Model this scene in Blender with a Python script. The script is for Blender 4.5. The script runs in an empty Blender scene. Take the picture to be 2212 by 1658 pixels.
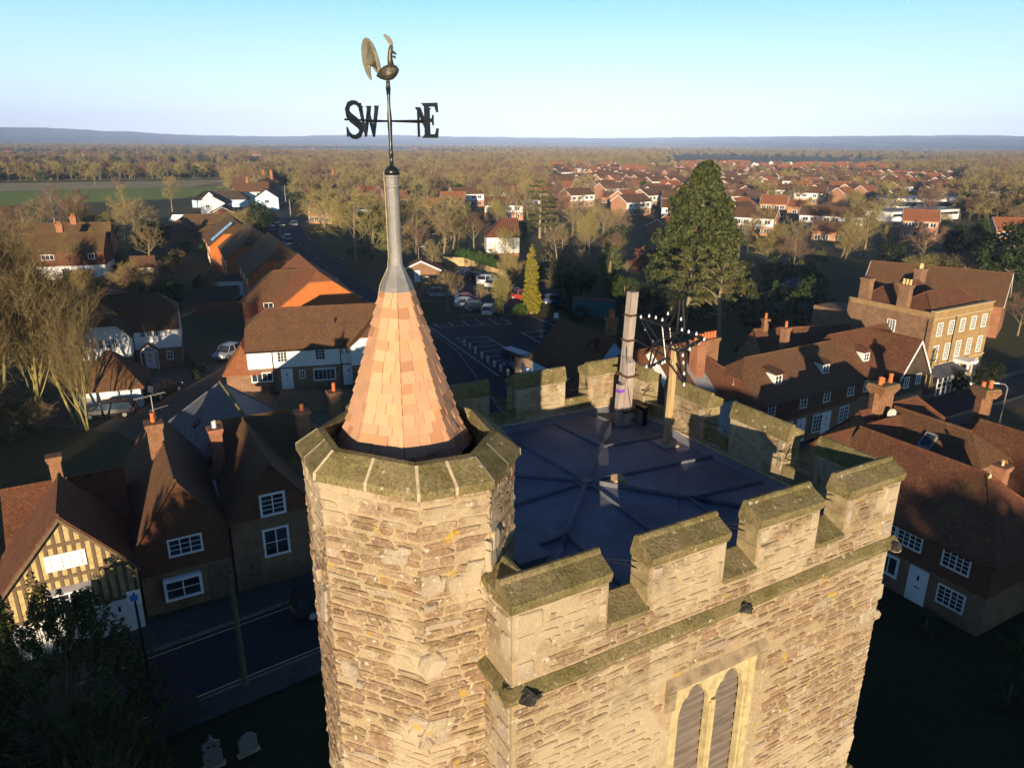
import bpy, bmesh, math, random
from mathutils import Vector, Matrix, noise
R = math.radians
sc = bpy.context.scene
COL = sc.collection

# ------------------------------------------------------------------ camera
PITCH, ROLL, HC, FPX, CX, CY = R(18.45), R(0.35), 24.0, 1562.0, 1106.0, 829.0
FW = Vector((0, math.cos(PITCH), -math.sin(PITCH)))
_up, _rt = Vector((0, math.sin(PITCH), math.cos(PITCH))), Vector((1, 0, 0))
RT = _rt * math.cos(ROLL) + _up * math.sin(ROLL)
UP = _up * math.cos(ROLL) - _rt * math.sin(ROLL)
CAM = Vector((0, 0, HC))
cd = bpy.data.cameras.new('camera'); cam = bpy.data.objects.new('camera', cd); COL.objects.link(cam)
cd.sensor_width = 36; cd.lens = 36 * FPX / 2212.0; cd.clip_start = 0.1; cd.clip_end = 60000
cam.matrix_world = Matrix(((RT.x, UP.x, -FW.x, 0), (RT.y, UP.y, -FW.y, 0), (RT.z, UP.z, -FW.z, HC), (0, 0, 0, 1)))
sc.camera = cam
# ------------------------------------------------------------------ sky, sun, exposure
SUN_EL, SUN_AZ = 6.6, 185.3
w = bpy.data.worlds.new("World"); sc.world = w; w.use_nodes = True
nt = w.node_tree; bg = nt.nodes['Background']
sky = nt.nodes.new('ShaderNodeTexSky'); sky.sky_type = 'NISHITA'; sky.sun_disc = False
sky.sun_elevation = R(SUN_EL); sky.sun_rotation = R(SUN_AZ); sky.altitude = 60
sky.air_density = 1.0; sky.dust_density = 0.3; sky.ozone_density = 1.2
tc = nt.nodes.new('ShaderNodeTexCoord'); sx = nt.nodes.new('ShaderNodeSeparateXYZ'); nt.links.new(tc.outputs['Generated'], sx.inputs[0])
cr = nt.nodes.new('ShaderNodeValToRGB'); nt.links.new(sx.outputs[2], cr.inputs[0])     # clear winter air: milky at the horizon, deep blue overhead
SKY = [(0.0, (0.724, 0.750, 0.784)), (0.022, (0.638, 0.707, 0.767)), (0.075, (0.455, 0.675, 0.80)), (0.165, (0.185, 0.490, 0.720)), (0.25, (0.069, 0.207, 0.397)), (0.5, (0.010, 0.039, 0.121)), (1.0, (0.009, 0.029, 0.108))]
while len(cr.color_ramp.elements) < len(SKY): cr.color_ramp.elements.new(.5)
for e, (p_, c_) in zip(cr.color_ramp.elements, SKY): e.position = p_; e.color = (*c_, 1)
bg2 = nt.nodes.new('ShaderNodeBackground'); nt.links.new(cr.outputs[0], bg2.inputs[0]); bg2.inputs[1].default_value = 1.0
nt.links.new(sky.outputs[0], bg.inputs[0]); bg.inputs[1].default_value = 0.07
ms = nt.nodes.new('ShaderNodeMixShader'); ms.inputs[0].default_value = .9
nt.links.new(bg.outputs[0], ms.inputs[1]); nt.links.new(bg2.outputs[0], ms.inputs[2]); nt.links.new(ms.outputs[0], nt.nodes['World Output'].inputs[0])
sd = bpy.data.lights.new('sun', 'SUN'); sun = bpy.data.objects.new('sun', sd); COL.objects.link(sun)
sd.energy = 5.0; sd.angle = R(0.5); sd.color = (1.0, 0.80, 0.56)
tv = Vector((math.sin(R(SUN_AZ - 180)) * math.cos(R(SUN_EL)), math.cos(R(SUN_AZ - 180)) * math.cos(R(SUN_EL)), -math.sin(R(SUN_EL))))
sun.rotation_euler = tv.to_track_quat('-Z', 'Y').to_euler(); sun.location = (0, -20, 40)
sc.view_settings.view_transform = 'Standard'; sc.view_settings.look = 'None'
sc.view_settings.exposure = 0.78; sc.view_settings.gamma = 1; sc.view_settings.use_curve_mapping = False
sc.cycles.use_denoising = True; sc.cycles.max_bounces = 5; sc.cycles.diffuse_bounces = 3
sc.cycles.volume_bounces = 0; sc.cycles.transparent_max_bounces = 8

# ------------------------------------------------------------------ where things stand (surveyed from sight lines of the camera)
def ray(px, py): return FW + RT * ((px - CX) / FPX) - UP * ((py - CY) / FPX)
def at(p, z=0.0):
    d = ray(*p); t = (z - HC) / d.z; return CAM + d * t
def atd(p, r):
    d = ray(*p); t = r / math.hypot(d.x, d.y); return CAM + d * t
def top_over(base, top, z0=0.0):
    g = at(base, z0); return g, atd(top, math.hypot(g.x, g.y)).z
def mk(x0, y0, s): return lambda a, b: ((x0 + a * s) / 1.0674, (y0 + b * s) / 1.0674)
R1 = mk(0, 280, .36166); R2 = mk(700, 280, .36166); R3 = mk(1500, 280, .38924); R4 = mk(0, 560, .31646); R5 = mk(0, 880, .3619)
R6 = mk(500, 480, .30157); R7 = mk(960, 560, .27125); R8 = mk(1600, 560, .34403); RR = mk(1760, 860, .32575); R9 = mk(0, 1280, .34358)
T4 = mk(1080, 800, .3618); TM = mk(1360, 640, .25332); E5 = mk(400, 380, .16275); SZ = mk(1420, 680, .14477); PZ = mk(1080, 700, .18083)
QZ = mk(2000, 600, .21708); FZ = mk(0, 380, .19301); YZ = mk(2000, 400, .1632)
AZ = R(60.3)
U = Vector((math.sin(AZ), math.cos(AZ), 0)); V = Vector((-math.cos(AZ), math.sin(AZ), 0)); TO = Vector((0.02, 6.68, 0))
def tw(u, v, z): return TO + U * u + V * v + Vector((0, 0, z))

# ------------------------------------------------------------------ tagging and mesh helpers
def tag(o, label=None, cat=None, group=None, kind=None):
    if label: o['label'] = label
    if cat: o['category'] = cat
    if group: o['group'] = group
    if kind: o['kind'] = kind
    return o
def empty(name, loc, rz=0.0, label=None, cat=None, group=None):
    o = bpy.data.objects.new(name, None); COL.objects.link(o)
    o.location = loc; o.rotation_euler = (0, 0, rz); o.empty_display_size = 0.3
    return tag(o, label, cat, group)
class MB:
    def __init__(s): s.v = []; s.f = []; s.m = []; s.c = []
    def face(s, pts, m=0, c=None):
        n = len(s.v); s.v.extend([tuple(p) for p in pts]); s.f.append(tuple(range(n, n + len(pts)))); s.m.append(m); s.c.append(c)
    def solid(s, vs, fs, m=0, c=None):
        n = len(s.v); s.v.extend([tuple(p) for p in vs])
        for f in fs: s.f.append(tuple(n + i for i in f)); s.m.append(m); s.c.append(c)
    def box(s, x0, x1, y0, y1, z0, z1, m=0, c=None):
        s.solid([(x0, y0, z0), (x1, y0, z0), (x1, y1, z0), (x0, y1, z0), (x0, y0, z1), (x1, y0, z1), (x1, y1, z1), (x0, y1, z1)],
                [(3, 2, 1, 0), (4, 5, 6, 7), (0, 1, 5, 4), (1, 2, 6, 5), (2, 3, 7, 6), (3, 0, 4, 7)], m, c)
    def obox(s, o, a, b, c3, m=0, c=None):     # box from corner o with edge vectors a, b, c3
        o, a, b, c3 = Vector(o), Vector(a), Vector(b), Vector(c3)
        s.solid([o, o + a, o + a + b, o + b, o + c3, o + a + c3, o + a + b + c3, o + b + c3],
                [(3, 2, 1, 0), (4, 5, 6, 7), (0, 1, 5, 4), (1, 2, 6, 5), (2, 3, 7, 6), (3, 0, 4, 7)], m, c)
    def prism(s, poly, d, m=0, c=None):        # polygon (list of points) pushed along d
        n = len(poly); d = Vector(d); a = [Vector(p) for p in poly]; b = [p + d for p in a]
        s.solid(a + b, [tuple(range(n - 1, -1, -1)), tuple(range(n, 2 * n))] + [(i, (i + 1) % n, n + (i + 1) % n, n + i) for i in range(n)], m, c)
    def tube(s, pts, rad, k=6, m=0, c=None, caps=True):
        pts = [Vector(p) for p in pts]; n = len(pts)
        if not hasattr(rad, '__len__'): rad = [rad] * n
        base = len(s.v); ref = Vector((0.31, 0.17, 0.93))
        for i, p in enumerate(pts):
            t = (pts[min(i + 1, n - 1)] - pts[max(i - 1, 0)])
            if t.length < 1e-9: t = Vector((0, 0, 1))
            t.normalize(); a = t.cross(ref)
            if a.length < 1e-3: a = t.cross(Vector((1, 0, 0)))
            a.normalize(); b = t.cross(a)
            for j in range(k):
                q = 2 * math.pi * j / k; s.v.append(tuple(p + a * (math.cos(q) * rad[i]) + b * (math.sin(q) * rad[i])))
        for i in range(n - 1):
            for j in range(k):
                s.f.append((base + i * k + j, base + i * k + (j + 1) % k, base + (i + 1) * k + (j + 1) % k, base + (i + 1) * k + j)); s.m.append(m); s.c.append(c)
        if caps:
            s.f.append(tuple(base + j for j in range(k - 1, -1, -1))); s.m.append(m); s.c.append(c)
            s.f.append(tuple(base + (n - 1) * k + j for j in range(k))); s.m.append(m); s.c.append(c)
    def lathe(s, prof, cx=0, cy=0, k=12, m=0, ph=0.0):   # prof: (r, z)
        base = len(s.v); n = len(prof)
        for r, z in prof:
            for j in range(k):
                q = ph + 2 * math.pi * j / k; s.v.append((cx + r * math.cos(q), cy + r * math.sin(q), z))
        for i in range(n - 1):
            for j in range(k):
                s.f.append((base + i * k + j, base + i * k + (j + 1) % k, base + (i + 1) * k + (j + 1) % k, base + (i + 1) * k + j)); s.m.append(m); s.c.append(None)
        s.f.append(tuple(base + j for j in range(k - 1, -1, -1))); s.m.append(m); s.c.append(None)
        s.f.append(tuple(base + (n - 1) * k + j for j in range(k))); s.m.append(m); s.c.append(None)
    def mesh(s, name, mats, uv=True, smooth=False, fixn=False):
        me = bpy.data.meshes.new(name); me.from_pydata(s.v, [], s.f); me.update()
        for m in (mats if isinstance(mats, (list, tuple)) else [mats]): me.materials.append(m)
        me.polygons.foreach_set('material_index', s.m)
        if smooth: me.polygons.foreach_set('use_smooth', [True] * len(s.f))
        if fixn:
            bm = bmesh.new(); bm.from_mesh(me); bmesh.ops.recalc_face_normals(bm, faces=bm.faces); bm.to_mesh(me); bm.free(); me.update()
        if any(c is not None for c in s.c):
            ca = me.color_attributes.new('Col', 'FLOAT_COLOR', 'CORNER'); arr = []
            for p, c in zip(me.polygons, s.c):
                c = c or (0.5, 0.5, 0.5); arr.extend((c[0], c[1], c[2], 1.0) * p.loop_total)
            ca.data.foreach_set('color', arr)
        if uv:
            ul = me.uv_layers.new(name='UVMap'); out = []
            Z = Vector((0, 0, 1)); vs = me.vertices
            for p in me.polygons:
                n = p.normal; h = Z.cross(n)
                if h.length < 0.05: h = Vector((1, 0, 0))
                h.normalize(); sl = n.cross(h)
                for vi in p.vertices:
                    co = vs[vi].co; out.append(co.dot(h)); out.append(co.dot(sl))
            ul.data.foreach_set('uv', out)
        return me
    def build(s, name, mats, parent=None, loc=None, rz=0.0, **k):
        o = bpy.data.objects.new(name, s.mesh(name, mats, **k)); COL.objects.link(o)
        if parent is not None: o.parent = parent
        if loc is not None: o.location = loc; o.rotation_euler = (0, 0, rz)
        return o
def kids(o): return list(o.children)
def copy_tree(o, parent=None):
    c = o.copy(); COL.objects.link(c); c.parent = parent
    for ch in kids(o): copy_tree(ch, c)
    return c

# ------------------------------------------------------------------ materials
class NB:
    def __init__(s, name, rough=0.85, spec=0.3, metal=0.0):
        s.mat = bpy.data.materials.new(name); s.mat.use_nodes = True; s.t = s.mat.node_tree
        s.b = s.t.nodes['Principled BSDF']; s.b.inputs['Roughness'].default_value = rough
        s.b.inputs['Specular IOR Level'].default_value = spec; s.b.inputs['Metallic'].default_value = metal
    def n(s, typ, **k):
        nd = s.t.nodes.new(typ)
        for a, b in k.items(): setattr(nd, a, b)
        return nd
    def l(s, a, b): s.t.links.new(a, b)
    def co(s, kind='Object', scale=None):
        tc = s.n('ShaderNodeTexCoord'); o = tc.outputs[kind]
        if scale is not None:
            mp = s.n('ShaderNodeMapping'); mp.inputs['Scale'].default_value = scale; s.l(o, mp.inputs[0]); o = mp.outputs[0]
        return o
    def noise(s, vec, scale, detail=4, rough=0.6, dist=0.0):
        nd = s.n('ShaderNodeTexNoise'); nd.inputs['Scale'].default_value = scale; nd.inputs['Detail'].default_value = detail
        nd.inputs['Roughness'].default_value = rough; nd.inputs['Distortion'].default_value = dist
        if vec is not None: s.l(vec, nd.inputs['Vector'])
        return nd.outputs['Fac']
    def ramp(s, fac, a, b, lo=0.0, hi=1.0):
        nd = s.n('ShaderNodeMapRange'); nd.inputs[1].default_value = a; nd.inputs[2].default_value = b
        nd.inputs[3].default_value = lo; nd.inputs[4].default_value = hi; s.l(fac, nd.inputs[0]); return nd.outputs[0]
    def mix(s, fac, a, b, mode='MIX'):
        nd = s.n('ShaderNodeMix', data_type='RGBA', blend_type=mode)
        for i, x in ((0, fac), (6, a), (7, b)):
            if isinstance(x, (int, float)): nd.inputs[i].default_value = x
            elif isinstance(x, tuple): nd.inputs[i].default_value = (x[0], x[1], x[2], 1)
            else: s.l(x, nd.inputs[i])
        return nd.outputs[2]
    def math(s, op, a, b=0.0):
        nd = s.n('ShaderNodeMath', operation=op)
        for i, x in ((0, a), (1, b)):
            if isinstance(x, (int, float)): nd.inputs[i].default_value = x
            else: s.l(x, nd.inputs[i])
        return nd.outputs[0]
    def color(s, c):
        if isinstance(c, tuple): s.b.inputs['Base Color'].default_value = (c[0], c[1], c[2], 1)
        else: s.l(c, s.b.inputs['Base Color'])
        return s
    def bump(s, h, strength=0.4, dist=0.02):
        nd = s.n('ShaderNodeBump'); nd.inputs['Strength'].default_value = strength; nd.inputs['Distance'].default_value = dist
        s.l(h, nd.inputs['Height']); s.l(nd.outputs[0], s.b.inputs['Normal']); return s
def simple(name, c, rough=0.8, spec=0.3, metal=0.0, var=0.25, scale=3.0, bump=0.0):
    k = NB(name, rough, spec, metal)
    if var:
        o = k.co(); f = k.noise(o, scale, 5, 0.65)
        k.color(k.mix(k.ramp(f, .3, .7), tuple(x * (1 - var) for x in c), tuple(min(1, x * (1 + var)) for x in c)))
        if bump: k.bump(k.noise(o, scale * 8, 4), bump, 0.02)
    else: k.color(c)
    return k.mat
def brick_mat(name, c1, c2, mortar, bw, bh, ms=0.01, rough=0.9, moss=None, mamt=(.55, .75), mscale=0.5, bump=0.35, patch=0.35, streak=None):
    k = NB(name, rough, 0.2); uv = k.co('UV'); o = k.co()
    br = k.n('ShaderNodeTexBrick'); br.offset = 0.5
    for i, v in (('Scale', 1.0), ('Mortar Size', ms), ('Brick Width', bw), ('Row Height', bh), ('Mortar Smooth', 0.3), ('Bias', 0.0)): br.inputs[i].default_value = v
    br.inputs['Color1'].default_value = (*c1, 1); br.inputs['Color2'].default_value = (*c2, 1); br.inputs['Mortar'].default_value = (*mortar, 1)
    k.l(uv, br.inputs['Vector'])
    col = br.outputs['Color']
    n1 = k.noise(o, 0.9, 6, 0.75); n2 = k.noise(o, 6.0, 4, 0.75); n4 = k.noise(uv, 3.2, 5, .8)
    col = k.mix(k.ramp(n1, .38, .64, 0, min(.8, patch * 1.8)), col, tuple(x * 0.42 for x in c1)); col = k.mix(k.ramp(n4, .45, .7, 0, patch * 1.3), col, tuple(x * .4 for x in c1))
    col = k.mix(k.ramp(n2, .4, .75, 0, patch), col, tuple(min(1, x * 1.5) for x in c2))
    if moss:
        m = k.noise(o, mscale, 6, 0.72); col = k.mix(k.ramp(m, mamt[0], mamt[1], 0, 0.85), col, moss)
        s = k.noise(o, 9.0, 2, 0.5); col = k.mix(k.ramp(s, .66, .74, 0, 0.45), col, (.34, .30, .22))
    k.color(col)
    if bump: k.bump(br.outputs['Fac'], -bump, 0.02)
    return k.mat
M = {}
def stone_mat():
    k = NB('rubble_stone', 0.92, 0.15); o = k.co()
    at_ = k.n('ShaderNodeAttribute'); at_.attribute_name = 'Col'
    n1 = k.noise(o, 9.0, 6, 0.75); n2 = k.noise(o, 60.0, 3, 0.7); n3 = k.noise(o, 2.6, 5, 0.7)
    c = k.mix(k.ramp(n1, .42, .66, 0, .75), at_.outputs['Color'], (.40, .305, .18))
    c = k.mix(k.ramp(n2, .45, .7, 0, .45), c, (.15, .10, .06)); n6 = k.noise(o, 26.0, 4, .75); c = k.mix(k.ramp(n6, .52, .68, 0, .5), c, (.13, .09, .052)); c = k.mix(k.ramp(n6, .48, .30, 0, .55), c, (.54, .43, .28))
    c = k.mix(k.ramp(n3, .60, .72, 0, .55), c, (.36, .27, .13))
    li = k.noise(o, 5.0, 2, 0.4); c = k.mix(k.ramp(li, .67, .73, 0, .75), c, (.50, .33, .05))
    wl = k.noise(k.co('Object', (1, 1, 1)), 13.0, 2, 0.4); c = k.mix(k.ramp(wl, .67, .71, 0, .7), c, (.62, .58, .48))
    bed = k.noise(k.co('Object', (3, 3, 26)), 2.2, 5, .75, .4); c = k.mix(k.ramp(bed, .52, .70, 0, .4), c, (.16, .105, .06))
    big = k.noise(o, .7, 4, .6); c = k.mix(k.ramp(big, .50, .57, 0, .72), c, (.48, .39, .26)); c = k.mix(k.ramp(k.noise(o, 1.1, 5, .7), .56, .72, 0, .5), c, (.15, .11, .068))
    k.color(c); k.bump(k.math('ADD', k.math('MULTIPLY', bed, .9), k.math('ADD', n1, k.math('MULTIPLY', n2, .5))), 0.75, 0.022); return k.mat
def coping_mat():
    k = NB('mossy_coping', 0.9, 0.15); o = k.co()
    n1 = k.noise(o, 3.0, 6, 0.7); n2 = k.noise(o, 24.0, 4, 0.7); n3 = k.noise(o, 8.0, 2, .5)
    c = k.mix(k.ramp(n1, .34, .62), (.115, .097, .030), (.24, .198, .088)); n5 = k.noise(o, 1.1, 5, .75); c = k.mix(k.ramp(n5, .46, .66, 0, .7), c, (.30, .235, .13))
    c = k.mix(k.ramp(n2, .42, .7, 0, .7), c, (.065, .055, .024)); wl = k.noise(o, 11.0, 2, .4); c = k.mix(k.ramp(wl, .69, .72, 0, .7), c, (.50, .46, .36))
    c = k.mix(k.ramp(n3, .66, .72, 0, .5), c, (.34, .28, .07))
    n6 = k.noise(o, 30.0, 4, .75); c = k.mix(k.ramp(n6, .52, .66, 0, .6), c, (.05, .042, .02)); c = k.mix(k.ramp(n6, .46, .32, 0, .5), c, (.34, .28, .16)); k.color(c); k.bump(k.math('ADD', n2, n6), 0.6, 0.02); return k.mat
def lead_mat(name, c, rough, sc_=2.0):
    k = NB(name, rough, 0.5); o = k.co()
    n1 = k.noise(o, sc_, 6, 0.7); n2 = k.noise(o, sc_ * 14, 3, 0.6)
    col = k.mix(k.ramp(n1, .3, .7), tuple(x * .75 for x in c), tuple(x * 1.3 for x in c)); col = k.mix(k.ramp(n2, .5, .8, 0, .3), col, tuple(min(1, x * 2.0) for x in c))
    n3 = k.noise(o, .7, 5, .7); col = k.mix(k.ramp(n3, .48, .62, 0, .55), col, tuple(x * .62 for x in c)); n4 = k.noise(o, 7.0, 5, .8); col = k.mix(k.ramp(n4, .56, .72, 0, .5), col, tuple(min(1, x * 1.9) for x in c)); k.color(col); k.bump(k.math('ADD', n2, n3), .3, .015); return k.mat
def shingle_mat():
    k = NB('cedar_shingle', 0.75, 0.25)
    a = k.n('ShaderNodeAttribute'); a.attribute_name = 'Col'; uv = k.co('UV', (30, 3, 1)); o = k.co()
    g = k.noise(uv, 2.0, 4, 0.7); g2 = k.noise(o, 14.0, 4, .7)
    c = k.mix(k.ramp(g, .3, .75, 0, .35), a.outputs['Color'], (.30, .13, .06)); c = k.mix(k.ramp(g2, .55, .8, 0, .35), c, (.62, .36, .20))
    k.color(c); k.bump(g, .25, .006); return k.mat
def wood_mat(name, c, stretch=(12, 12, 1.2)):
    k = NB(name, 0.85, 0.2); v = k.co('Object', stretch); g = k.noise(v, 2.0, 5, 0.7, 0.6)
    k.color(k.mix(k.ramp(g, .28, .72), tuple(x * .55 for x in c), tuple(min(1, x * 1.25) for x in c))); k.bump(g, .4, .01); return k.mat
def glass_mat():
    k = NB('window_glass', 0.08, 0.6); o = k.co(); k.color(k.mix(k.ramp(k.noise(o, .8, 2), .4, .6), (.012, .016, .024), (.035, .045, .06))); return k.mat
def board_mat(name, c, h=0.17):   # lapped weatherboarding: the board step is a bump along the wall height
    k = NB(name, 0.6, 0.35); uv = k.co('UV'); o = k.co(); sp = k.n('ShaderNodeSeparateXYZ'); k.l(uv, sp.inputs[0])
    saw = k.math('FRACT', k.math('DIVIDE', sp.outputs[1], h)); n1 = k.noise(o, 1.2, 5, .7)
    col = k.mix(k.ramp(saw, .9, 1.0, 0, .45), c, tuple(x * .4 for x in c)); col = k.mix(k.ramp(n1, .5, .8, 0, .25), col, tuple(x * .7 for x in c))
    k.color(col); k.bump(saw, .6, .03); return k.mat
def leaf_mat(name, a, b, trans=0.25, tint=None):
    k = NB(name, 0.75, 0.15); g = k.n('ShaderNodeNewGeometry'); oi = k.n('ShaderNodeObjectInfo')
    c = k.mix(g.outputs['Random Per Island'], a, b)
    if tint: c = k.mix(k.math('MULTIPLY', oi.outputs['Random'], .75), c, tint)
    k.color(c)
    if trans:
        tr = k.n('ShaderNodeBsdfTranslucent'); k.l(c, tr.inputs[0]); ms = k.n('ShaderNodeMixShader'); ms.inputs[0].default_value = trans
        k.l(k.b.outputs[0], ms.inputs[1]); k.l(tr.outputs[0], ms.inputs[2]); k.l(ms.outputs[0], k.t.nodes['Material Output'].inputs[0])
    return k.mat
def ground_mat(name, cols, scs, bump=0.3, rough=0.95):
    k = NB(name, rough, 0.1); o = k.co('Object'); c = cols[0]
    for i, s_ in enumerate(scs): c = k.mix(k.ramp(k.noise(o, s_, 5, .65), .38, .62), c, cols[i + 1])
    k.color(c); k.bump(k.noise(o, scs[-1] * 3, 4), bump, .1); return k.mat
M['stone'] = stone_mat(); M['coping'] = coping_mat()
M['ashlar'] = simple('pale_ashlar', (.40, .325, .22), .9, .15, var=.4, scale=5, bump=.4)
M['tracery'] = simple('window_tracery_stone', (.44, .36, .19), .9, .15, var=.3, scale=7, bump=.3)
M['soot'] = simple('sooty_stone', (.045, .042, .038), .9, .15, var=.5, scale=14, bump=.4); M['kerbstone'] = simple('kerb_stone', (.16, .15, .135), .9, .15, var=.3, scale=2); M['lichenstone'] = simple('lichened_headstone', (.22, .21, .18), .9, .15, var=.4, scale=6, bump=.3); M['cheek'] = simple('lichened_ashlar', (.27, .215, .115), .9, .15, var=.4, scale=6, bump=.4); M['hood'] = simple('brown_hood_stone', (.27, .205, .13), .9, .15, var=.4, scale=5, bump=.4); M['joint'] = simple('lime_joint', (.46, .38, .24), .95, .1, var=.25, scale=8)
M['lead'] = lead_mat('roof_lead', (.155, .160, .185), .75, 1.3); M['leadroll'] = lead_mat('lead_roll', (.13, .135, .155), .7, 3.0)
M['leadpipe'] = lead_mat('spire_lead', (.20, .195, .185), .45, 5.0)
M['shingle'] = shingle_mat()
M['black'] = simple('black_iron', (.012, .013, .014), .3, .5, var=.3, scale=20)
M['bronze'] = simple('weathered_bronze', (.085, .078, .055), .42, .5, .55, var=.45, scale=9, bump=.2)
M['oakgrey'] = wood_mat('weathered_oak', (.36, .30, .26)); M['pine'] = wood_mat('new_timber', (.52, .36, .17)); M['louvre'] = wood_mat('louvre_boards', (.19, .155, .125), (1.2, 1.2, 16))
M['rust'] = simple('rusty_strap', (.10, .05, .025), .8, .3, var=.4, scale=20)
M['bulb'] = simple('bulb_glass', (.78, .78, .76), .08, .6, var=0)
M['purple'] = simple('purple_tape', (.20, .06, .42), .6, .3, var=0)
M['glass'] = glass_mat(); M['white'] = simple('white_paint', (.78, .77, .74), .5, .4, var=.08, scale=2)
M['wboard'] = board_mat('white_weatherboard', (.78, .77, .74)); M['wrender'] = simple('white_render', (.72, .70, .66), .85, .2, var=.12, scale=2)
M['cream'] = simple('cream_render', (.62, .52, .34), .85, .2, var=.15, scale=2)
M['blueshade'] = simple('blue_shade_render', (.50, .66, .80), .8, .2, var=.1, scale=1)  # blue tint puts shade into the colour of the white wall behind the tower
M['ochre'] = simple('ochre_plaster', (.44, .34, .155), .9, .15, var=.35, scale=3); M['timber'] = wood_mat('dark_timber', (.16, .11, .066))
M['tilebrown'] = brick_mat('brown_clay_tile', (.14, .072, .036), (.20, .10, .048), (.03, .015, .009), .17, .12, .020, .9, (.13, .10, .03), (.56, .78), .45)
M['tilemoss'] = brick_mat('mossy_clay_tile', (.13, .07, .035), (.165, .095, .045), (.028, .016, .01), .17, .12, .020, .92, (.135, .10, .034), (.46, .68), .5)
M['tilered'] = brick_mat('red_clay_tile', (.30, .11, .045), (.36, .135, .055), (.09, .03, .015), .17, .12, .016, .88, (.16, .09, .035), (.58, .8), .35)
M['tileold'] = brick_mat('old_red_tile', (.145, .06, .032), (.21, .085, .042), (.03, .012, .008), .17, .12, .020, .92, (.14, .10, .035), (.55, .76), .6)
M['slate'] = brick_mat('grey_slate', (.075, .08, .10), (.12, .125, .15), (.025, .026, .032), .28, .20, .012, .6, (.22, .21, .20), (.56, .74), .9, .4)
M['tilehung'] = brick_mat('hung_tile', (.15, .062, .034), (.20, .08, .042), (.06, .022, .012), .17, .11, .012, .9, None)
M['tileorange'] = brick_mat('orange_hung_tile', (.52, .15, .035), (.60, .185, .045), (.18, .05, .015), .17, .11, .008, .85, None, patch=.2)
M['brickred'] = brick_mat('red_brick', (.30, .105, .05), (.37, .135, .06), (.30, .24, .17), .225, .075, .012, .9, None)
M['brickbrown'] = brick_mat('brown_brick', (.22, .115, .06), (.29, .155, .08), (.22, .17, .12), .225, .075, .012, .92, (.12, .10, .05), (.62, .82), .7)
M['brickyellow'] = brick_mat('ochre_brick', (.33, .205, .085), (.39, .25, .105), (.28, .21, .12), .225, .075, .010, .92, None, patch=.3)
M['brickold'] = brick_mat('old_stack_brick', (.24, .095, .042), (.33, .155, .075), (.17, .13, .085), .225, .075, .016, .93, (.16, .13, .045), (.52, .70), 1.4, .8, .5)
M['pot'] = simple('terracotta_pot', (.50, .145, .05), .8, .2, var=.3, scale=6); M['potbuff'] = simple('buff_pot', (.58, .42, .18), .8, .2, var=.2, scale=6)
M['barge'] = M['white']; M['darkroof'] = brick_mat('dark_concrete_tile', (.075, .055, .042), (.10, .072, .052), (.03, .02, .016), .3, .3, .02, .9, (.08, .07, .03), (.6, .8), .2)
M['asphalt'] = ground_mat('asphalt', [(.026, .028, .036), (.038, .04, .048), (.032, .034, .042)], [.15, 1.5], .15, .85)
M['paving'] = ground_mat('pavement_flags', [(.075, .068, .06), (.10, .088, .075), (.06, .055, .048)], [.3, 3.0], .2)
M['gravel'] = ground_mat('gravel_drive', [(.15, .115, .075), (.11, .085, .055), (.19, .15, .10)], [.3, 6.0], .3)
M['paint'] = simple('road_paint', (.55, .55, .52), .8, .2, var=.35, scale=4); M['ypaint'] = simple('yellow_road_paint', (.50, .42, .16), .8, .2, var=.3, scale=4)
M['concrete'] = simple('pale_concrete', (.42, .40, .36), .9, .2, var=.25, scale=5)
M['fence'] = wood_mat('fence_boards', (.20, .14, .09), (8, 8, .8)); M['hull'] = simple('container_teal', (.04, .12, .13), .6, .4, var=.35, scale=2)

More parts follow.
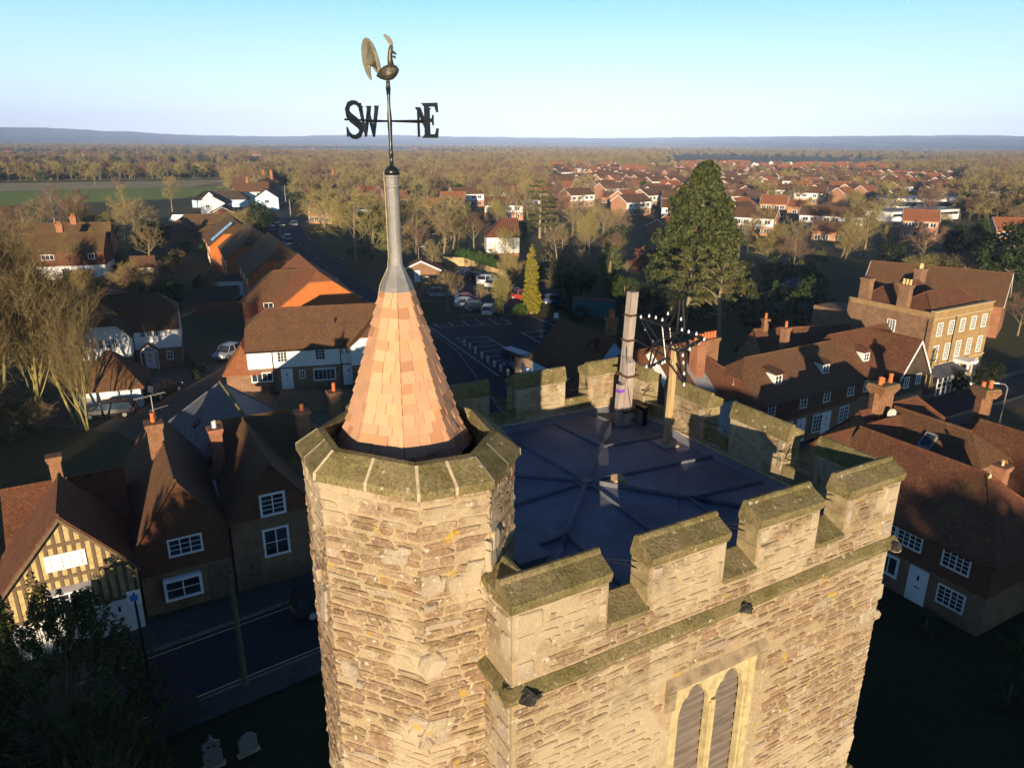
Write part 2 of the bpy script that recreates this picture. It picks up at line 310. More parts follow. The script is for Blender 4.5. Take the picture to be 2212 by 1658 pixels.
# ================================================================== THE CHURCH
rng = random.Random(11)
def stone_col(rg, kind=0):
    if kind == 1:
        b = rg.uniform(.34, .48); return (b, b * rg.uniform(.80, .87), b * rg.uniform(.58, .70))
    if kind == 3: b = rg.uniform(.27, .38); return (b, b * .80, b * .55)
    if kind == 2: b = rg.uniform(.15, .27); return (b, b * rg.uniform(.58, .66), b * rg.uniform(.32, .40))
    t = rg.random()
    if t < .5: b = rg.uniform(.20, .31); return (b, b * rg.uniform(.61, .69), b * rg.uniform(.36, .46))
    if t < .8: b = rg.uniform(.27, .38); return (b, b * rg.uniform(.68, .76), b * rg.uniform(.42, .52))
    if t < .9: b = rg.uniform(.23, .33); return (b, b * .56, b * .34)
    return stone_col(rg, 1)
def stone(mb, o, ax, nrm, cx, cz, hw, hh, rg, kind=0, th=None, sq=0.0):
    th = th or rg.uniform(.006, .02); n = 8 if sq else rg.choice((7, 8, 9, 10)); c = stone_col(rg, kind); base = []; mid = []; top = []
    tilt = rg.uniform(-.05, .05) * (1 - sq); sh = rg.uniform(-.5, .5) * (1 - sq); e = .28 if sq else rg.uniform(.34, .58); a0 = rg.uniform(0, .7) * (1 - sq)
    g1, g2 = rg.uniform(-.012, .012), rg.uniform(-.012, .012)
    for i in range(n):
        a = 2 * math.pi * (i + .5) / n + a0; j = rg.uniform(.86, 1.08) if not sq else rg.uniform(.92, 1.04)
        x = math.copysign(abs(math.cos(a)) ** e, math.cos(a)) * hw * j; z = math.copysign(abs(math.sin(a)) ** e, math.sin(a)) * hh * (rg.uniform(.82, 1.08) if not sq else j)
        x += sh * z; z += tilt * x
        base.append(o + ax * (cx + x) + Vector((0, 0, cz + z)) - nrm * .02)
        mid.append(o + ax * (cx + x * .97) + Vector((0, 0, cz + z * .95)) + nrm * (th * .6))
        q = .88 if sq else rg.uniform(.76, .90)
        top.append(o + ax * (cx + x * q) + Vector((0, 0, cz + z * q)) + nrm * max(.003, th + g1 * x / hw + g2 * z / hh))
    vs = base + mid + top
    fs = [(i, (i + 1) % n, n + (i + 1) % n, n + i) for i in range(n)] + [(n + i, n + (i + 1) % n, 2 * n + (i + 1) % n, 2 * n + i) for i in range(n)] + [tuple(range(2 * n, 3 * n))]
    mb.solid(vs, fs, 0, c)
def stones(mb, o, ax, nrm, x0, x1, z0, z1, rg, hole=None, quoin=(0, 0), gap=.015, hmin=.06, hmax=.125, drop=.09, long=1.1, brown=.12):
    z = z0
    while z < z1 - .04:
        h = min(rg.uniform(hmin, hmax), z1 - z); x = x0 + rg.uniform(-.03, .06); ph = rg.uniform(0, 6)
        while x < x1 - .05:
            wd = rg.uniform(.13, .42) * long * (1.25 if h < .09 else 1); wd = min(wd, x1 - x)
            cx, cz = x + wd / 2, z + h / 2 + .018 * math.sin(cx_ * 1.7 + ph) if (cx_ := x + wd / 2) is not None else 0
            bad = hole and any(a - .02 < cx + wd / 2 and cx - wd / 2 < b + .02 and c_ - .02 < cz + h / 2 and cz - h / 2 < d_ + .02 for a, b, c_, d_ in hole)
            inq = (quoin[0] and cx < x0 + quoin[0]) or (quoin[1] and cx > x1 - quoin[1])
            if not bad and not inq and wd > .07 and rg.random() > drop:
                stone(mb, o, ax, nrm, cx, cz, (wd - gap) / 2, (h - gap * .75) / 2, rg, 2 if rg.random() < brown else 0)
            x += wd
        z += h
    for side in (0, 1):                      # the larger dressed stones at a corner
        if quoin[side]:
            z = z0 + .02; k = 0
            while z < z1 - .12:
                h = min(rg.uniform(.22, .36), z1 - z - .01); wd = quoin[side] * (1.0 if k % 2 else .66)
                cx = x0 + wd / 2 + .012 if side == 0 else x1 - wd / 2 - .012
                stone(mb, o, ax, nrm, cx, z + h / 2, wd / 2 - .008, h / 2 - .014, rg, 1, .022, 1)
                z += h; k += 1
W_ = 6.87
church = empty('church', (TO.x, TO.y, 0), 0, 'square ragstone church tower with battlements, stair turret and shingled spire', 'church')
def C_(mb, name, mats, parent=church, **k):
    o = mb.build(name, mats, **k); o.parent = parent
    if parent is church: o.matrix_parent_inverse = Matrix.Translation(-TO)
    return o
MORT = (.43, .33, .20)
# tower body
mb = MB(); H0, H1, HS = 0.0, 18.10, 18.56; t = .35
WU0, WU1, WZ0, WZ1 = 2.5, 4.08, 13.6, 17.06
def fq(a, b, z0, z1, v=0.0): mb.face([tw(a, v, z0), tw(b, v, z0), tw(b, v, z1), tw(a, v, z1)], 0, MORT)
fq(0, WU0, H0, H1); fq(WU1, W_, H0, H1); fq(WU0, WU1, H0, WZ0); fq(WU0, WU1, WZ1, H1)
for a, b in ((WU0, 1), (WU1, -1)): mb.face([tw(a, 0, WZ0), tw(a, .4, WZ0), tw(a, .4, WZ1), tw(a, 0, WZ1)][::b], 0, MORT)
mb.face([tw(WU0, 0, WZ1), tw(WU1, 0, WZ1), tw(WU1, .4, WZ1), tw(WU0, .4, WZ1)], 0, MORT); mb.face([tw(WU0, 0, WZ0), tw(WU0, .4, WZ0), tw(WU1, .4, WZ0), tw(WU1, 0, WZ0)], 0, MORT)
mb.face([tw(W_, 0, H0), tw(W_, W_, H0), tw(W_, W_, H1), tw(W_, 0, H1)], 0, MORT)
mb.face([tw(W_, W_, H0), tw(0, W_, H0), tw(0, W_, H1), tw(W_, W_, H1)], 0, MORT); mb.face([tw(0, W_, H0), tw(0, 0, H0), tw(0, 0, H1), tw(0, W_, H1)], 0, MORT)
stones(mb, tw(0, 0, 0), U, -V, .02, W_ + .01, 12.6, 17.93, rng, hole=[(WU0 - .12, WU1 + .12, 13, WZ1 + .2)])
for k_ in range(20):
    x_ = rng.choice((rng.uniform(.1, .5), W_ - rng.uniform(.05, .4), rng.uniform(.5, 6.4), W_ - rng.uniform(.05, .3))); z_ = rng.uniform(13, 17.8)
    if WU0 - .3 < x_ < WU1 + .3 and z_ < 17.5: continue
    stone(mb, tw(0, 0, 0), U, -V, x_, z_, rng.uniform(.12, .26), rng.uniform(.08, .2), rng, 1, rng.uniform(.014, .026))
stones(mb, tw(W_, 0, 0), V, U, .02, 1.2, 12.6, 17.93, rng, quoin=(.45, 0))
stones(mb, tw(0, 0, 0), V, -U, .02, .85, 12.6, 17.93, rng, quoin=(.45, 0))
C_(mb, 'tower_wall', M['stone'], uv=False)
# parapet: low wall all round and merlons on it
front = [(0, 1.30), (1.93, 3.20), (3.80, 5.02), (5.62, W_)]; right = [(0, 1.28), (1.88, 3.18), (3.80, 5.02), (5.62, W_)]; back = [(0, 1.28), (1.92, 3.16), (3.78, 5.02), (5.64, W_)]
mb = MB(); cp = MB(); ash = MB(); rg = random.Random(5)
SIDES = [(Vector((0, 0, 0)), U, V, front, 0), (U * W_, V, -U, right, t), (V * W_, U, -V, back, t), (Vector((0, 0, 0)), V, U, [(0, .62)], t)]
for off, a, n, mer, lo in SIDES:
    o = TO + off; hi = W_ - lo if lo else W_
    L1 = hi if mer is not SIDES[3][3] else 6.5
    ce = (.30, .235, .13)
    mb.obox(o + a * lo + Vector((0, 0, 18.10)), a * (L1 - lo), n * t, (0, 0, HS - 18.10 - .07), 0, MORT)
    out, inn = -n, n
    q = (.28, .28)
    pos = sorted(mer)
    gaps = [(pos[i][1], pos[i + 1][0]) for i in range(len(pos) - 1)]
    for g0, g1 in gaps:    # crenel sills
        cp = MB(); cp.prism([o + a * g0 + n * y + Vector((0, 0, z)) for y, z in ((-.04, HS - .08), (-.045, HS - .01), (t - .03, HS + .15), (t + .015, HS + .14), (t + .015, HS - .08))], a * (g1 - g0), 0); C_(cp, 'crenel_sill', M['coping'], uv=False)
    for m0, m1 in pos:
        for e_, s_ in ((m0, -1), (m1, 1)):
            if .01 < e_ < W_ - .01:
                for q_ in range(2): mb.obox(o + a * e_ + n * .006 + Vector((0, 0, HS + .0 + q_ * .29)), a * (.012 * s_), n * (t - .012), (0, 0, .28), 1)
        x0 = max(m0, lo) if lo else m0; x1 = min(m1, hi) if lo and m1 > hi else m1
        e0 = m0 > 0.01; e1 = m1 < W_ - .01
        if x1 - x0 > .05: mb.obox(o + a * x0 + Vector((0, 0, HS - .07)), a * (x1 - x0), n * t, (0, 0, 19.17 - HS + .07), 0, MORT if False else ce)
        # coping with a weathered outer slope and a roll along the inner edge
        pr = [(-.02, 19.12), (-.045, 19.19), (-.05, 19.255), (.20, 19.375), (.215, 19.41), (.24, 19.432), (.28, 19.43), (.31, 19.395), (.345, 19.26), (.365, 19.18), (.36, 19.12)]
        c0 = x0 - (.025 if e0 else 0); c1 = x1 + (.025 if e1 else 0)
        if lo and not e0: c0 = .30
        if lo and not e1: c1 = W_ - .30
        if not lo: c0 = m0 - (.025 if e0 else .035); c1 = m1 + (.025 if e1 else .035)
        cp = MB(); nj = max(1, round((c1 - c0) / .75)); ds = (c1 - c0) / nj
        for j in range(nj):
            jz = rg.uniform(-.008, .008)
            cp.prism([o + a * (c0 + j * ds + (.006 if j else 0)) + n * y + Vector((0, 0, z + jz)) for y, z in pr], a * (ds - (.006 if j else 0)), 0)
        C_(cp, 'coping', M['coping'], uv=False)
        if off.length < .1 and a is U: stones(mb, o + Vector((0, 0, 0)), a, out, m0 + .01, m1 - .01, HS, 19.12, rg, quoin=(.17 if e0 else .4, .17 if e1 else .36), hmax=.125, long=.85)
        elif mer is SIDES[3][3]: stones(mb, o, a, out, .02, .62, HS - .1, 19.12, rg, quoin=(.3, 0))
        else: stones(mb, o + n * t, a, inn, x0 + .01, x1 - .01, HS, 19.12, rg, quoin=(.18 if e0 else 0, .18 if e1 else 0), hmin=.045, hmax=.095, gap=.02, long=.75)
    if a is U and lo == 0: stones(mb, o, a, out, .02, W_ - .02, 18.16, HS - .07, rg, quoin=(.4, .4))
    elif mer is not SIDES[3][3]: stones(mb, o + n * t, a, inn, .5, W_ - .5, 18.34, HS - .06, rg, hmin=.05, hmax=.1, gap=.02, long=.8)
par_ = C_(mb, 'parapet', [M['stone'], M['cheek']], uv=False)
# string courses
for zc, pj in ((18.03, .11), (13.35, .16)):
    mb = MB(); e = pj; rg = random.Random(int(zc))
    for o, a, n, L in ((TO, U, V, W_), (TO + U * W_, V, -U, W_), (TO, V, U, .75)):
        x = -e if n is V else 0; end = L + (e if n is V else 0)
        while x < end - .01:
            d = min(rg.uniform(.6, 1.1), end - x); j = rg.uniform(-.008, .008)
            mb.prism([o + a * x + n * y + Vector((0, 0, zc + z + j)) for y, z in ((.02, -.11), (-pj * .55, -.09), (-pj, -.02), (-pj, .03), (-.01, .11), (.05, .11))], a * (d - .006), 0); x += d
    C_(mb, 'string_course', M['coping'], uv=False)
# carved heads on the string course
for (u_, v_, sc_) in ((3.58, -.08, .11), (.16, -.08, .13), (6.84, -.10, .10)):
    mb = MB(); c0 = tw(u_, v_, 18.02); rg = random.Random(int(u_ * 10)); k = 12
    rows = []
    for i in range(8):
        ph = math.pi * i / 7; rows.append([c0 + (U * math.cos(2 * math.pi * j / k) * 1.15 - V * math.sin(2 * math.pi * j / k) * 1.3) * (sc_ * math.sin(ph) * rg.uniform(.55, 1.2)) + Vector((0, 0, sc_ * rg.uniform(.6, .9) * math.cos(ph))) for j in range(k)])
    for i in range(7):
        for j in range(k): mb.face([rows[i][j], rows[i][(j + 1) % k], rows[i + 1][(j + 1) % k], rows[i + 1][j]], 0 if i < 4 else 1)
    C_(mb, 'gargoyle', [M['soot'], M['cheek']], uv=False)
# belfry window
win = MB(); B0 = lambda u_, v_, z: tw(u_, v_, z)
def wbox(m, a, b, v0, v1, z0, z1, mi=0): m.obox(tw(a, v0, z0), U * (b - a), V * (v1 - v0), (0, 0, z1 - z0), mi)
wbox(win, WU0, WU0 + .12, -.012, .1, WZ0, WZ1 - .004); wbox(win, WU1 - .12, WU1, -.012, .1, WZ0, WZ1 - .004)
wbox(win, WU0 + .12, WU0 + .16, .02, .12, WZ0, 16.5); wbox(win, WU1 - .16, WU1 - .12, .02, .12, WZ0, 16.5)
um = (WU0 + WU1) / 2; wbox(win, um - .055, um + .055, .0, .12, WZ0, 16.5); wbox(win, um - .03, um + .03, -.02, .01, WZ0, 16.55)
for s0, s1 in ((WU0 + .12, um), (um, WU1 - .12)):
    c = (s0 + s1) / 2; hw = (s1 - s0) / 2 - .045; n = 22; pts = []
    for i in range(n + 1):
        x = -1 + 2 * i / n; zz = 16.42 + .50 * (1 - abs(x) ** 1.9) ** .62
        zz -= .075 * math.exp(-((abs(x) - .50) / .10) ** 2)
        pts.append((c + x * hw, min(zz, 16.96)))
    pts = [(s0, 16.42)] + pts + [(s1, 16.42)]
    for i in range(len(pts) - 1):
        (xa, za), (xb, zb) = pts[i], pts[i + 1]
        win.prism([tw(xa, .03, za), tw(xb, .03, zb), tw(xb, .03, 17.05), tw(xa, .03, 17.05)], V * .08)
wo = C_(win, 'belfry_window', M['tracery'], uv=False)
hd = MB()
hd.prism([tw(WU0 - .14, y, z) for y, z in ((0.02, 17.05), (-.08, 17.08), (-.09, 17.15), (.0, 17.25), (.02, 17.25))], U * (WU1 - WU0 + .28))
for a in (WU0 - .14, WU1 + .0): hd.prism([tw(a, y, z) for y, z in ((.02, 16.72), (-.07, 16.76), (-.08, 17.07), (.02, 17.07))], U * .14)
C_(hd, 'hood_mould', M['hood'], wo, uv=False)
lv = MB(); z = WZ0; rg = random.Random(3)
while z < 16.9:
    h = rg.uniform(.13, .2); j = rg.uniform(-.02, .02)
    lv.prism([tw(WU0 + .1, .26, z), tw(WU0 + .1, .12 + j * .5, z - .02), tw(WU0 + .1, .13 + j * .5, z + .015), tw(WU0 + .1, .29, z + h * 1.0)], U * (WU1 - WU0 - .2)); z += h
lv.obox(tw(WU0, .38, WZ0), U * (WU1 - WU0), V * .02, (0, 0, WZ1 - WZ0))
C_(lv, 'louvre', M['louvre'], wo, uv=False)
# lead roof with rolls
mb = MB(); rl = MB(); z0, zc = 18.24, 18.42; c = W_ / 2; i0, i1 = t, W_ - t; ctr = tw(c, c, zc); cs = [tw(i0, i0, z0), tw(i1, i0, z0), tw(i1, i1, z0), tw(i0, i1, z0)]
for i in range(4): mb.face([cs[i], cs[(i + 1) % 4], ctr])
for a, b, d1, d2 in ((cs[0], cs[1], U, V), (cs[1], cs[2], V, -U), (cs[2], cs[3], -U, -V), (cs[3], cs[0], -V, U)):   # lead upstand and gutter
    mb.obox(a + d1 * .0 + Vector((0, 0, -.05)), (b - a), d2 * .05, (0, 0, .17)); mb.prism([a + d2 * .05 + Vector((0, 0, .02)), a + d2 * .16 + Vector((0, 0, .012)), a + d2 * .05 + Vector((0, 0, .10))], b - a)
C_(mb, 'lead_roof', M['lead'])
def rz_(u_, v_): return zc - (zc - z0) * max(abs(u_ - c), abs(v_ - c)) / (c - t)
def roll(p, q, r=.035, m=0):
    n = max(2, int(math.hypot(p[0] - q[0], p[1] - q[1]) / .35)); P = []
    for i in range(n + 1):
        a = i / n; uu = p[0] + (q[0] - p[0]) * a; vv = p[1] + (q[1] - p[1]) * a; P.append(tw(uu, vv, rz_(uu, vv) + r * .45))
    rl.tube(P, r, 6, m)
h = c - t
for sx in (-1, 1):
    for sy in (-1, 1):
        a = (c + sx * .12, c + sy * .12); b = (c + sx * (h - .06), c + sy * (h - .06)); roll(a, b, .05)
        for f in (.40, .74):
            k = (c + sx * h * f, c + sy * h * f); roll(k, (c + sx * (h - .06), k[1])); roll(k, (k[0], c + sy * (h - .06)))
            for dd in (-1, 1): roll((k[0] + dd * sx * .0, k[1]), (k[0] + sx * .25, k[1] + sy * .25), .055)
for d in ((1, 0), (-1, 0), (0, 1), (0, -1)): roll((c + d[0] * .1, c + d[1] * .1), (c + d[0] * (h - .06), c + d[1] * (h - .06)))
rl.obox(tw(c - .2, c - .2, zc - .02), U * .4, V * .4, (0, 0, .05)); rl.obox(tw(c - .1, c - .1, zc + .03), U * .2, V * .2, (0, 0, .03))
C_(rl, 'lead_roll', M['leadroll'])
rg = random.Random(8)     # pale mortar fillet over the upstand
for a, d1, d2 in ((tw(W_ - t, t, 18.36), V, -U), (tw(t, W_ - t, 18.36), U, -V)):
    fl = MB()
    for i in range(23): fl.obox(a + d1 * (i * .255) + Vector((0, 0, rg.uniform(-.01, .012))), d1 * .256, d2 * rg.uniform(.03, .055), (0, 0, .045))
    C_(fl, 'mortar_fillet', M['joint'], uv=False)
# iron ties across the crenels
for off, a, n, mer, lo in SIDES[:3]:
    pos = sorted(mer)
    for i in range(3):
        g0, g1 = pos[i][1], pos[i + 1][0]; o = TO + off; ti = MB()
        pL = o + a * g0 + n * .22 + Vector((0, 0, 18.98)); pR = o + a * g1 + n * .22 + Vector((0, 0, 18.98))
        ti.tube([pR, o + a * (g1 - .22) + n * .62 + Vector((0, 0, 18.96)), pL + n * .3], .009, 5); ti.tube([pR + Vector((0, 0, .1)), o + a * (g1 - .22) + n * .62 + Vector((0, 0, 18.96))], .007, 5)
        C_(ti, 'iron_tie', M['black'], uv=False)
# ------------------------------------------------------------------ stair turret
TC = Vector((-1.28, 8.25, 0))
PV = [(-2.66, 8.23), (-2.22, 7.40), (-.98, 6.90), (-.19, 7.23), (.10, 8.15), (-.28, 9.15), (-.95, 9.66), (-2.20, 9.62)]
pv = [Vector((x, y, 0)) for x, y in PV]; wv = [TC + (p - TC) * .95 for p in pv]; nP = len(pv)
mb = MB(); rg = random.Random(21)
for i in range(nP):
    a, b = wv[i], wv[(i + 1) % nP]; d = (b - a); L = d.length; d.normalize(); nn = Vector((d.y, -d.x, 0))
    mb.face([a, b, b + Vector((0, 0, 20.44)), a + Vector((0, 0, 20.44))], 0, MORT)
    if i in (0, 1, 2, 3, 7): stones(mb, a.copy(), d, nn, -.02, L + .02, 12.4, 20.36, rg, drop=.05, brown=.5, gap=.012, hmin=.07, hmax=.13, long=1.1)
for i in range(nP):
    a, b = TC + (pv[i] - TC) * .70, TC + (pv[(i + 1) % nP] - TC) * .70
    mb.face([b + Vector((0, 0, 19.85)), a + Vector((0, 0, 19.85)), a + Vector((0, 0, 20.5)), b + Vector((0, 0, 20.5))], 0, (.13, .11, .08))
mb.face([TC + (p - TC) * .71 + Vector((0, 0, 19.86)) for p in pv], 0, (.05, .05, .06))
for (z, s) in ((13.35, 1.07),):
    for i in range(nP):
        a, b = TC + (wv[i] - TC) * s, TC + (wv[(i + 1) % nP] - TC) * s
        mb.prism([wv[i] + Vector((0, 0, z - .12)), a + Vector((0, 0, z - .04)), a + Vector((0, 0, z + .03)), wv[i] + Vector((0, 0, z + .16))], b - a, 0, (.22, .18, .09))
# weathered pale patches of old render on two faces
for i, x, z, wd, hh in ((1, .95, 19.6, .34, .2), (2, .14, 19.25, .3, .22), (2, .5, 19.2, .42, .3), (2, .1, 18.2, .25, .35), (3, .1, 19.5, .3, .5), (1, 1.15, 17.3, .3, .28), (2, .15, 17.2, .36, .4), (3, .35, 18.9, .4, .5), (1, .2, 17.8, .22, .3), (2, .2, 15.9, .4, .5), (0, .6, 18.6, .3, .5), (3, .2, 18.1, .5, .5)):
    a, b = wv[i], wv[(i + 1) % nP]; d = (b - a).normalized(); nn = Vector((d.y, -d.x, 0)); [stone(mb, a.copy(), d, nn, x + rg.uniform(-.1, .1) * k_, z + rg.uniform(-.14, .14) * k_, wd / 2 * (1 - .2 * k_), hh / 2 * (1 - .25 * k_), rg, 1, .03 + .012 * k_) for k_ in range(3)]
C_(mb, 'turret_wall', M['stone'], uv=False)
cp = MB(); jt = MB()
for i in range(nP):
    A, B = pv[i], pv[(i + 1) % nP]; L = (B - A).length; nj = 2 if L > .8 else 1
    f = lambda p, s, z: TC + (p - TC) * s + Vector((0, 0, z))
    for j in range(nj):
        p, q = A.lerp(B, j / nj), A.lerp(B, (j + 1) / nj); g = .012 / L
        p, q = p.lerp(q, g), q.lerp(p, g)
        ring = lambda x: [f(x, 1.0, 20.36), f(x, 1.0, 20.46), f(x, .80, 20.66), f(x, .74, 20.67), f(x, .72, 20.58), f(x, .72, 20.4)]
        P, Q = ring(p), ring(q); cp.solid(P + Q, [tuple(range(6)), tuple(range(11, 5, -1))] + [(k, k + 6, (k + 1) % 6 + 6, (k + 1) % 6) for k in range(6)])
        x = A.lerp(B, j / nj); d = (B - A).normalized()
        r0 = [f(x, s, z) - d * rg.uniform(.012, .024) for s, z in ((1.004, 20.37), (1.004, 20.463), (.80, 20.666))]; cp.solid(r0 + [v_ + d * .036 for v_ in r0], [(0, 1, 4, 3), (1, 2, 5, 4)], 1)
C_(cp, 'turret_coping', [M['coping'], M['joint']], uv=False)
# ------------------------------------------------------------------ shingled spire
SC = Vector((-1.37, 8.50, 0)); ph0 = R(-81); rS = math.hypot(SC.x, SC.y)
hz = lambda y: atd((855, y), rS).z
ZS0, ZS1, ZS2, ZS3 = 20.36, hz(615), hz(574), hz(382)
mb = MB(); rg = random.Random(31); NR = 17
def sr(t):           # spire radius, slightly bell-cast at the foot
    return .17 + (.80 - .17) * (1 - t) ** 1.04 + .05 * max(0, 1 - t * 6)
mb.lathe([(sr(0) - .02, ZS0), (sr(.5) - .03, ZS0 + (ZS1 - ZS0) * .5), (sr(1) - .02, ZS1)], SC.x, SC.y, 8, 0, ph0)
for i in range(len(mb.c)): mb.c[i] = (.3, .15, .08)
for r_ in range(NR):
    t0, t1 = r_ / NR, min(1.0, (r_ + 1.25) / NR); za, zb = ZS0 + (ZS1 - ZS0) * t0, ZS0 + (ZS1 - ZS0) * t1
    for k in range(8):
        a0, a1 = ph0 + k * math.pi / 4, ph0 + (k + 1) * math.pi / 4
        pt = lambda s_, rad, z: SC + Vector((math.cos(a0), math.sin(a0), 0)) * rad * (1 - s_) + Vector((math.cos(a1), math.sin(a1), 0)) * rad * s_ + Vector((0, 0, z))
        am = (a0 + a1) / 2; nn = Vector((math.cos(am), math.sin(am), .3)).normalized()
        side = .765 * sr(t0); s_ = 0.0
        while s_ < .999:
            wd = rg.uniform(.10, .21) / max(side, .12); e = min(1.0, s_ + wd)
            if 1 - e < .25 * wd: e = 1.0
            b = rg.uniform(.52, .63); dk = rg.random()
            c_ = (b, b * rg.uniform(.53, .58), b * rg.uniform(.30, .34)) if dk > .12 else (b * rg.uniform(.7, .9), b * .40, b * .21)
            g = .0025 / max(side, .1); dz = rg.uniform(-.014, .014); th = rg.uniform(.018, .032)
            i0, i1 = (s_ + g if s_ > 0 else 0), (e - g if e < 1 else 1)
            lo = [pt(i0, sr(t0) + .004, za + dz), pt(i1, sr(t0) + .004, za + dz)]; hi_ = [pt(i1, sr(t1) + .004, zb), pt(i0, sr(t1) + .004, zb)]
            o4 = [lo[0] + nn * th, lo[1] + nn * th, hi_[0] + nn * .003, hi_[1] + nn * .003]
            mb.solid(lo + hi_ + o4, [(4, 5, 6, 7), (0, 1, 5, 4), (1, 2, 6, 5), (3, 0, 4, 7)], 0, c_)
            s_ = e
C_(mb, 'spire', M['shingle'])
mb = MB(); mb.lathe([(.205, ZS1 - .06), (.185, ZS1), (.085, ZS2), (.074, ZS2 + .03)], SC.x, SC.y, 8, 0, ph0)
mb.lathe([(.078, ZS2 + .02), (.074, ZS2 + .3), (.074, ZS3 - .12), (.082, ZS3 - .11), (.082, ZS3 - .09), (.076, ZS3 - .08), (.077, ZS3 - .01), (.085, ZS3), (.085, ZS3 + .02)], SC.x, SC.y, 16)
cap = C_(mb, 'lead_cap', M['leadpipe'], uv=False)
mb = MB(); dr = Vector((-.98, -.2, 0)); ln = []
for z, r_ in ((ZS3 + .1, .03), (ZS3 + .05, .095), (ZS3 - .2, .087), (ZS2 + .1, .085), (ZS2 - .02, .10), (ZS1, .20), (ZS1 - .2, .24)): ln.append(SC + dr * r_ + Vector((0, 0, z)))
mb.tube(ln, .0045, 5); C_(mb, 'lightning_strip', M['joint'], cap, uv=False)
# the parts of the church not in frame: nave running away below the camera
mb = MB(); mb.face([tw(.4, -.02, 0), tw(.4, -24, 0), tw(.4, -24, 8), tw(.4, -.02, 8)][::-1]); mb.face([tw(6.4, -.02, 0), tw(6.4, -24, 0), tw(6.4, -24, 8), tw(6.4, -.02, 8)])
mb.face([tw(.4, -24, 0), tw(6.4, -24, 0), tw(6.4, -24, 8), tw(3.4, -24, 12), tw(.4, -24, 8)]); C_(mb, 'nave_wall', M['stone'], uv=False)
mb = MB(); mb.prism([tw(-.1, -.05, 7.7), tw(3.43, -.05, 12.3), tw(6.97, -.05, 7.7), tw(6.97, -.05, 7.9), tw(3.43, -.05, 12.5), tw(-.1, -.05, 7.9)], V * -24.4); C_(mb, 'nave_roof', M['tileold'])
# ------------------------------------------------------------------ weathervane
ZV = ZS3 + .02; ZA, ZT = hz(262), hz(190)
vane = empty('weathervane', (SC.x, SC.y, ZV), 0, 'black iron weathervane with bronze cockerel and compass letters on top of spire', 'weathervane')
VB = SC
def V_(mb, name, mats, parent=vane, **k):
    o = mb.build(name, mats, **k); o.parent = parent
    if parent is vane: o.matrix_parent_inverse = Matrix.Translation(-Vector((SC.x, SC.y, ZV)))
    return o
mb = MB(); mb.lathe([(.075, ZV), (.088, ZV + .015), (.088, ZV + .05), (.06, ZV + .075), (.05, ZV + .085), (.022, ZV + .10), (.02, ZV + .2), (.024, ZV + .21), (.024, ZV + .26), (.02, ZV + .27), (.02, ZA - .2), (.026, ZA - .03), (.026, ZA + .03), (.017, ZA + .15), (.017, ZT - .1), (.028, ZT), (.012, ZT)], SC.x, SC.y, 12)
V_(mb, 'mast', M['black'], uv=False, smooth=True)
def letter(ch):       # outline polygons in a unit box, x 0..1, y 0..1
    if ch == 'E': return [[(0, 0), (.95, 0), (1, .28), (.90, .28), (.80, .11), (.45, .11), (.45, .45), (.62, .45), (.66, .36), (.72, .36), (.72, .66), (.66, .66), (.62, .56), (.45, .56), (.45, .89), (.80, .89), (.90, .73), (1, .73), (.96, 1), (0, 1), (.18, .9), (.18, .1)]]
    if ch == 'N': return [[(0, 1), (0, .94), (.10, .9), (.10, .0), (.22, 0), (.22, .74), (.82, 0), (.92, 0), (.92, .94), (1, .97), (1, 1), (.72, 1), (.72, .97), (.80, .94), (.80, .30), (.30, 1)]]
    if ch == 'W': return [[(0, 1), (.28, 0), (.36, 0), (.52, .55), (.70, 0), (.78, 0), (1.05, 1), (.82, 1), (.85, .93), (.72, .34), (.60, .74), (.66, 1), (.40, 1), (.46, .92), (.31, .34), (.20, .93), (.24, 1)]]
    pts = []; cen = [(.86, .76), (.82, .88), (.66, .97), (.46, .98), (.26, .92), (.16, .78), (.20, .64), (.36, .54), (.58, .45), (.78, .34), (.84, .20), (.74, .08), (.54, .02), (.34, .03), (.18, .12), (.12, .26)]
    wd = [.02, .05, .06, .065, .08, .10, .12, .13, .13, .12, .10, .08, .065, .06, .05, .02]; L = []; Rr = []
    for i, p in enumerate(cen):
        a, b = cen[max(i - 1, 0)], cen[min(i + 1, 15)]; d = Vector((b[0] - a[0], b[1] - a[1])).normalized(); L.append((p[0] - d.y * wd[i], p[1] + d.x * wd[i])); Rr.append((p[0] + d.y * wd[i], p[1] - d.x * wd[i]))
    return [[L[i], L[i + 1], Rr[i + 1], Rr[i]] for i in range(15)] + [[(.80, .98), (.90, .98), (.90, .70), (.86, .70)], [(.08, .30), (.12, .30), (.16, .02), (.08, .02)]]
TH = R(35)
for ch, az, flip in (('N', TH, 0), ('E', TH + math.pi / 2, 0), ('S', TH + math.pi, 1), ('W', TH + 1.5 * math.pi, 1)):
    d = Vector((math.sin(az), math.cos(az), 0)); nn = Vector((d.y, -d.x, 0)); mb = MB(); mb.tube([Vector((SC.x, SC.y, ZA)), Vector((SC.x, SC.y, ZA)) + d * (s0_ := {'N': .6, 'E': .55, 'S': .66, 'W': .3}[ch])], .0105, 6)
    arm = V_(mb, 'letter_arm', M['black'], uv=False)
    mb = MB(); lw, lh, s0 = {'N': (.26, .325, .43), 'E': (.235, .35, .47), 'S': (.27, .355, .39), 'W': (.305, .33, .175)}[ch]
    for pl in letter(ch):
        pp = [(SC + d * (s0 + (1 - x if flip else x) * lw) + Vector((0, 0, ZA - lh / 2 + y * lh)) - nn * .006) for x, y in pl]
        mb.prism(pp, nn * .012)
    V_(mb, 'compass_letter', M['black'], arm, uv=False, fixn=True)
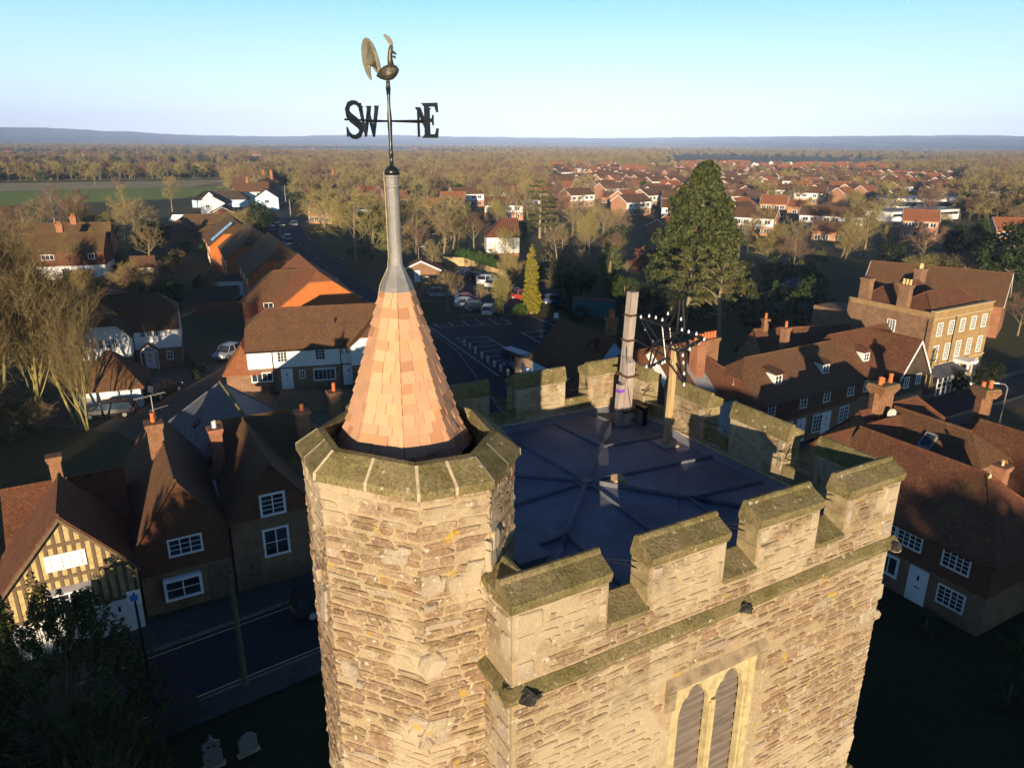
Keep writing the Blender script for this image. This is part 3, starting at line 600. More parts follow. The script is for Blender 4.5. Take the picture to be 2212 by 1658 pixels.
# cockerel, drawn in its own plane and given thickness
az = R(100); dR = Vector((math.sin(az), math.cos(az), 0)); dN = Vector((-dR.y, dR.x, 0)); kz = .00106
def ck(px, py, off=0.0): return SC + dR * ((px - 552) * kz * 1.06) + Vector((0, 0, ZT - .01 + (640 - py) * kz * .94)) + dN * off
rooster = empty('cockerel', (0, 0, 0)); rooster.parent = vane
def K_(mb, name, **k):
    o = mb.build(name, M['bronze'], **k); o.parent = rooster; o.matrix_parent_inverse = Matrix.Translation(-Vector((SC.x, SC.y, ZV))); return o
mb = MB(); rows = []
body = [(438, 515, 3, 4), (450, 500, 22, 16), (480, 490, 52, 34), (520, 478, 78, 52), (560, 472, 88, 60), (605, 462, 84, 56), (640, 455, 58, 38), (662, 452, 24, 18), (670, 452, 3, 3)]
for px, py, hh, th in body: rows.append([ck(px, py - hh * math.sin(2 * math.pi * j / 14) * (1.0 if math.sin(2 * math.pi * j / 14) < 0 else .85), kz * th * math.cos(2 * math.pi * j / 14)) for j in range(14)])
for i in range(len(rows) - 1):
    for j in range(14): mb.face([rows[i][j], rows[i][(j + 1) % 14], rows[i + 1][(j + 1) % 14], rows[i + 1][j]])
mb.tube([ck(590, 420), ck(583, 340), ck(588, 270), ck(600, 220), ck(606, 205)], [kz * 34, kz * 27, kz * 24, kz * 22, kz * 8], 10)
mb.tube([ck(552, 560), ck(552, 640)], [kz * 22, kz * 24], 8); K_(mb, 'bird_body', uv=False, smooth=True, fixn=True)
mb = MB(); tail = [(470, 470), (440, 478), (415, 440), (392, 405), (380, 440), (383, 500), (388, 555), (362, 535), (330, 470), (308, 390), (299, 300), (301, 215), (318, 155), (345, 126), (378, 135), (412, 175), (440, 235), (462, 310), (480, 380), (488, 430)]
mb.prism([ck(x, y, -.008) for x, y in tail], dN * .016)
for i in range(9): mb.tube([ck(452 - i * 3, 452 - i * 4, -.009), ck(425 - i * 9, 300 + i * 12, -.010), ck(375 - i * 6, 170 + i * 30, -.009)], .0035, 4)
K_(mb, 'tail_feather', uv=False, fixn=True)
mb = MB(); comb = [(620, 215), (585, 205), (570, 180), (548, 145), (530, 115), (530, 97), (548, 97), (556, 112), (567, 104), (572, 122), (583, 117), (587, 136), (598, 133), (600, 152), (609, 152), (609, 172), (617, 178)]
mb.prism([ck(x, y, -.006) for x, y in comb], dN * .012); K_(mb, 'comb', uv=False, fixn=True)
mb = MB(); mb.tube([ck(600, 268), ck(625, 280), ck(655, 300)], [kz * 18, kz * 15, kz * 3], 6); mb.tube([ck(612, 318), ck(630, 322), ck(640, 338)], [kz * 8, kz * 14, kz * 6], 6); K_(mb, 'beak', uv=False)
# ------------------------------------------------------------------ things on the tower roof
mast = empty('timber_mast', (2.33, 14.52, 18.26), 0, 'tall weathered square timber mast strapped to a shorter post on the lead roof', 'mast')
a0 = V * -.1
mb = MB(); mb.obox((-.0, -.0, 0), U * .17, V * .17, Vector((.10, 0, 2.86))); mb.build('mast_post', M['oakgrey'], mast)
mb = MB(); mb.obox(U * -.06 - V * .19, U * .19, V * .18, Vector((.03, 0, 1.42))); q = U * -.06 - V * .19 + Vector((.03, 0, 1.42)); mb.prism([q, q + V * .18, q + V * .18 + Vector((0, 0, .10)), ], U * .19)
mb.obox(U * -.2 - V * .15, U * .13, V * .12, Vector((.02, 0, .95))); mb.build('support_post', M['oakgrey'], mast)
for z, big in ((2.36, 0), (1.83, 0), (1.10, 1), (.32, 1)):
    mb = MB(); o = Vector((.10 * z / 2.86, 0, z))
    if big: mb.obox(o - U * .10 - V * .215, U * .33, V * .02, (0, 0, .045)); mb.obox(o - U * .10 + V * .18, U * .33, V * .02, (0, 0, .045)); mb.obox(o - U * .085 - V * .21, U * .02, V * .40, (0, 0, .045)); mb.obox(o + U * .19 - V * .21, U * .02, V * .40, (0, 0, .045))
    else: mb.obox(o - U * .02 - V * .03, U * .22, V * .02, (0, 0, .04)); mb.obox(o - U * .02 + V * .18, U * .22, V * .02, (0, 0, .04)); mb.obox(o - U * .02 - V * .03, U * .02, V * .23, (0, 0, .04)); mb.obox(o + U * .18 - V * .10, U * .02, V * .30, (0, 0, .04))
    mb.build('iron_strap', M['rust'], mast, uv=False)
mb = MB(); mb.obox(U * -.205 - V * .155 + Vector((.02, 0, .78)), U * .14, V * .13, (0, 0, .07)); mb.build('tape_band', M['purple'], mast, uv=False)
mb = MB(); mb.prism([Vector((math.cos(i * math.pi / 4 + .3), math.sin(i * math.pi / 4 + .3), 0)) * .27 + Vector((.03, -.03, -.06)) for i in range(8)], (0, 0, .09)); mb.build('foot_collar', M['leadroll'], mast, uv=False)
prop = empty('timber_prop', (3.10, 13.39, 18.27), 0, 'slim new timber prop standing on a base board by the parapet', 'post')
mb = MB(); mb.obox(-U * .05 - V * .05, U * .10, V * .10, Vector((.03, 0, 2.05))); mb.build('prop_post', M['pine'], prop)
mb = MB(); mb.obox(-U * .22 - V * .22, U * .36, V * .44, Vector((0, 0, .045))); mb.build('base_board', M['oakgrey'], prop)
# illuminated star: two five-pointed frames of black bar, bulbs round the edge
mp = Vector((2.42, 14.50, 0))
def sp(x, y):
    d = ray(*SZ(x, y)); k = ((mp - CAM).dot(U)) / d.dot(U); return CAM + d * k
star = empty('star_decoration', (2.9, 13.6, 20.4), 0, 'black star shaped light frame with round bulbs bolted to the timber mast', 'light')
tips = [sp(1045, 75), sp(1385, 690), sp(1095, 1390), sp(545, 1140), sp(420, 375)]; inn_ = [sp(1035, 560), sp(1050, 890), sp(850, 1000), sp(650, 770), sp(795, 480)]
def S_(mb, name, mats, **k):
    o = mb.build(name, mats, **k); o.parent = star; o.matrix_parent_inverse = Matrix.Translation(-Vector((2.9, 13.6, 20.4))); return o
for off in (-.09, .09):
    mb = MB()
    for i in range(5):
        mb.tube([tips[i] + U * off * .4, inn_[i] + U * off], .019, 5); mb.tube([inn_[i] + U * off, tips[(i + 1) % 5] + U * off * .4], .019, 5); mb.tube([inn_[i] + U * off, inn_[(i + 2) % 5] + U * off], .013, 5)
    S_(mb, 'star_frame', M['black'], uv=False)
mb = MB()
for i in range(5): mb.tube([inn_[i] - U * .09, inn_[i] + U * .09], .012, 5)
for a, b in ((sp(330, 335), sp(1390, 690)), (sp(305, 715), sp(860, 1000))): mb.tube([a, b], .014, 5)
rg = random.Random(2); pr = None
for i in range(5):
    for j in range(9):
        q = tips[i].lerp(inn_[i], j / 9) + U * rg.uniform(-.14, .14) + Vector((0, 0, rg.uniform(-.07, .05)))
        if pr is not None and j: mb.tube([pr, (pr + q) / 2 + Vector((0, 0, -.05)), q], .005, 3, caps=False)
        pr = q
S_(mb, 'cross_bar', M['black'], uv=False)
for x, y in ((562, 335), (668, 360), (773, 395), (1192, 585), (1315, 620), (1440, 705), (1208, 862), (1098, 958), (1108, 1075), (1120, 1248), (1118, 1425), (518, 1140), (680, 1127), (772, 1082), (808, 1062), (558, 1002), (430, 350), (1085, 555), (862, 300), (1070, 385), (615, 750), (505, 545)):
    mb = MB(); c0 = sp(x, y) - U * .05; mb.lathe([(.004, c0.z - .025), (.016, c0.z - .018), (.023, c0.z - .003), (.021, c0.z + .01), (.012, c0.z + .025), (.009, c0.z + .045)], c0.x, c0.y, 10)
    b_ = S_(mb, 'bulb', M['bulb'], uv=False, smooth=True)
mb = MB(); p0 = Vector((2.36, 14.42, 20.9)); pts = [Vector((2.36, 14.38, 20.0)), Vector((2.40, 14.36, 19.3)), Vector((2.5, 14.3, 18.75)), Vector((2.66, 14.1, 18.4))]
rg = random.Random(4); q = [at(T4(a, b), 18.36) for a, b in ((1085, 490), (1110, 540), (1150, 570), (1190, 615), (1245, 650), (1300, 690), (1330, 740), (1345, 830), (1335, 900), (1340, 980), (1345, 1040), (1330, 1100))]
mb.tube(pts + q, .007, 5); tag(mb.build('power_cable', M['black'], uv=False), 'thin black cable trailing down the mast and over the lead roof', 'cable')
bx = at(T4(1095, 480), 18.28); sb = empty('junction_box', bx, 0, 'black square box standing against the parapet beside the mast', 'box')
mb = MB(); mb.obox(-U * .06 - V * .17, U * .1, V * .30, (0, 0, .40)); mb.build('box_body', M['black'], sb, uv=False); mb = MB(); mb.obox(-U * .072 - V * .13, U * .012, V * .22, (0, 0, .32)); mb.build('box_lid', M['leadroll'], sb, uv=False)
bx = at(T4(955, 870), 18.40); bl = empty('timber_block', bx, R(20), 'small sawn timber block lying beside the centre of the lead roof', 'block')
mb = MB(); mb.prism([(-.13, -.08, 0), (.13, -.08, 0), (.13, .10, 0), (-.13, .10, 0)], (0, 0, .05)); mb.prism([(-.10, -.07, .05), (-.10, .09, .05), (-.10, .09, .15), (-.10, -.07, .10)], (.2, 0, 0)); mb.build('block_body', M['pine'], bl)
bx = at(T4(345, 1385), 18.3); hb = empty('roof_hatch', bx, 0, 'low dark lead covered hatch box in the roof corner by the turret', 'hatch')
mb = MB(); mb.obox(-U * .22 - V * .3, U * .44, V * .6, (0, 0, .22)); mb.build('hatch_kerb', M['leadroll'], hb, uv=False); mb = MB(); mb.obox(-U * .25 - V * .33 + Vector((0, 0, .225)), U * .50, V * .66, (0, 0, .04)); mb.build('hatch_lid', M['leadroll'], hb, uv=False)
# ================================================================== SETTING: ground, roads, fields, hills
def struct(o): o['kind'] = 'structure'; return o
def sheet(name, pts, mat, z): mb = MB(); mb.face([(p[0], p[1], z) for p in pts]); return struct(mb.build(name, mat, uv=False))
gm = NB('meadow_ground', .95, .1); _o = gm.co()
_c = gm.mix(gm.ramp(gm.noise(_o, .004, 5, .6), .4, .6), (.10, .092, .038), (.14, .115, .06)); _c = gm.mix(gm.ramp(gm.noise(_o, .05, 5, .65), .35, .65, 0, .6), _c, (.075, .085, .03)); _c = gm.mix(gm.ramp(gm.noise(_o, 1.2, 4, .7), .4, .8, 0, .5), _c, (.06, .045, .025)); gm.color(_c); gm.bump(gm.noise(_o, 3.0, 4), .8, .35)
mb = MB(); mb.face([(-40000, -4000, 0), (40000, -4000, 0), (40000, 60000, 0), (-40000, 60000, 0)]); struct(mb.build('ground', gm.mat, uv=False))
def grass_mat(name, cols, scs, b=1.0):      # standing blades and stalks face a low sun better than the flat ground does
    m = ground_mat(name, cols, scs, b)
    for n in m.node_tree.nodes:
        if n.type == 'BUMP': n.inputs['Distance'].default_value = .8
        if n.type == 'TEX_NOISE' and abs(n.inputs['Scale'].default_value - scs[-1] * 3) < 1e-4: n.inputs['Scale'].default_value = 2.5
    return m
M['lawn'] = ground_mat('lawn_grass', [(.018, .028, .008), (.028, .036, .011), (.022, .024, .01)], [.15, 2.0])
M['field'] = grass_mat('green_field', [(.22, .31, .06), (.27, .34, .075), (.23, .28, .075)], [.01, .12], 1.0); M['pale'] = grass_mat('stubble_field', [(.40, .33, .18), (.46, .37, .22), (.36, .31, .15)], [.006, .05]); M['olive'] = grass_mat('rough_pasture', [(.25, .23, .09), (.30, .26, .115), (.21, .20, .075)], [.008, .09])
def strip(name, pts, wd, mat, z, off=0.0, parent=None):
    mb = MB(); n = len(pts); L = []
    for i, p in enumerate(pts):
        a, b = Vector(pts[max(0, i - 1)][:2]), Vector(pts[min(n - 1, i + 1)][:2]); d = (b - a).normalized(); nn = Vector((-d.y, d.x)); q = Vector(p[:2]) + nn * off
        L.append((q + nn * wd / 2, q - nn * wd / 2))
    for i in range(n - 1): mb.face([(*L[i][1], z), (*L[i + 1][1], z), (*L[i + 1][0], z), (*L[i][0], z)])
    o = mb.build(name, mat, uv=False); return struct(o) if parent is None else setattr(o, 'parent', parent) or o
def kerb(pts, wd, h, off, name='kerb'):
    mb = MB(); n = len(pts); L = []
    for i, p in enumerate(pts):
        a, b = Vector(pts[max(0, i - 1)][:2]), Vector(pts[min(n - 1, i + 1)][:2]); d = (b - a).normalized(); nn = Vector((-d.y, d.x)); q = Vector(p[:2]) + nn * off
        L.append((q + nn * wd / 2, q - nn * wd / 2))
    for i in range(n - 1):
        a, b, c_, d_ = L[i][1], L[i + 1][1], L[i + 1][0], L[i][0]; mb.solid([(*a, 0), (*b, 0), (*c_, 0), (*d_, 0), (*a, h), (*b, h), (*c_, h), (*d_, h)], [(4, 5, 6, 7), (0, 1, 5, 4), (2, 3, 7, 6), (1, 2, 6, 5), (3, 0, 4, 7)])
    return struct(mb.build(name, M['kerbstone'], uv=False))
n1, n2 = at(R9(840, 1180)), at(R9(2120, 655)); rdir = Vector((n2.x - n1.x, n2.y - n1.y, 0)).normalized(); rnv = Vector((-rdir.y, rdir.x, 0))
f1 = at(R9(1400, 520)); rw = (f1 - n1).dot(rnv); rmid = n1 + rnv * rw / 2
hs = [rmid + rdir * s_ for s_ in (-120, -60, -20, 0, 20, 40)]; e_ = hs[-1]; hs += [e_ + U * s_ for s_ in (20, 45, 80, 160)]
strip('high_street', hs, rw, M['asphalt'], .012); kerb(hs, .16, .12, rw / 2 + .08); kerb(hs, .16, .12, -rw / 2 - .08)
strip('pavement', hs, 2.4, M['paving'], .11, rw / 2 + 1.36); strip('pavement', hs, 1.4, M['paving'], .11, -rw / 2 - .86)
strip('road_marking', hs, .09, M['ypaint'], .018, rw / 2 - .3); strip('road_marking', hs, .09, M['ypaint'], .018, -rw / 2 + .3)
nr = [Vector(p) for p in ((0, 46), (-4, 62), (-9.5, 82), (-19, 105), (-29, 125), (-55, 186), (-92, 290), (-130, 420))]
strip('north_road', nr, 6.5, M['asphalt'], .008); kerb(nr[1:], .16, .12, 3.33); kerb(nr[1:], .16, .12, -3.33)
strip('pavement', nr[1:], 1.8, M['paving'], .11, 4.32)
for i in range(26):
    t_ = i / 26; k = t_ * 5.0; a, b = nr[2 + int(min(k, 4))], nr[3 + int(min(k, 4))]; q = a.lerp(b, k - int(min(k, 4))); d = (b - a).normalized(); strip('road_marking', [q, q + d * 2.0], .12, M['paint'], .014)
lot = [at(R7(*p)) for p in ((40, 640), (330, 632), (840, 615), (1130, 640), (1330, 700), (1230, 860), (1010, 1000), (830, 1330), (420, 1250), (200, 1000))]
sheet('car_park', lot, M['asphalt'], .016)
lot2 = [at(R7(*p)) for p in ((330, 600), (840, 600), (1050, 500), (950, 400), (700, 270), (450, 190), (330, 230), (250, 380), (60, 380), (60, 470), (300, 500))]
sheet('upper_car_park', lot2, M['asphalt'], .010)
def line(a, b, w_=.10): strip('road_marking', [at(R7(*a)), at(R7(*b))], w_, M['paint'], .022)
for x0, y0, x1, y1 in ((105, 655, 190, 715), (235, 650, 320, 708), (370, 648, 445, 702), (500, 645, 575, 697), (610, 640, 700, 693), (715, 632, 812, 688), (190, 715, 815, 688), (990, 625, 1180, 705), (892, 762, 1110, 745), (892, 762, 1050, 850), (970, 803, 1120, 792), (335, 808, 595, 797), (335, 808, 430, 870), (595, 797, 860, 952), (470, 840, 645, 838), (470, 885, 690, 868), (540, 925, 760, 905), (590, 970, 840, 948), (650, 1012, 880, 985), (95, 700, 700, 1130), (1095, 660, 1190, 655)): line((x0, y0), (x1, y1))
sheet('courtyard', [(-45, 60), (-34, 58), (-22, 48), (-16, 52), (-12, 62), (-13, 70), (-27, 70), (-26, 78), (-30, 80), (-44, 74)], M['gravel'], .006)
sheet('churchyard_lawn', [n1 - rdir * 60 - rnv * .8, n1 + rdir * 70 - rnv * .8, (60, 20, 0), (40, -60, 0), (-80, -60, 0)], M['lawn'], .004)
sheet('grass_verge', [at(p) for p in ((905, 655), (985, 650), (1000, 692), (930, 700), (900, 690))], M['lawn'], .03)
# fields, far left
def azr(az, r): return (math.sin(R(az)) * r, math.cos(R(az)) * r)
sheet('green_field', [azr(-48, 340), azr(-24, 355), azr(-20.5, 395), azr(-20.5, 445), azr(-48, 455)], M['field'], .05)
sheet('stubble_field', [azr(-48, 457), azr(-20.5, 447), azr(-21, 520), azr(-48, 560)], M['pale'], .05)
sheet('green_field', [azr(-17, 360), azr(-13, 370), azr(-12.5, 470), azr(-17.5, 440)], M['field'], .05)
sheet('rough_pasture', [azr(-48, 590), azr(-21, 530), azr(-15, 620), azr(-19, 900), azr(-48, 900)], M['olive'], .05)
sheet('stubble_field', [azr(-48, 930), azr(-19, 925), azr(-14, 1150), azr(-20, 1250), azr(-48, 1280)], M['pale'], .05)
sheet('rough_pasture', [azr(-48, 1330), azr(-24, 1300), azr(-22, 1900), azr(-48, 2100)], M['olive'], .05)
sheet('stubble_field', [azr(-9, 1700), azr(-2, 1600), azr(-1.5, 1900), azr(-8, 2100)], M['pale'], .05)
sheet('stubble_field', [azr(-17, 2250), azr(-6, 2200), azr(-7, 2700), azr(-17, 2900)], M['pale'], .05)
sheet('green_field', [azr(-6, 390), azr(4, 400), azr(3.5, 450), azr(-6, 440)], M['olive'], .05)
# hills on the horizon
def ridge(az):
    pts = [(-62, 225), (-42, 220), (-33, 172), (-27, 135), (-22, 95), (-17, 92), (-12, 118), (-6, 112), (0, 100), (6, 96), (12, 108), (18, 118), (24, 132), (30, 135), (36, 128), (62, 130)]
    for (a, h0), (b, h1) in zip(pts, pts[1:]):
        if a <= az <= b: k = (az - a) / (b - a); k = k * k * (3 - 2 * k); return h0 + (h1 - h0) * k
    return 100
mb = MB(); NA, NRr = 260, 26; gr = []
for j in range(NRr + 1):
    row = []
    for i in range(NA + 1):
        az = -62 + 124 * i / NA; near = 5200 if az < 8 else 5200 - 1900 * min(1, (az - 8) / 12); f = j / NRr; r = near + (11500 - near) * f
        s_ = min(1, f / .72); s_ = s_ * s_ * (3 - 2 * s_); h = .86 * ridge(az) * s_ * (1 + .10 * noise.noise(Vector((az * .45, f * 5, 1.3)))) - 2 + 7 * s_ * noise.noise(Vector((az * 1.7, f * 9, 4))) + s_ * 3.5 * abs(noise.noise(Vector((az * 7, f * 20, 9))))
        row.append((math.sin(R(az)) * r, math.cos(R(az)) * r, h))
    gr.append(row)
for j in range(NRr):
    for i in range(NA): mb.face([gr[j][i], gr[j][i + 1], gr[j + 1][i + 1], gr[j + 1][i]])
hm = NB('wooded_hills', .95, .05); _o = hm.co('Object', (1, .45, 3)); _c = hm.mix(hm.ramp(hm.noise(_o, .0016, 5, .6), .46, .6), (.035, .040, .025), (.115, .11, .06)); _c = hm.mix(hm.ramp(hm.noise(_o, .008, 5, .7), .42, .7, 0, .8), _c, (.028, .028, .02)); hm.color(_c)
struct(mb.build('hills', hm.mat, uv=False, smooth=True))

# ================================================================== HOUSES
class House:
    """A house in its own frame: x along the front wall, y away from the front, z up."""
    def __init__(s, name, label, A, L, ang, D, he, cat='house', group=None):
        s.o = empty(name, (A[0], A[1], 0), ang, label, cat, group); s.L, s.D, s.he = L, D, he
    def roof(s, he, hr, x0, x1, y0, y1, mat, axis='x', ends='gg', over=.35, gov=.18, th=.13, barge=None, name='roof', hh=.5, hipd=None, wall=None):
        # ridge along `axis`; ends: g gable, h hip, k half hip (start, end)
        if axis == 'x': S0, S1, T0, T1 = x0, x1, y0, y1; P = lambda s_, t_, z: (s_, t_, z)
        else: S0, S1, T0, T1 = y0, y1, x0, x1; P = lambda s_, t_, z: (t_, s_, z)
        Wd = T1 - T0; m = (T0 + T1) / 2; sl = (hr - he) / (Wd / 2); ze = he - sl * over; hd = hipd or Wd / 2 * .95
        F = {}
        def end(side):
            k = ends[side]; e = S0 if side == 0 else S1; d = 1 if side == 0 else -1
            if k == 'g': return dict(eave=e - d * gov, rid=e - d * gov, k=k)
            if k == 'h': return dict(eave=e - d * over, rid=e + d * hd, k=k)
            return dict(eave=e - d * gov, rid=e + d * hd * (1 - hh) * 1.05, k=k, z=he + (hr - he) * hh)
        a, b = end(0), end(1); faces = []
        for sg in (-1, 1):
            t0 = m + sg * (Wd / 2 + over); tt = lambda z: m + sg * (hr - z) / sl
            pl = [P(a['eave'], t0, ze), P(b['eave'], t0, ze)]
            if b['k'] == 'k': pl.append(P(b['eave'], tt(b['z']), b['z']))
            pl.append(P(b['rid'], m, hr)); pl.append(P(a['rid'], m, hr))
            if a['k'] == 'k': pl.append(P(a['eave'], tt(a['z']), a['z']))
            faces.append(pl)
        for q in (a, b):
            if q['k'] == 'h': faces.append([P(q['eave'], m - Wd / 2 - over, ze), P(q['eave'], m + Wd / 2 + over, ze), P(q['rid'], m, hr)])
            if q['k'] == 'k': w_ = (hr - q['z']) / sl; faces.append([P(q['eave'], m - w_, q['z']), P(q['eave'], m + w_, q['z']), P(q['rid'], m, hr)])
        mb = MB(); idx = {}; V_l = []; FF = []; cnt = {}
        for pl in faces:
            f = []
            for p in pl:
                key = tuple(round(c_, 3) for c_ in p)
                if key not in idx: idx[key] = len(V_l); V_l.append(p)
                f.append(idx[key])
            FF.append(f)
            for i in range(len(f)): e = tuple(sorted((f[i], f[(i + 1) % len(f)]))); cnt[e] = cnt.get(e, 0) + 1
        n = len(V_l); VV = V_l + [(x, y, z - th) for x, y, z in V_l]; fs = [tuple(f) for f in FF] + [tuple(n + i for i in reversed(f)) for f in FF] + [(e[0], e[1], n + e[1], n + e[0]) for e, c_ in cnt.items() if c_ == 1]
        mb.solid(VV, fs, 0)
        ra, rb = a['rid'], b['rid']                       # ridge tiles
        mb.tube([P(min(ra, rb), m, hr + .0), P(max(ra, rb), m, hr + .0)], .10, 6, 0)
        for q, e in ((a, S0), (b, S1)):
            if q['k'] == 'h':
                for sg in (-1, 1): mb.tube([P(q['eave'], m + sg * (Wd / 2 + over), ze), P(q['rid'], m, hr)], .075, 5, 0)
        r_ = mb.build(name, mat, s.o, fixn=True)
        if barge:
            for q, d in ((a, -1), (b, 1)):
                if q['k'] in 'gk':
                    bb = MB()
                    zt = q.get('z', hr); 
                    for sg in (-1, 1):
                        t0 = m + sg * (Wd / 2 + over); t1 = m + sg * (hr - zt) / sl
                        p0, p1 = Vector(P(q['eave'] + d * .004, t0, ze - .03)), Vector(P(q['eave'] + d * .004, t1, zt - .03)); e = Vector(P(d * .05, 0, 0)); bb.prism([p0 + Vector((0, 0, .02)), p1 + Vector((0, 0, .02)), p1 - Vector((0, 0, .22)), p0 - Vector((0, 0, .22))], e)
                    bb.build('bargeboard', barge, r_, uv=False, fixn=True)
        if wall is not None:                              # the walls under this roof, gable ends included
            wb = MB(); wz = wall.get('z0', 0); split = wall.get('split'); eps = .06
            def ring(z0_, z1_, g, mat_i, o_):
                c_ = [(S0 - o_, T0 - o_), (S1 + o_, T0 - o_), (S1 + o_, T1 + o_), (S0 - o_, T1 + o_)]
                for i in range(4):
                    p, q_ = c_[i], c_[(i + 1) % 4]
                    if g and i in (1, 3):
                        k = ends[1 if i == 1 else 0]; s_ = p[0]
                        lo, hi_ = (T0 - o_, T1 + o_)
                        pl = [P(s_, p[1], z0_), P(s_, q_[1], z0_), P(s_, q_[1], z1_)]
                        if k == 'g': pl.append(P(s_, m, hr - eps - .05))
                        elif k == 'k': zt = he + (hr - he) * hh - .08; w_ = (hr - zt) / sl - .05; sg = 1 if q_[1] > p[1] else -1; pl += [P(s_, m + sg * w_, zt), P(s_, m - sg * w_, zt)]
                        pl.append(P(s_, p[1], z1_)); wb.face(pl, mat_i)
                    else: wb.face([P(*p, z0_), P(*q_, z0_), P(*q_, z1_), P(*p, z1_)], mat_i)
            ms = wall['m'] if isinstance(wall['m'], (list, tuple)) else [wall['m']]
            if split: ring(wz, split, False, 0, 0); ring(split, he - eps, True, len(ms) - 1, .05); wb.face([P(S0 - .05, T0 - .05, split), P(S1 + .05, T0 - .05, split), P(S1 + .05, T1 + .05, split), P(S0 - .05, T1 + .05, split)], len(ms) - 1)
            else: ring(wz, he - eps, True, 0, 0)
            wb.build(wall.get('name', 'wall'), ms, s.o, fixn=True)
        return r_
    def frame(s, f, a, z, y=None):
        if f == 'f': return Vector((a, 0 if y is None else y, z)), Vector((1, 0, 0)), Vector((0, -1, 0))
        if f == 'b': return Vector((a, s.D if y is None else y, z)), Vector((-1, 0, 0)), Vector((0, 1, 0))
        if f == 'l': return Vector((0 if y is None else y, a, z)), Vector((0, -1, 0)), Vector((-1, 0, 0))
        return Vector((s.L if y is None else y, a, z)), Vector((0, 1, 0)), Vector((1, 0, 0))
    def window(s, f, a, z, w_, h, cols=2, rows=2, y=None, mat=None, out=.05, fr=.08, bar=.035, bay=0.0):
        o, ax, n = s.frame(f, a, z, y); up = Vector((0, 0, 1)); mb = MB(); n0 = n * out
        if bay:
            q = [o - ax * w_ / 2, o - ax * w_ / 2 + n * bay, o + ax * w_ / 2 + n * bay, o + ax * w_ / 2]
            bb = MB(); bb.prism([p - up * (h / 2 + .05) for p in q], up * .1); bb.prism([p + up * h / 2 for p in [o - ax * (w_ / 2 + .1), o - ax * (w_ / 2 + .1) + n * (bay + .12), o + ax * (w_ / 2 + .1) + n * (bay + .12), o + ax * (w_ / 2 + .1)]], up * .1)
            bb.prism([q[0] - up * h / 2, q[0] + n * bay * .98 - up * h / 2, q[0] + n * bay * .98 + up * h / 2, q[0] + up * h / 2], ax * .06); bb.prism([q[3] - up * h / 2 - ax * .06, q[3] + n * bay * .98 - up * h / 2 - ax * .06, q[3] + n * bay * .98 + up * h / 2 - ax * .06, q[3] + up * h / 2 - ax * .06], ax * .06)
            mat0 = bb.build('bay_window', M['white'], s.o, uv=False); o = o + n * bay
        def bx(x0, x1, z0, z1, d): mb.obox(o + ax * x0 + up * z0 - n * .02, ax * (x1 - x0), up * (z1 - z0), n * (d + .02))
        bx(-w_ / 2 - fr, w_ / 2 + fr, -h / 2 - fr, -h / 2, out + .03); bx(-w_ / 2 - fr, w_ / 2 + fr, h / 2, h / 2 + fr, out); bx(-w_ / 2 - fr, -w_ / 2, -h / 2, h / 2, out); bx(w_ / 2, w_ / 2 + fr, -h / 2, h / 2, out)
        for i in range(1, cols): x = -w_ / 2 + w_ * i / cols; b_ = bar * (1.7 if cols == 2 or (cols == 4 and i % 2 == 0) or cols == 3 else 1); bx(x - b_ / 2, x + b_ / 2, -h / 2, h / 2, out - .01)
        for j in range(1, rows): z_ = -h / 2 + h * j / rows; bx(-w_ / 2, w_ / 2, z_ - bar / 2, z_ + bar / 2, out - .015)
        wn = mb.build('window', mat or M['white'], s.o, uv=False)
        g = MB(); g.face([o - ax * w_ / 2 - up * h / 2 + n * .012, o + ax * w_ / 2 - up * h / 2 + n * .012, o + ax * w_ / 2 + up * h / 2 + n * .012, o - ax * w_ / 2 + up * h / 2 + n * .012]); g.build('pane', M['glass'], wn, uv=False)
        return wn
    def door(s, f, a, w_=.95, h=2.05, mat=None, y=None, z0=.05):
        o, ax, n = s.frame(f, a, z0, y); up = Vector((0, 0, 1)); mb = MB()
        mb.obox(o - ax * (w_ / 2 + .09) - n * .02, ax * .09, up * (h + .09), n * .09); mb.obox(o + ax * w_ / 2 - n * .02, ax * .09, up * (h + .09), n * .09); mb.obox(o - ax * w_ / 2 - n * .02 + up * h, ax * w_, up * .09, n * .09); mb.obox(o - ax * w_ / 2 - n * .02, ax * w_, up * h, n * .06)
        d = mb.build('door', mat or M['white'], s.o, uv=False)
        k = MB(); k.obox(o + ax * (-.06) + up * (h * .68) + n * .04, ax * .12, up * .3, n * .012); k.obox(o + ax * (-.14) + up * (h * .45) + n * .04, ax * .28, up * .06, n * .015); k.build('letterbox', M['black'], d, uv=False); return d
    def chimney(s, x, y, z0, z1, w_=.7, d=.7, mat=None, pots=2, potm=None, along='x', ph=.55, pr=.13, flare=True):
        mb = MB(); mb.box(x - w_ / 2, x + w_ / 2, y - d / 2, y + d / 2, z0, z1 - .32)
        if flare: mb.box(x - w_ / 2 - .06, x + w_ / 2 + .06, y - d / 2 - .06, y + d / 2 + .06, z1 - .322, z1 - .16); mb.box(x - w_ / 2 - .1, x + w_ / 2 + .1, y - d / 2 - .1, y + d / 2 + .1, z1 - .162, z1)
        else: mb.box(x - w_ / 2, x + w_ / 2, y - d / 2, y + d / 2, z1 - .322, z1)
        c_ = mb.build('chimney', mat or M['brickred'], s.o)
        for i in range(pots):
            q = (i - (pots - 1) / 2) * (.36 if pots > 1 else 0); px, py = (x + q, y) if along == 'x' else (x, y + q)
            p = MB(); p.lathe([(pr, z1 - .05), (pr * .92, z1 + ph * .55), (pr * .82, z1 + ph * .82), (pr * .98, z1 + ph * .84), (pr * .98, z1 + ph), (pr * .7, z1 + ph - .03)], px, py, 10); p.build('chimney_pot', potm or M['pot'], c_, uv=False, smooth=False)
        return c_
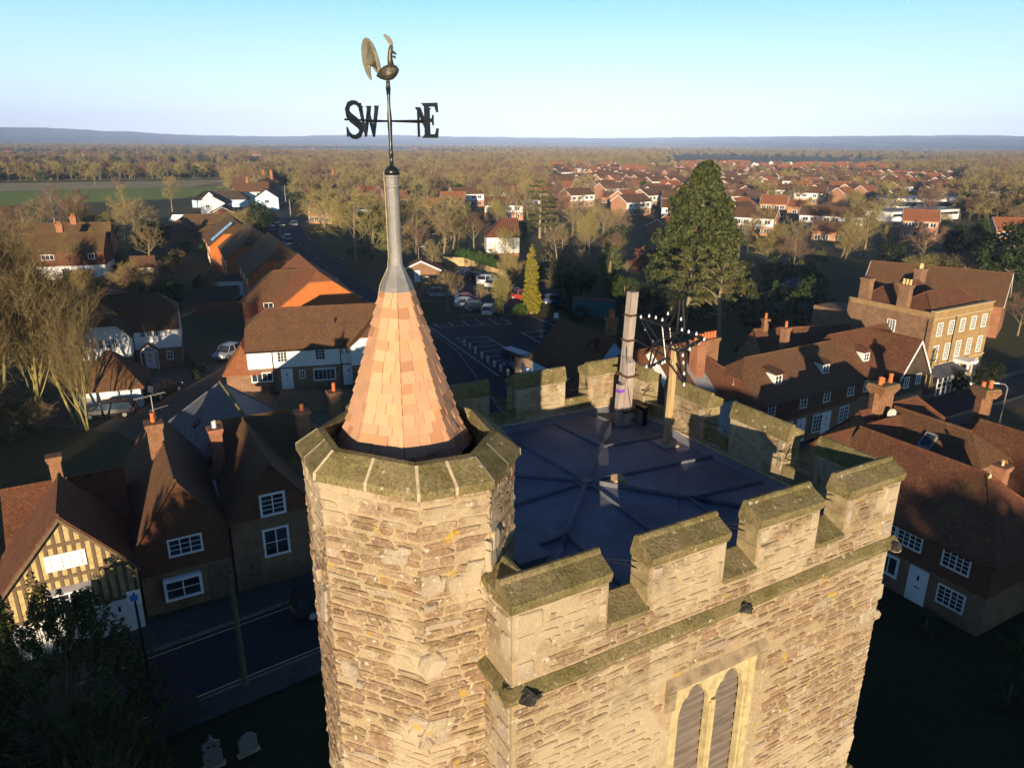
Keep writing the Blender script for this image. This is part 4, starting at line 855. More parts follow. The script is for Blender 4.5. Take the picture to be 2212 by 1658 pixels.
    def box(s, name, mat, *b, parent=None): mb = MB(); mb.box(*b); return mb.build(name, mat, parent or s.o)
    def gutter(s, x0, x1, y, z): mb = MB(); mb.tube([(x0, y, z), (x1, y, z)], .055, 6); mb.build('gutter', M['black'], s.o, uv=False)
    def pipe(s, x, y, z1): mb = MB(); mb.tube([(x, y, .05), (x, y, z1)], .045, 6); mb.build('downpipe', M['black'], s.o, uv=False)
    def dormer(s, x, yf, z, w_, h, run, roofm, cheek, style='lean', cols=2, rows=2):
        mb = MB(); mb.box(x - w_ / 2, x + w_ / 2, yf, yf + run, z, z + h); d = mb.build('dormer', cheek, s.o)
        r_ = MB()
        if style == 'gable': r_.solid([(x - w_ / 2 - .12, yf - .15, z + h), (x + w_ / 2 + .12, yf - .15, z + h), (x, yf - .15, z + h + w_ * .5), (x - w_ / 2 - .12, yf + run + .8, z + h), (x + w_ / 2 + .12, yf + run + .8, z + h), (x, yf + run + .8, z + h + w_ * .5)], [(0, 1, 2), (3, 5, 4), (0, 2, 5, 3), (1, 4, 5, 2), (0, 3, 4, 1)])
        else: r_.prism([(x - w_ / 2 - .12, yf - .2, z + h), (x - w_ / 2 - .12, yf - .2, z + h + .1), (x - w_ / 2 - .12, yf + run + .6, z + h + .45), (x - w_ / 2 - .12, yf + run + .6, z + h + .35)], (w_ + .24, 0, 0))
        r_.build('dormer_roof', roofm, d, fixn=True)
        s.window('f', x, z + h / 2 + .02, w_ - .26, h - .3, cols, rows, y=yf)
def ang2(a, b): return math.atan2(b[1] - a[1], b[0] - a[0])
AU = math.atan2(U.y, U.x); AV = math.atan2(-V.y, -V.x)      # fronts parallel to the street; fronts running back towards the camera
bm_ = M['barge']
# --- timber framed cottage (near, behind the yew)
PJ = Vector((-23.9, 28.6, 0)); PF = lambda u_, v_, z=0: PJ + U * u_ + V * v_ + Vector((0, 0, z))
h = House('timber_framed_cottage', 'timber framed cottage with ochre plaster gable and white bay window beside the yew', tuple(PF(.3, .1)), 5.5, AU, 6, 4.1, 'cottage')
h.roof(4.1, 7.45, 0, 5.5, 0, 4.4, M['tileold'], 'y', 'gg', .45, .3, wall=dict(m=[M['wrender'], M['ochre']], split=2.1))
tf = MB(); zz = lambda x: 3.9 + 3.3 * (1 - abs(x - 2.75) / 2.75)
for i in range(15): x = .08 + i * .38; tf.box(x - .075, x + .075, -.085, -.035, 2.18, min(zz(x), 7.1) - .12)
for z in (2.18, 4.05, 5.8): w_ = 2.75 if z < 4.2 else 2.75 * (1 - (z - 4.0) / 3.3); tf.box(2.75 - w_, 2.75 + w_, -.10, -.05, z - .09, z + .09)
for sg in (-1, 1): tf.prism([(2.75 + sg * 3.0, -.34, 3.72), (2.75, -.34, 7.30), (2.75, -.34, 7.08), (2.75 + sg * 3.0, -.34, 3.50)], (0, .06, 0))
tf.build('timber_frame', M['timber'], h.o, fixn=True)
h.box('window_board', M['white'], 1.85, 3.55, -.12, -.04, 4.5, 5.35)
for x in (2.3, 3.1): h.window('f', x, 4.95, .42, .5, 1, 2, y=-.10, fr=.05, bar=.05)
h.window('f', 2.6, 3.0, 1.7, .95, 4, 3, y=-.06, bay=.55); h.door('f', 4.5, .9, 1.95, M['wrender'])
h.chimney(2.6, 5.6, 5.0, 8.2, .55, .5, M['brickold'], 0)
h.roof(4.0, 6.3, 0, 5.5, 4.5, 9, M['tileold'], 'x', 'gg', .3, name='rear_roof', wall=dict(m=M['brickbrown'], name='rear_wall'))
# --- tile-hung gabled house
h = House('tile_hung_house', 'dark tile hung house with steep gable next to the timber framed cottage', tuple(PF(5.95, 1.0)), 4.5, AU, 11, 4.4, 'house')
h.roof(4.4, 7.6, 0, 4.5, 0, 11.2, M['tilebrown'], 'y', 'gg', .3, .25, wall=dict(m=[M['brickbrown'], M['tilehung']], split=2.4))
h.window('f', 2.3, 3.75, 1.5, .85, 3, 3, y=-.05, fr=.1); h.window('f', 1.9, 1.45, 1.6, 1.0, 2, 2, fr=.14, bay=.3); h.door('f', 3.8, .9, 2.0, M['timber'])
h.chimney(1.9, 5.9, 6.2, 8.75, .8, .95, M['brickold'], 1); h.pipe(4.5, -.08, 4.3)
# aerial on that chimney
ae = empty('television_aerial', tuple(PF(7.95, 7.1, 8.6)), AU, 'thin metal television aerial fixed to the chimney of the tile hung house', 'aerial')
mb = MB(); mb.tube([(0, 0, 0), (0, 0, 1.7)], .022, 5); mb.build('aerial_mast', M['concrete'], ae, uv=False)
mb = MB(); mb.tube([(-.9, -.3, 1.65), (.75, .3, 1.65)], .016, 4); mb.tube([(-.2, -.4, .9), (.8, .1, .9)], .014, 4)
for i in range(7): x = -.8 + i * .25; mb.tube([(x + .08, x * .33 - .2, 1.65), (x - .08, x * .33 + .2, 1.65)], .008, 4)
mb.build('aerial_element', M['concrete'], ae, uv=False)
# --- brick gable house with sash windows
h = House('brick_gable_house', 'brown brick house with white sash windows in its street gable, standing against the stair turret', tuple(PF(10.55, .9)), 4.6, AU, 8, 4.7)
h.roof(4.7, 7.6, 0, 4.6, 0, 7, M['tilebrown'], 'y', 'gg', .3, .3, wall=dict(m=[M['brickbrown'], M['tilehung']], split=4.3))
h.window('f', 2.3, 5.05, 1.15, 1.1, 2, 4, y=-.05, fr=.12); h.window('f', 2.3, 2.7, 1.2, 1.5, 2, 2, fr=.12); h.door('f', .8, .9, 2.0, M['timber'])
h.chimney(.45, 5.7, 5.0, 7.9, .65, .75, M['brickred'], 1, M['white'], ph=.4); mb = MB(); mb.prism([(-.1, .4, 4.3), (.15, .4, 4.3), (.15, 5.2, 4.75), (-.1, 5.2, 4.75)], (0, 0, .05)); mb.build('valley_gutter', M['leadpipe'], h.o, uv=False)
h = House('tiled_rear_range', 'low mossy tiled range with red chimney behind the gabled houses', tuple(PF(11.2, 5.4)), 7.5, AU, 6.4, 4.6)
h.roof(4.6, 7.5, 0, 7.5, 0, 6.4, M['tilemoss'], 'x', 'gh', wall=dict(m=M['brickbrown']))
h.chimney(4.9, .9, 5, 8.15, .75, .7, M['brickred'], 1, ph=.4); h.chimney(7.6, 3.2, 5, 8.3, .7, .7, M['brickold'], 1)
# --- slate roofed barn
ba = Vector((-23.4, 54.0, 0)); bb_ = Vector((-17.6, 44.6, 0)); bd = (bb_ - ba).normalized(); bn = Vector((-bd.y, bd.x, 0))
h = House('slate_roofed_barn', 'barn with bluish slate roof and mossy ridge behind the gabled houses', tuple(ba - bn * 4.2), (bb_ - ba).length, math.atan2(bd.y, bd.x), 8.4, 3.0, 'barn')
h.roof(3.0, 6.7, 0, (bb_ - ba).length, 0, 8.4, M['slate'], 'x', 'hg', hipd=2.5, wall=dict(m=M['brickbrown']))
mb = MB(); mb.tube([(2.5, 4.2, 6.74), (11, 4.2, 6.74)], .13, 6); mb.build('ridge_tile', M['coping'], h.o, uv=False)
mb = MB(); mb.prism([(4.6, 1.6, 4.46), (5.4, 1.6, 4.46), (5.4, 2.1, 4.9), (4.6, 2.1, 4.9)], (0, -.03, .07)); mb.build('skylight', M['glass'], h.o, uv=False)
# --- white weatherboarded house (far side of the courtyard)
PA = Vector((-46.2, 73.7, 0)); aA = ang2((-41.2, 75.8), (-36.9, 77.6))
h = House('white_boarded_house', 'white weatherboarded house with hipped brown roof and gabled porch, seen past bare trees', tuple(PA), 10.1, aA, 6.6, 4.8)
h.roof(4.8, 7.9, 0, 10.1, 0, 6.6, M['tilebrown'], 'x', 'gk', hh=.45, wall=dict(m=[M['brickbrown'], M['wboard']], split=2.3))
h.roof(4.8, 7.2, 1.0, 5.4, -2.6, 3, M['tilebrown'], 'y', 'kg', hh=.45, name='wing_roof', wall=dict(m=[M['brickbrown'], M['wboard']], split=2.3, name='wing_wall'))
for x in (2.1, 2.75, 3.4, 4.05): h.window('f', x, 3.9, .38, .85, 2, 2, y=-2.66, fr=.06, mat=M['white'])
for x in (6.5, 7.15, 7.8): h.window('f', x, 4.1, .38, .75, 2, 2, y=-.05, fr=.06)
h.window('f', 8.9, 1.4, .5, .85, 2, 2); h.door('f', 6.9, .9, 2.0)
mb = MB(); mb.prism([(6.0, -1.1, 2.35), (6.9, -1.1, 3.1), (7.8, -1.1, 2.35), (7.8, -1.1, 2.27), (6.9, -1.1, 2.98), (6.0, -1.1, 2.27)], (0, 1.1, 0)); pc = mb.build('porch_roof', M['tilebrown'], h.o, fixn=True)
mb = MB(); mb.tube([(6.05, -1.12, 2.25), (6.9, -1.12, 2.98), (7.75, -1.12, 2.25)], .06, 4); mb.tube([(6.05, -1.12, 2.25), (7.75, -1.12, 2.25)], .06, 4)
for x in (6.1, 7.7): mb.tube([(x, -1.05, .05), (x, -1.05, 2.25)], .06, 4)
for a_, b_ in (((6.9, 2.98), (6.9, 2.25)), ((6.5, 2.62), (6.75, 2.25)), ((7.3, 2.62), (7.05, 2.25))): mb.tube([(a_[0], -1.12, a_[1]), (b_[0], -1.12, b_[1])], .045, 4)
mb.build('porch_frame', M['white'], pc, uv=False); h.pipe(5.55, -.1, 4.6)
# --- garage in front of it
h = House('white_garage', 'small white weatherboarded garage with pyramid tiled roof behind the parked black car', (-40.0, 62.8, 0), 5.2, ang2((-40.1, 62.9), (-35.3, 64.6)), 5.2, 2.4, 'garage')
h.roof(2.4, 5.0, 0, 5.2, 0, 5.2, M['tilebrown'], 'x', 'hh', .4, hipd=2.4, wall=dict(m=M['wboard']))
# --- long white weatherboarded terrace
aC = ang2((-26.3, 68.9), (-14.8, 71.9))
h = House('white_boarded_terrace', 'long white weatherboarded terrace over brown brick with two white doors and brown roof', (-26.3, 68.9, 0), 15.5, aC, 7.0, 4.5, 'terrace')
h.roof(4.5, 7.7, 0, 15.5, 0, 7, M['tilebrown'], 'x', 'kg', hh=.5, wall=dict(m=[M['brickbrown'], M['wboard']], split=2.35))
h.roof(4.5, 6.8, 10.1, 15.5, -.9, 3.2, M['tilebrown'], 'y', 'kg', hh=.35, over=.3, name='wing_roof', wall=dict(m=[M['brickbrown'], M['wboard']], split=2.35, name='wing_wall'))
h.roof(2.3, 4.3, -2.2, .8, .2, 5.0, M['tilered'], 'y', 'hg', .3, name='lean_to_roof', wall=dict(m=M['brickbrown'], name='lean_to_wall'))
for x, n in ((3.3, 4), (7.0, 4)): h.window('f', x, 3.62, .85, 1.25, 3, 4, y=-.06, fr=.06, bar=.03)
for x in (9.35, 9.95): h.window('f', x - .25, 3.8, .30, .75, 2, 2, y=-.06, fr=.05)
h.window('f', 12.2, 3.6, .6, .9, 2, 2, y=-.96)
h.window('f', 1.2, 1.45, 1.9, .8, 4, 1, fr=.1); h.door('f', 3.6); h.window('f', 5.1, 1.5, .42, .75, 2, 2); h.window('f', 7.3, 1.45, 2.0, 1.05, 5, 1, fr=.1, bay=.35); h.door('f', 9.7)
for x in (2.35, 9.0): h.pipe(x, -.12, 4.3)
h.gutter(-.2, 10.0, -.42, 4.18)
mb = MB(); mb.tube([(8.7, 1.9, 6.2), (8.7, 1.9, 6.75)], .09, 6); mb.build('vent_pipe', M['black'], h.o, uv=False)
# --- red brick houses behind
aD = ang2((-33.5, 90.2), (-27.6, 91.6))
h = House('red_brick_house', 'red brick and tile hung house with half hipped roofs behind the white terrace', (-34.2, 90.0, 0), 9, aD, 8, 4.9)
h.roof(4.9, 7.9, 0, 9, 0, 8, M['tilebrown'], 'x', 'hg', wall=dict(m=[M['brickred'], M['tilehung']], split=2.5))
h.window('f', 3.7, 4.0, 2.2, .8, 4, 1, y=-.05); h.window('f', 6.9, 4.1, .6, .7, 2, 2, y=-.05)
h = House('hipped_red_house', 'broad red roofed house with orange gablet beside the road', (-28.4, 86.6, 0), 10.2, R(24.5), 17, 4.9)
h.roof(4.9, 8.7, 0, 10.2, 0, 17, M['tilered'], 'y', 'kg', hh=.72, hipd=5.5, wall=dict(m=M['tileorange']))
aE = R(24.7)
ex, ey = Vector((math.cos(aE), math.sin(aE), 0)), Vector((-math.sin(aE), math.cos(aE), 0)); c0 = Vector((-34.1, 108.0, 0))
for i, lb in enumerate(('orange tile hung house with mossy half hip, nearest of the stepped row by the road', 'orange tile hung house in the middle of the stepped row', 'orange tile hung house with blue solar panels at the far end of the stepped row')):
    cc = c0 + ey * (18.6 * i) - ex * (1.7 * i); A_ = cc - ex * 5.2
    h = House('tile_hung_terrace_house', lb, tuple(A_), 10.4, aE, 17.5, 5.3, 'house', 'stepped row of orange tile hung houses')
    h.roof(5.3, 9.4, 0, 10.4, 0, 17.5, M['tilemoss'], 'y', 'kg', hh=.48, over=.35, gov=.3, hipd=6.5, wall=dict(m=[M['brickred'], M['tileorange']], split=2.6))
    for y in (3, 8, 13): h.window('l', y, 4.1, 1.1, 1.0, 2, 2, y=-.05); h.window('l', y, 1.5, 1.1, 1.0, 2, 2)
    if i == 2:
        mb = MB(); sl = (9.4 - 5.3) / 5.2
        for k in range(5): mb.solid([(x, y, 5.3 + sl * x + .06 + dz) for dz in (0, .06) for x, y in ((.5 + k * .82, 1.2), (1.28 + k * .82, 1.2), (1.28 + k * .82, 4.6), (.5 + k * .82, 4.6))], [(4, 5, 6, 7), (0, 1, 5, 4), (1, 2, 6, 5), (2, 3, 7, 6), (3, 0, 4, 7)])
        sm = NB('solar_panel', .12, .6); sm.color((.05, .12, .22)); mb.build('solar_panel', sm.mat, h.o, uv=False)
# --- pair of old brick houses, far left
aF = ang2((-87, 128.6), (-74.5, 132.3))
h = House('mossy_roofed_house', 'red brick house with two parallel mossy roofs and white ground floor', (-88, 128.3, 0), 14, aF, 17, 5.0)
h.roof(5.0, 7.9, 0, 14, 0, 7.5, M['tilemoss'], 'x', 'gg', wall=dict(m=[M['wrender'], M['tilehung']], split=2.4))
h.roof(5.2, 8.9, 1, 13.5, 7.6, 15.5, M['tilemoss'], 'x', 'gg', name='rear_roof', wall=dict(m=M['brickred'], name='rear_wall'))
h.chimney(6.6, 4.2, 7, 9.4, 1.1, .8, M['brickred'], 2); h.chimney(7.2, 11.6, 8, 10.1, 1.0, .8, M['brickred'], 2)
for x, w_ in ((1.5, .9), (5.0, 1.9), (12, .9)): h.window('f', x, 4.0, w_, .8, 3 if w_ > 1 else 2, 1, y=-.05)
for x in (3, 7.5, 11): h.window('f', x, 1.4, 1.2, 1.0, 3, 2)
h = House('small_cream_extension', 'small cream rendered outbuilding with tiled lean to roof beside the mossy roofed house', (-69.5, 131, 0), 4, aF, 4, 2.4, 'outbuilding')
h.roof(2.4, 3.8, 0, 4, 0, 4, M['tilebrown'], 'x', 'gg', wall=dict(m=M['cream']))
# bungalows behind the stepped row
h = House('brick_bungalow', 'brown roofed brick bungalow with two small white windows and hedge in front', (-74.5, 168.3, 0), 13, R(13), 7, 2.7, 'bungalow')
h.roof(2.7, 5.0, 0, 13, 0, 7, M['tilemoss'], 'x', 'hg', wall=dict(m=M['brickbrown'])); h.window('f', 5.2, 1.5, .9, 1.1, 1, 1); h.window('f', 9.5, 1.5, .9, 1.0, 2, 1)
h = House('hipped_bungalow', 'long hipped bungalow with mossy roof planes behind the brick bungalow', (-88, 187, 0), 17, R(14), 8, 2.7, 'bungalow')
h.roof(2.7, 5.8, 0, 17, 0, 8, M['tilemoss'], 'x', 'hg', wall=dict(m=M['brickbrown'])); h.roof(2.7, 5.2, 0, 6.5, -5, 4, M['tilemoss'], 'y', 'hg', name='wing_roof', wall=dict(m=M['brickbrown'], name='wing_wall')); h.window('f', 10, 1.5, 1.6, 1.0, 3, 1)
h = House('flat_white_garage', 'low white garage with flat dark roof beside the orange row', (-49, 116.5, 0), 6.5, R(4), 4.5, 2.5, 'garage')
h.box('wall', M['white'], 0, 6.5, 0, 4.5, 0, 2.4); h.box('roof', M['darkroof'], -.2, 6.7, -.2, 4.7, 2.4, 2.6)
h = House('garden_sheds', 'low dark roofed outhouse beside the stepped row', (-46, 103, 0), 6, R(20), 4, 2.2, 'shed')
h.roof(2.2, 3.5, 0, 6, 0, 4, M['darkroof'], 'x', 'gg', wall=dict(m=M['brickred']))
h = House('grey_garden_shed', 'small grey painted garden shed on the dark plots behind the parked silver car', (-29.2, 83.0, 0), 2.4, R(10), 2, 1.9, 'shed')
h.roof(1.9, 2.5, 0, 2.4, 0, 2, M['leadpipe'], 'y', 'gg', .15, .1, wall=dict(m=M['leadpipe'])); h.window('f', 1.6, 1.2, .4, .4, 1, 1)
h = House('tiled_outhouse', 'pinkish hipped outhouse with glazed lean to among the garden trees', (-57.5, 95, 0), 6, R(20), 6, 2.4, 'outbuilding')
h.roof(2.4, 4.8, 0, 6, 0, 6, M['tilered'], 'y', 'gg', wall=dict(m=M['brickred'])); mb = MB(); mb.prism([(1, -.05, 2.3), (1, -3.2, 1.9), (1, -3.2, 2.0), (1, -.05, 2.45)], (7, 0, 0)); mb.build('lean_to_roof', M['leadpipe'], h.o, uv=False); h.box('lean_to_wall', M['white'], 1.1, 7.9, -3, -.05, 0, 1.9)
# white houses further up the road
h = House('white_gable_house', 'bright white rendered gable house beyond the bungalows', (-104.5, 248, 0), 8.2, R(12), 12, 4.0)
h.roof(4.0, 6.4, 0, 8.2, 0, 12, M['darkroof'], 'y', 'gg', wall=dict(m=M['wrender'])); h.window('f', 2.2, 3.2, 1.1, .9, 2, 1); h.window('f', 5.6, 1.4, 1.4, 1.1, 2, 1)
h = House('dark_hipped_house', 'dark roofed house with small white gablet behind the white gable house', (-121, 280, 0), 20, R(14), 9, 3.0)
h.roof(3.0, 5.8, 0, 20, 0, 9, M['darkroof'], 'x', 'hh', wall=dict(m=M['blueshade'])); h.roof(3.4, 5.6, 4, 9, -.8, 4, M['darkroof'], 'y', 'gg', name='gable_roof', barge=bm_, wall=dict(m=M['wrender'], name='gable_wall'))
h = House('white_roadside_house', 'white rendered house with brown roof and brick chimney at the road bend', (-111, 297, 0), 13, R(16), 8, 5.0)
h.roof(5.0, 8.2, 0, 13, 0, 8, M['tilebrown'], 'x', 'gg', wall=dict(m=M['wrender'])); h.chimney(5, 4, 7.5, 10, .9, .8, M['brickred'], 2); h.window('f', 3, 3.8, 1.2, 1.0, 2, 1); h.window('f', 9, 3.8, 1.2, 1.0, 2, 1)
h = House('pair_of_red_cottages', 'brown roofed brick cottages with tall red chimneys behind the white roadside house', (-121, 322, 0), 17, R(14), 9, 5.0)
h.roof(5.0, 8.8, 0, 17, 0, 9, M['tilebrown'], 'x', 'gg', wall=dict(m=M['brickred'])); h.chimney(13, 4, 8, 11.5, 1.1, .8, M['brickred'], 2); h.chimney(16.2, 4, 8, 11.7, 1.1, .8, M['brickred'], 2); h.window('f', 2, 3.8, 1.2, 1.0, 2, 1)
h = House('slate_roofed_house', 'dark slate roofed house where the road disappears among trees', (-95, 345, 0), 14, R(15), 8, 5.0)
h.roof(5.0, 8.8, 0, 14, 0, 8, M['slate'], 'x', 'gg', wall=dict(m=M['brickred'])); h.chimney(12, 4, 8, 11, 1, .8, M['brickred'], 2)
h = House('pale_blue_house', 'pale blue house in shade near the road', (-93, 268, 0), 8, R(18), 9, 4.6)
h.roof(4.6, 7.4, 0, 8, 0, 9, M['darkroof'], 'y', 'gg', wall=dict(m=M['blueshade'])); h.window('f', 4, 3.2, 1.4, 1.0, 2, 1)
h = House('dark_roofed_bungalow', 'bungalow with dark roof and white bargeboards nearest the road', (-92, 222, 0), 9, R(16), 12, 2.8, 'bungalow')
h.roof(2.8, 5.2, 0, 9, 0, 12, M['darkroof'], 'y', 'gg', barge=bm_, wall=dict(m=M['brickred']))
# --- shop house behind the tower: dark roof, white wall with its shade coloured in blue
sa, sb_ = Vector((2.0, 70.3, 0)), Vector((6.6, 62.6, 0)); sL = (sb_ - sa).length
h = House('shade_tinted_house', 'dark tiled house with white side wall tinted blue for shade seen through the tower crenel', tuple(sa), sL, ang2(sa, sb_), 6.4, 3.6)
h.roof(3.6, 6.9, 0, sL, 0, 6.4, M['tilebrown'], 'x', 'gg', .3, .2, wall=dict(m=M['blueshade']))
h.roof(3.6, 6.6, 4.0, 10.2, 2.2, 13.2, M['tileold'], 'y', 'gh', .3, name='rear_roof', wall=dict(m=M['brickbrown'], name='rear_wall'))
h.chimney(6.6, 4.7, 6, 8.3, .95, .7, M['brickold'], 2, along='x', pr=.15, ph=.75)
# --- house with the tall red chimney and white shop front
PP = at(TM(1140, 1150), 4.2); PP.z = 0
h = House('red_chimney_house', 'brown roofed house with tall red chimney stack and white painted shop front', tuple(PP - U * 3.2), 7.6, AU, 8.5, 4.8)
h.roof(4.8, 8.2, 0, 7.6, 0, 8.5, M['tileold'], 'x', 'gh', wall=dict(m=M['wrender']))
h.roof(4.4, 7.8, -5.5, .5, 1.5, 9.5, M['tileold'], 'x', 'hg', name='side_roof', wall=dict(m=M['brickbrown'], name='side_wall'))
h.chimney(2.7, 1.9, 5, 9.1, .95, .85, M['brickred'], 3, pr=.13, ph=.5)
mb = MB(); mb.solid([(1.9, .3, 5.15), (3.5, .3, 5.15), (3.5, 2.6, 6.95), (1.9, 2.6, 6.95), (1.9, .3, 5.2), (3.5, .3, 5.2), (3.5, 2.6, 7.0), (1.9, 2.6, 7.0)], [(4, 5, 6, 7), (0, 1, 5, 4), (1, 2, 6, 5), (3, 0, 4, 7)]); mb.build('chimney_flashing', M['leadpipe'], h.o, uv=False)
def lettering(txt, size, parent, loc, shear=0.0):
    cu = bpy.data.curves.new('lettering', 'FONT'); cu.body = txt; cu.size = size; cu.extrude = .008; cu.shear = shear; cu.align_x = 'CENTER'
    o = bpy.data.objects.new('lettering', cu); me = bpy.data.meshes.new_from_object(o); bpy.data.objects.remove(o); me.materials.clear(); me.materials.append(M['black'])
    o = bpy.data.objects.new('lettering', me); COL.objects.link(o); o.parent = parent; o.location = loc; o.rotation_euler = (R(90), 0, 0); return o
b1 = h.box('sign_board', M['white'], 2.4, 4.2, -.06, 0.01, 2.9, 4.4); lettering('HEAD', .46, b1, (3.2, -.075, 3.62)); lettering('ood', .36, b1, (3.35, -.075, 3.12), .35)
b2 = h.box('sign_board', M['white'], 5.0, 7.4, -.06, 0.01, 3.5, 4.6); lettering('out', .34, b2, (6.4, -.075, 4.1), .35); lettering('day', .34, b2, (6.6, -.075, 3.7), .35)
h.window('f', 3.0, 1.4, 1.5, 1.6, 3, 2); h.window('f', 6.2, 1.6, 1.3, 1.6, 3, 2); h.door('f', 4.6)
# --- long row with dormers
RA = Vector((19.6, 53.9, 0)); aO = ang2((19.8, 54.0), (30.5, 60.4))
h = House('dormered_row', 'long tile hung row with two small white dormers and sash windows', tuple(RA), 12.8, aO, 6.6, 4.6, 'terrace')
h.roof(4.6, 7.2, 0, 12.8, 0, 6.6, M['tilebrown'], 'x', 'kg', hh=.55, wall=dict(m=[M['brickbrown'], M['tilehung']], split=2.5))
for x in (3.2, 9.2): h.dormer(x, 1.0, 5.2, .95, .95, 1.3, M['tilebrown'], M['wrender'], 'lean')
for x in (1.5, 5.4, 8.4, 11.6): h.window('f', x, 3.7, .72, .95, 2, 3, y=-.05)
h.window('l', 3.4, 5.6, 1.2, .6, 2, 1)
h.door('f', 3.9); h.door('f', 5.5); h.window('f', 7.5, 1.4, 1.05, 1.45, 3, 4, bay=.12); h.door('f', 8.8); h.window('f', 11.2, 1.5, 1.1, 1.35, 4, 4)
h.chimney(.4, 6.2, 5.5, 8.4, 1.6, .7, M['brickold'], 4); h.chimney(9.5, 5.8, 5.5, 8.3, .6, .6, M['brickold'], 1); h.gutter(0, 12.8, -.38, 4.3)
h = House('gabled_end_house', 'tiled house with white bargeboard gable and one dormer at the end of the dormered row', tuple(RA + Vector((math.cos(aO), math.sin(aO), 0)) * 13.0), 8.4, aO, 7, 4.6)
h.roof(4.6, 7.6, 0, 8.4, .5, 7, M['tileold'], 'x', 'gg', wall=dict(m=[M['brickbrown'], M['tilehung']], split=2.5))
h.roof(4.5, 7.4, 4.2, 8.4, -.9, 4, M['tileold'], 'y', 'gg', .25, .3, barge=bm_, name='gable_roof', wall=dict(m=[M['brickbrown'], M['darkroof']], split=2.4, name='gable_wall'))
h.dormer(2.4, 1.4, 5.3, .9, .9, 1.3, M['tileold'], M['wrender'], 'gable'); h.window('f', 5.4, 3.5, .6, .9, 2, 3, y=-.95); h.window('f', 7.2, 3.6, .6, .9, 2, 3, y=-.95); h.window('f', 6.4, 1.3, 2.6, 1.1, 5, 2, y=-.9); h.window('f', 1.6, 3.4, .6, .9, 2, 3, y=.45)
h = House('back_range', 'low tiled range with buff pot chimney behind the gabled end house', tuple(RA + U * 9.5 + V * 7.6), 10, aO - R(20), 6, 4.2)
h.roof(4.2, 7.0, 0, 10, 0, 6, M['tileold'], 'x', 'gg', wall=dict(m=M['brickbrown'])); h.chimney(1, 3, 6.5, 8.0, .5, .5, M['brickold'], 1)
# --- Georgian house
PG = Vector((42.1, 70.6, 0)); aG = ang2((42.1, 70.6), (51.4, 76.1)); GL, GD = 10.8, 9.6
h = House('georgian_house', 'three storey ochre brick house with parapet, rows of white sash windows and three chimneys', tuple(PG), GL, aG, GD, 8.0)
mb = MB(); mb.box(0, GL, 0, GD, 0, 7.5); wl = mb.build('front_wall', [M['brickyellow']], h.o)
mb = MB(); mb.box(-.04, .0, 0.0, GD + .02, 0, 7.55); mb.build('side_wall', M['brickbrown'], h.o)
mb = MB()
for b in ((-.04, GL + .02, -.02, .26, 7.5, 8.2), (-.04, .26, .26, GD, 7.5, 8.1), (GL - .25, GL + .02, .26, GD, 7.5, 8.2), (-.04, GL, GD - .25, GD, 7.5, 8.0)): mb.box(*b)
mb.build('parapet', [M['brickyellow']], h.o)
h.box('cornice', M['tracery'], -.12, GL + .12, -.12, .36, 8.2, 8.3); h.box('string_course', M['tracery'], -.06, GL + .06, -.1, -.02, 7.42, 7.52); h.box('string_course', M['tracery'], -.06, GL + .06, -.09, -.0, 2.45, 2.6)
h.roof(7.7, 9.6, .4, GL - .4, .4, GD / 2 + .3, M['tileold'], 'x', 'hh', over=.05); h.roof(7.7, 9.6, .4, GL - .4, GD / 2 + .2, GD - .3, M['tileold'], 'x', 'hh', over=.05, name='rear_roof')
for i in range(5):
    x = 1.35 + i * 2.05; h.window('f', x, 6.3, .72, 1.25, 3, 4, fr=.09, bar=.03); h.window('f', x, 3.75, .72, 1.6, 3, 5, fr=.09, bar=.03)
    if i in (0, 1, 4): h.window('f', x, 1.3, .8, 1.4, 3, 4)
mb = MB(); mb.prism([(-.6, -.02, 2.35), (-.6, -1.9, 1.85), (-.6, -1.9, 1.95), (-.6, -.02, 2.5)], (5.4, 0, 0)); vr = mb.build('veranda_roof', M['slate'], h.o, fixn=True)
mb = MB()
for i in range(7): mb.box(-.5 + i * .86, -.42 + i * .86, -1.85, -1.75, 0, 1.9)
for z in (.8, 1.35): mb.box(-.5, 4.7, -1.83, -1.79, z, z + .05)
mb.build('veranda_glazing', M['white'], vr, uv=False)
h.box('porch', M['white'], 4.95, 6.75, -1.7, -.02, 2.45, 2.75)
for x in (5.1, 6.4): mb = MB(); mb.lathe([(.16, 0), (.13, .1), (.12, 2.3), (.17, 2.45)], x + .1, -1.5, 12); mb.build('column', M['white'], h.o, uv=False)
h.door('f', 5.85, 1.1, 2.2); h.window('l', 4.3, 6.0, .8, 1.1, 3, 5, y=-.04)
h.chimney(.35, 3.6, 7, 10.4, .75, 1.1, M['brickbrown'], 3, M['potbuff'], 'y'); h.chimney(.35, 8.0, 4, 10.4, .75, 1.1, M['brickbrown'], 0); h.chimney(GL - .6, GD - 1.5, 7, 10.6, 1.2, .8, M['brickbrown'], 2, M['potbuff']); h.pipe(3.9, -.1, 7.4); h.pipe(-.08, .5, 7.4)
h.box('rear_wing_wall', M['brickbrown'], .2, 4.0, GD, GD + 4.5, 0, 6.3)
h = House('long_brown_roof_house', 'long brown roofed house with white bargeboard gable behind the ochre brick house', (50.0, 102.5, 0), 17, ang2((53, 108), (61, 99.8)) + R(8), 8, 4.6)
h.roof(4.6, 8.0, 0, 17, 0, 8, M['tilebrown'], 'x', 'gg', barge=bm_, wall=dict(m=M['brickred'])); h.roof(4.6, 7.2, 4.6, 9.6, -1.2, 4, M['tilebrown'], 'y', 'gg', barge=bm_, name='gable_roof', wall=dict(m=M['timber'], name='gable_wall'))
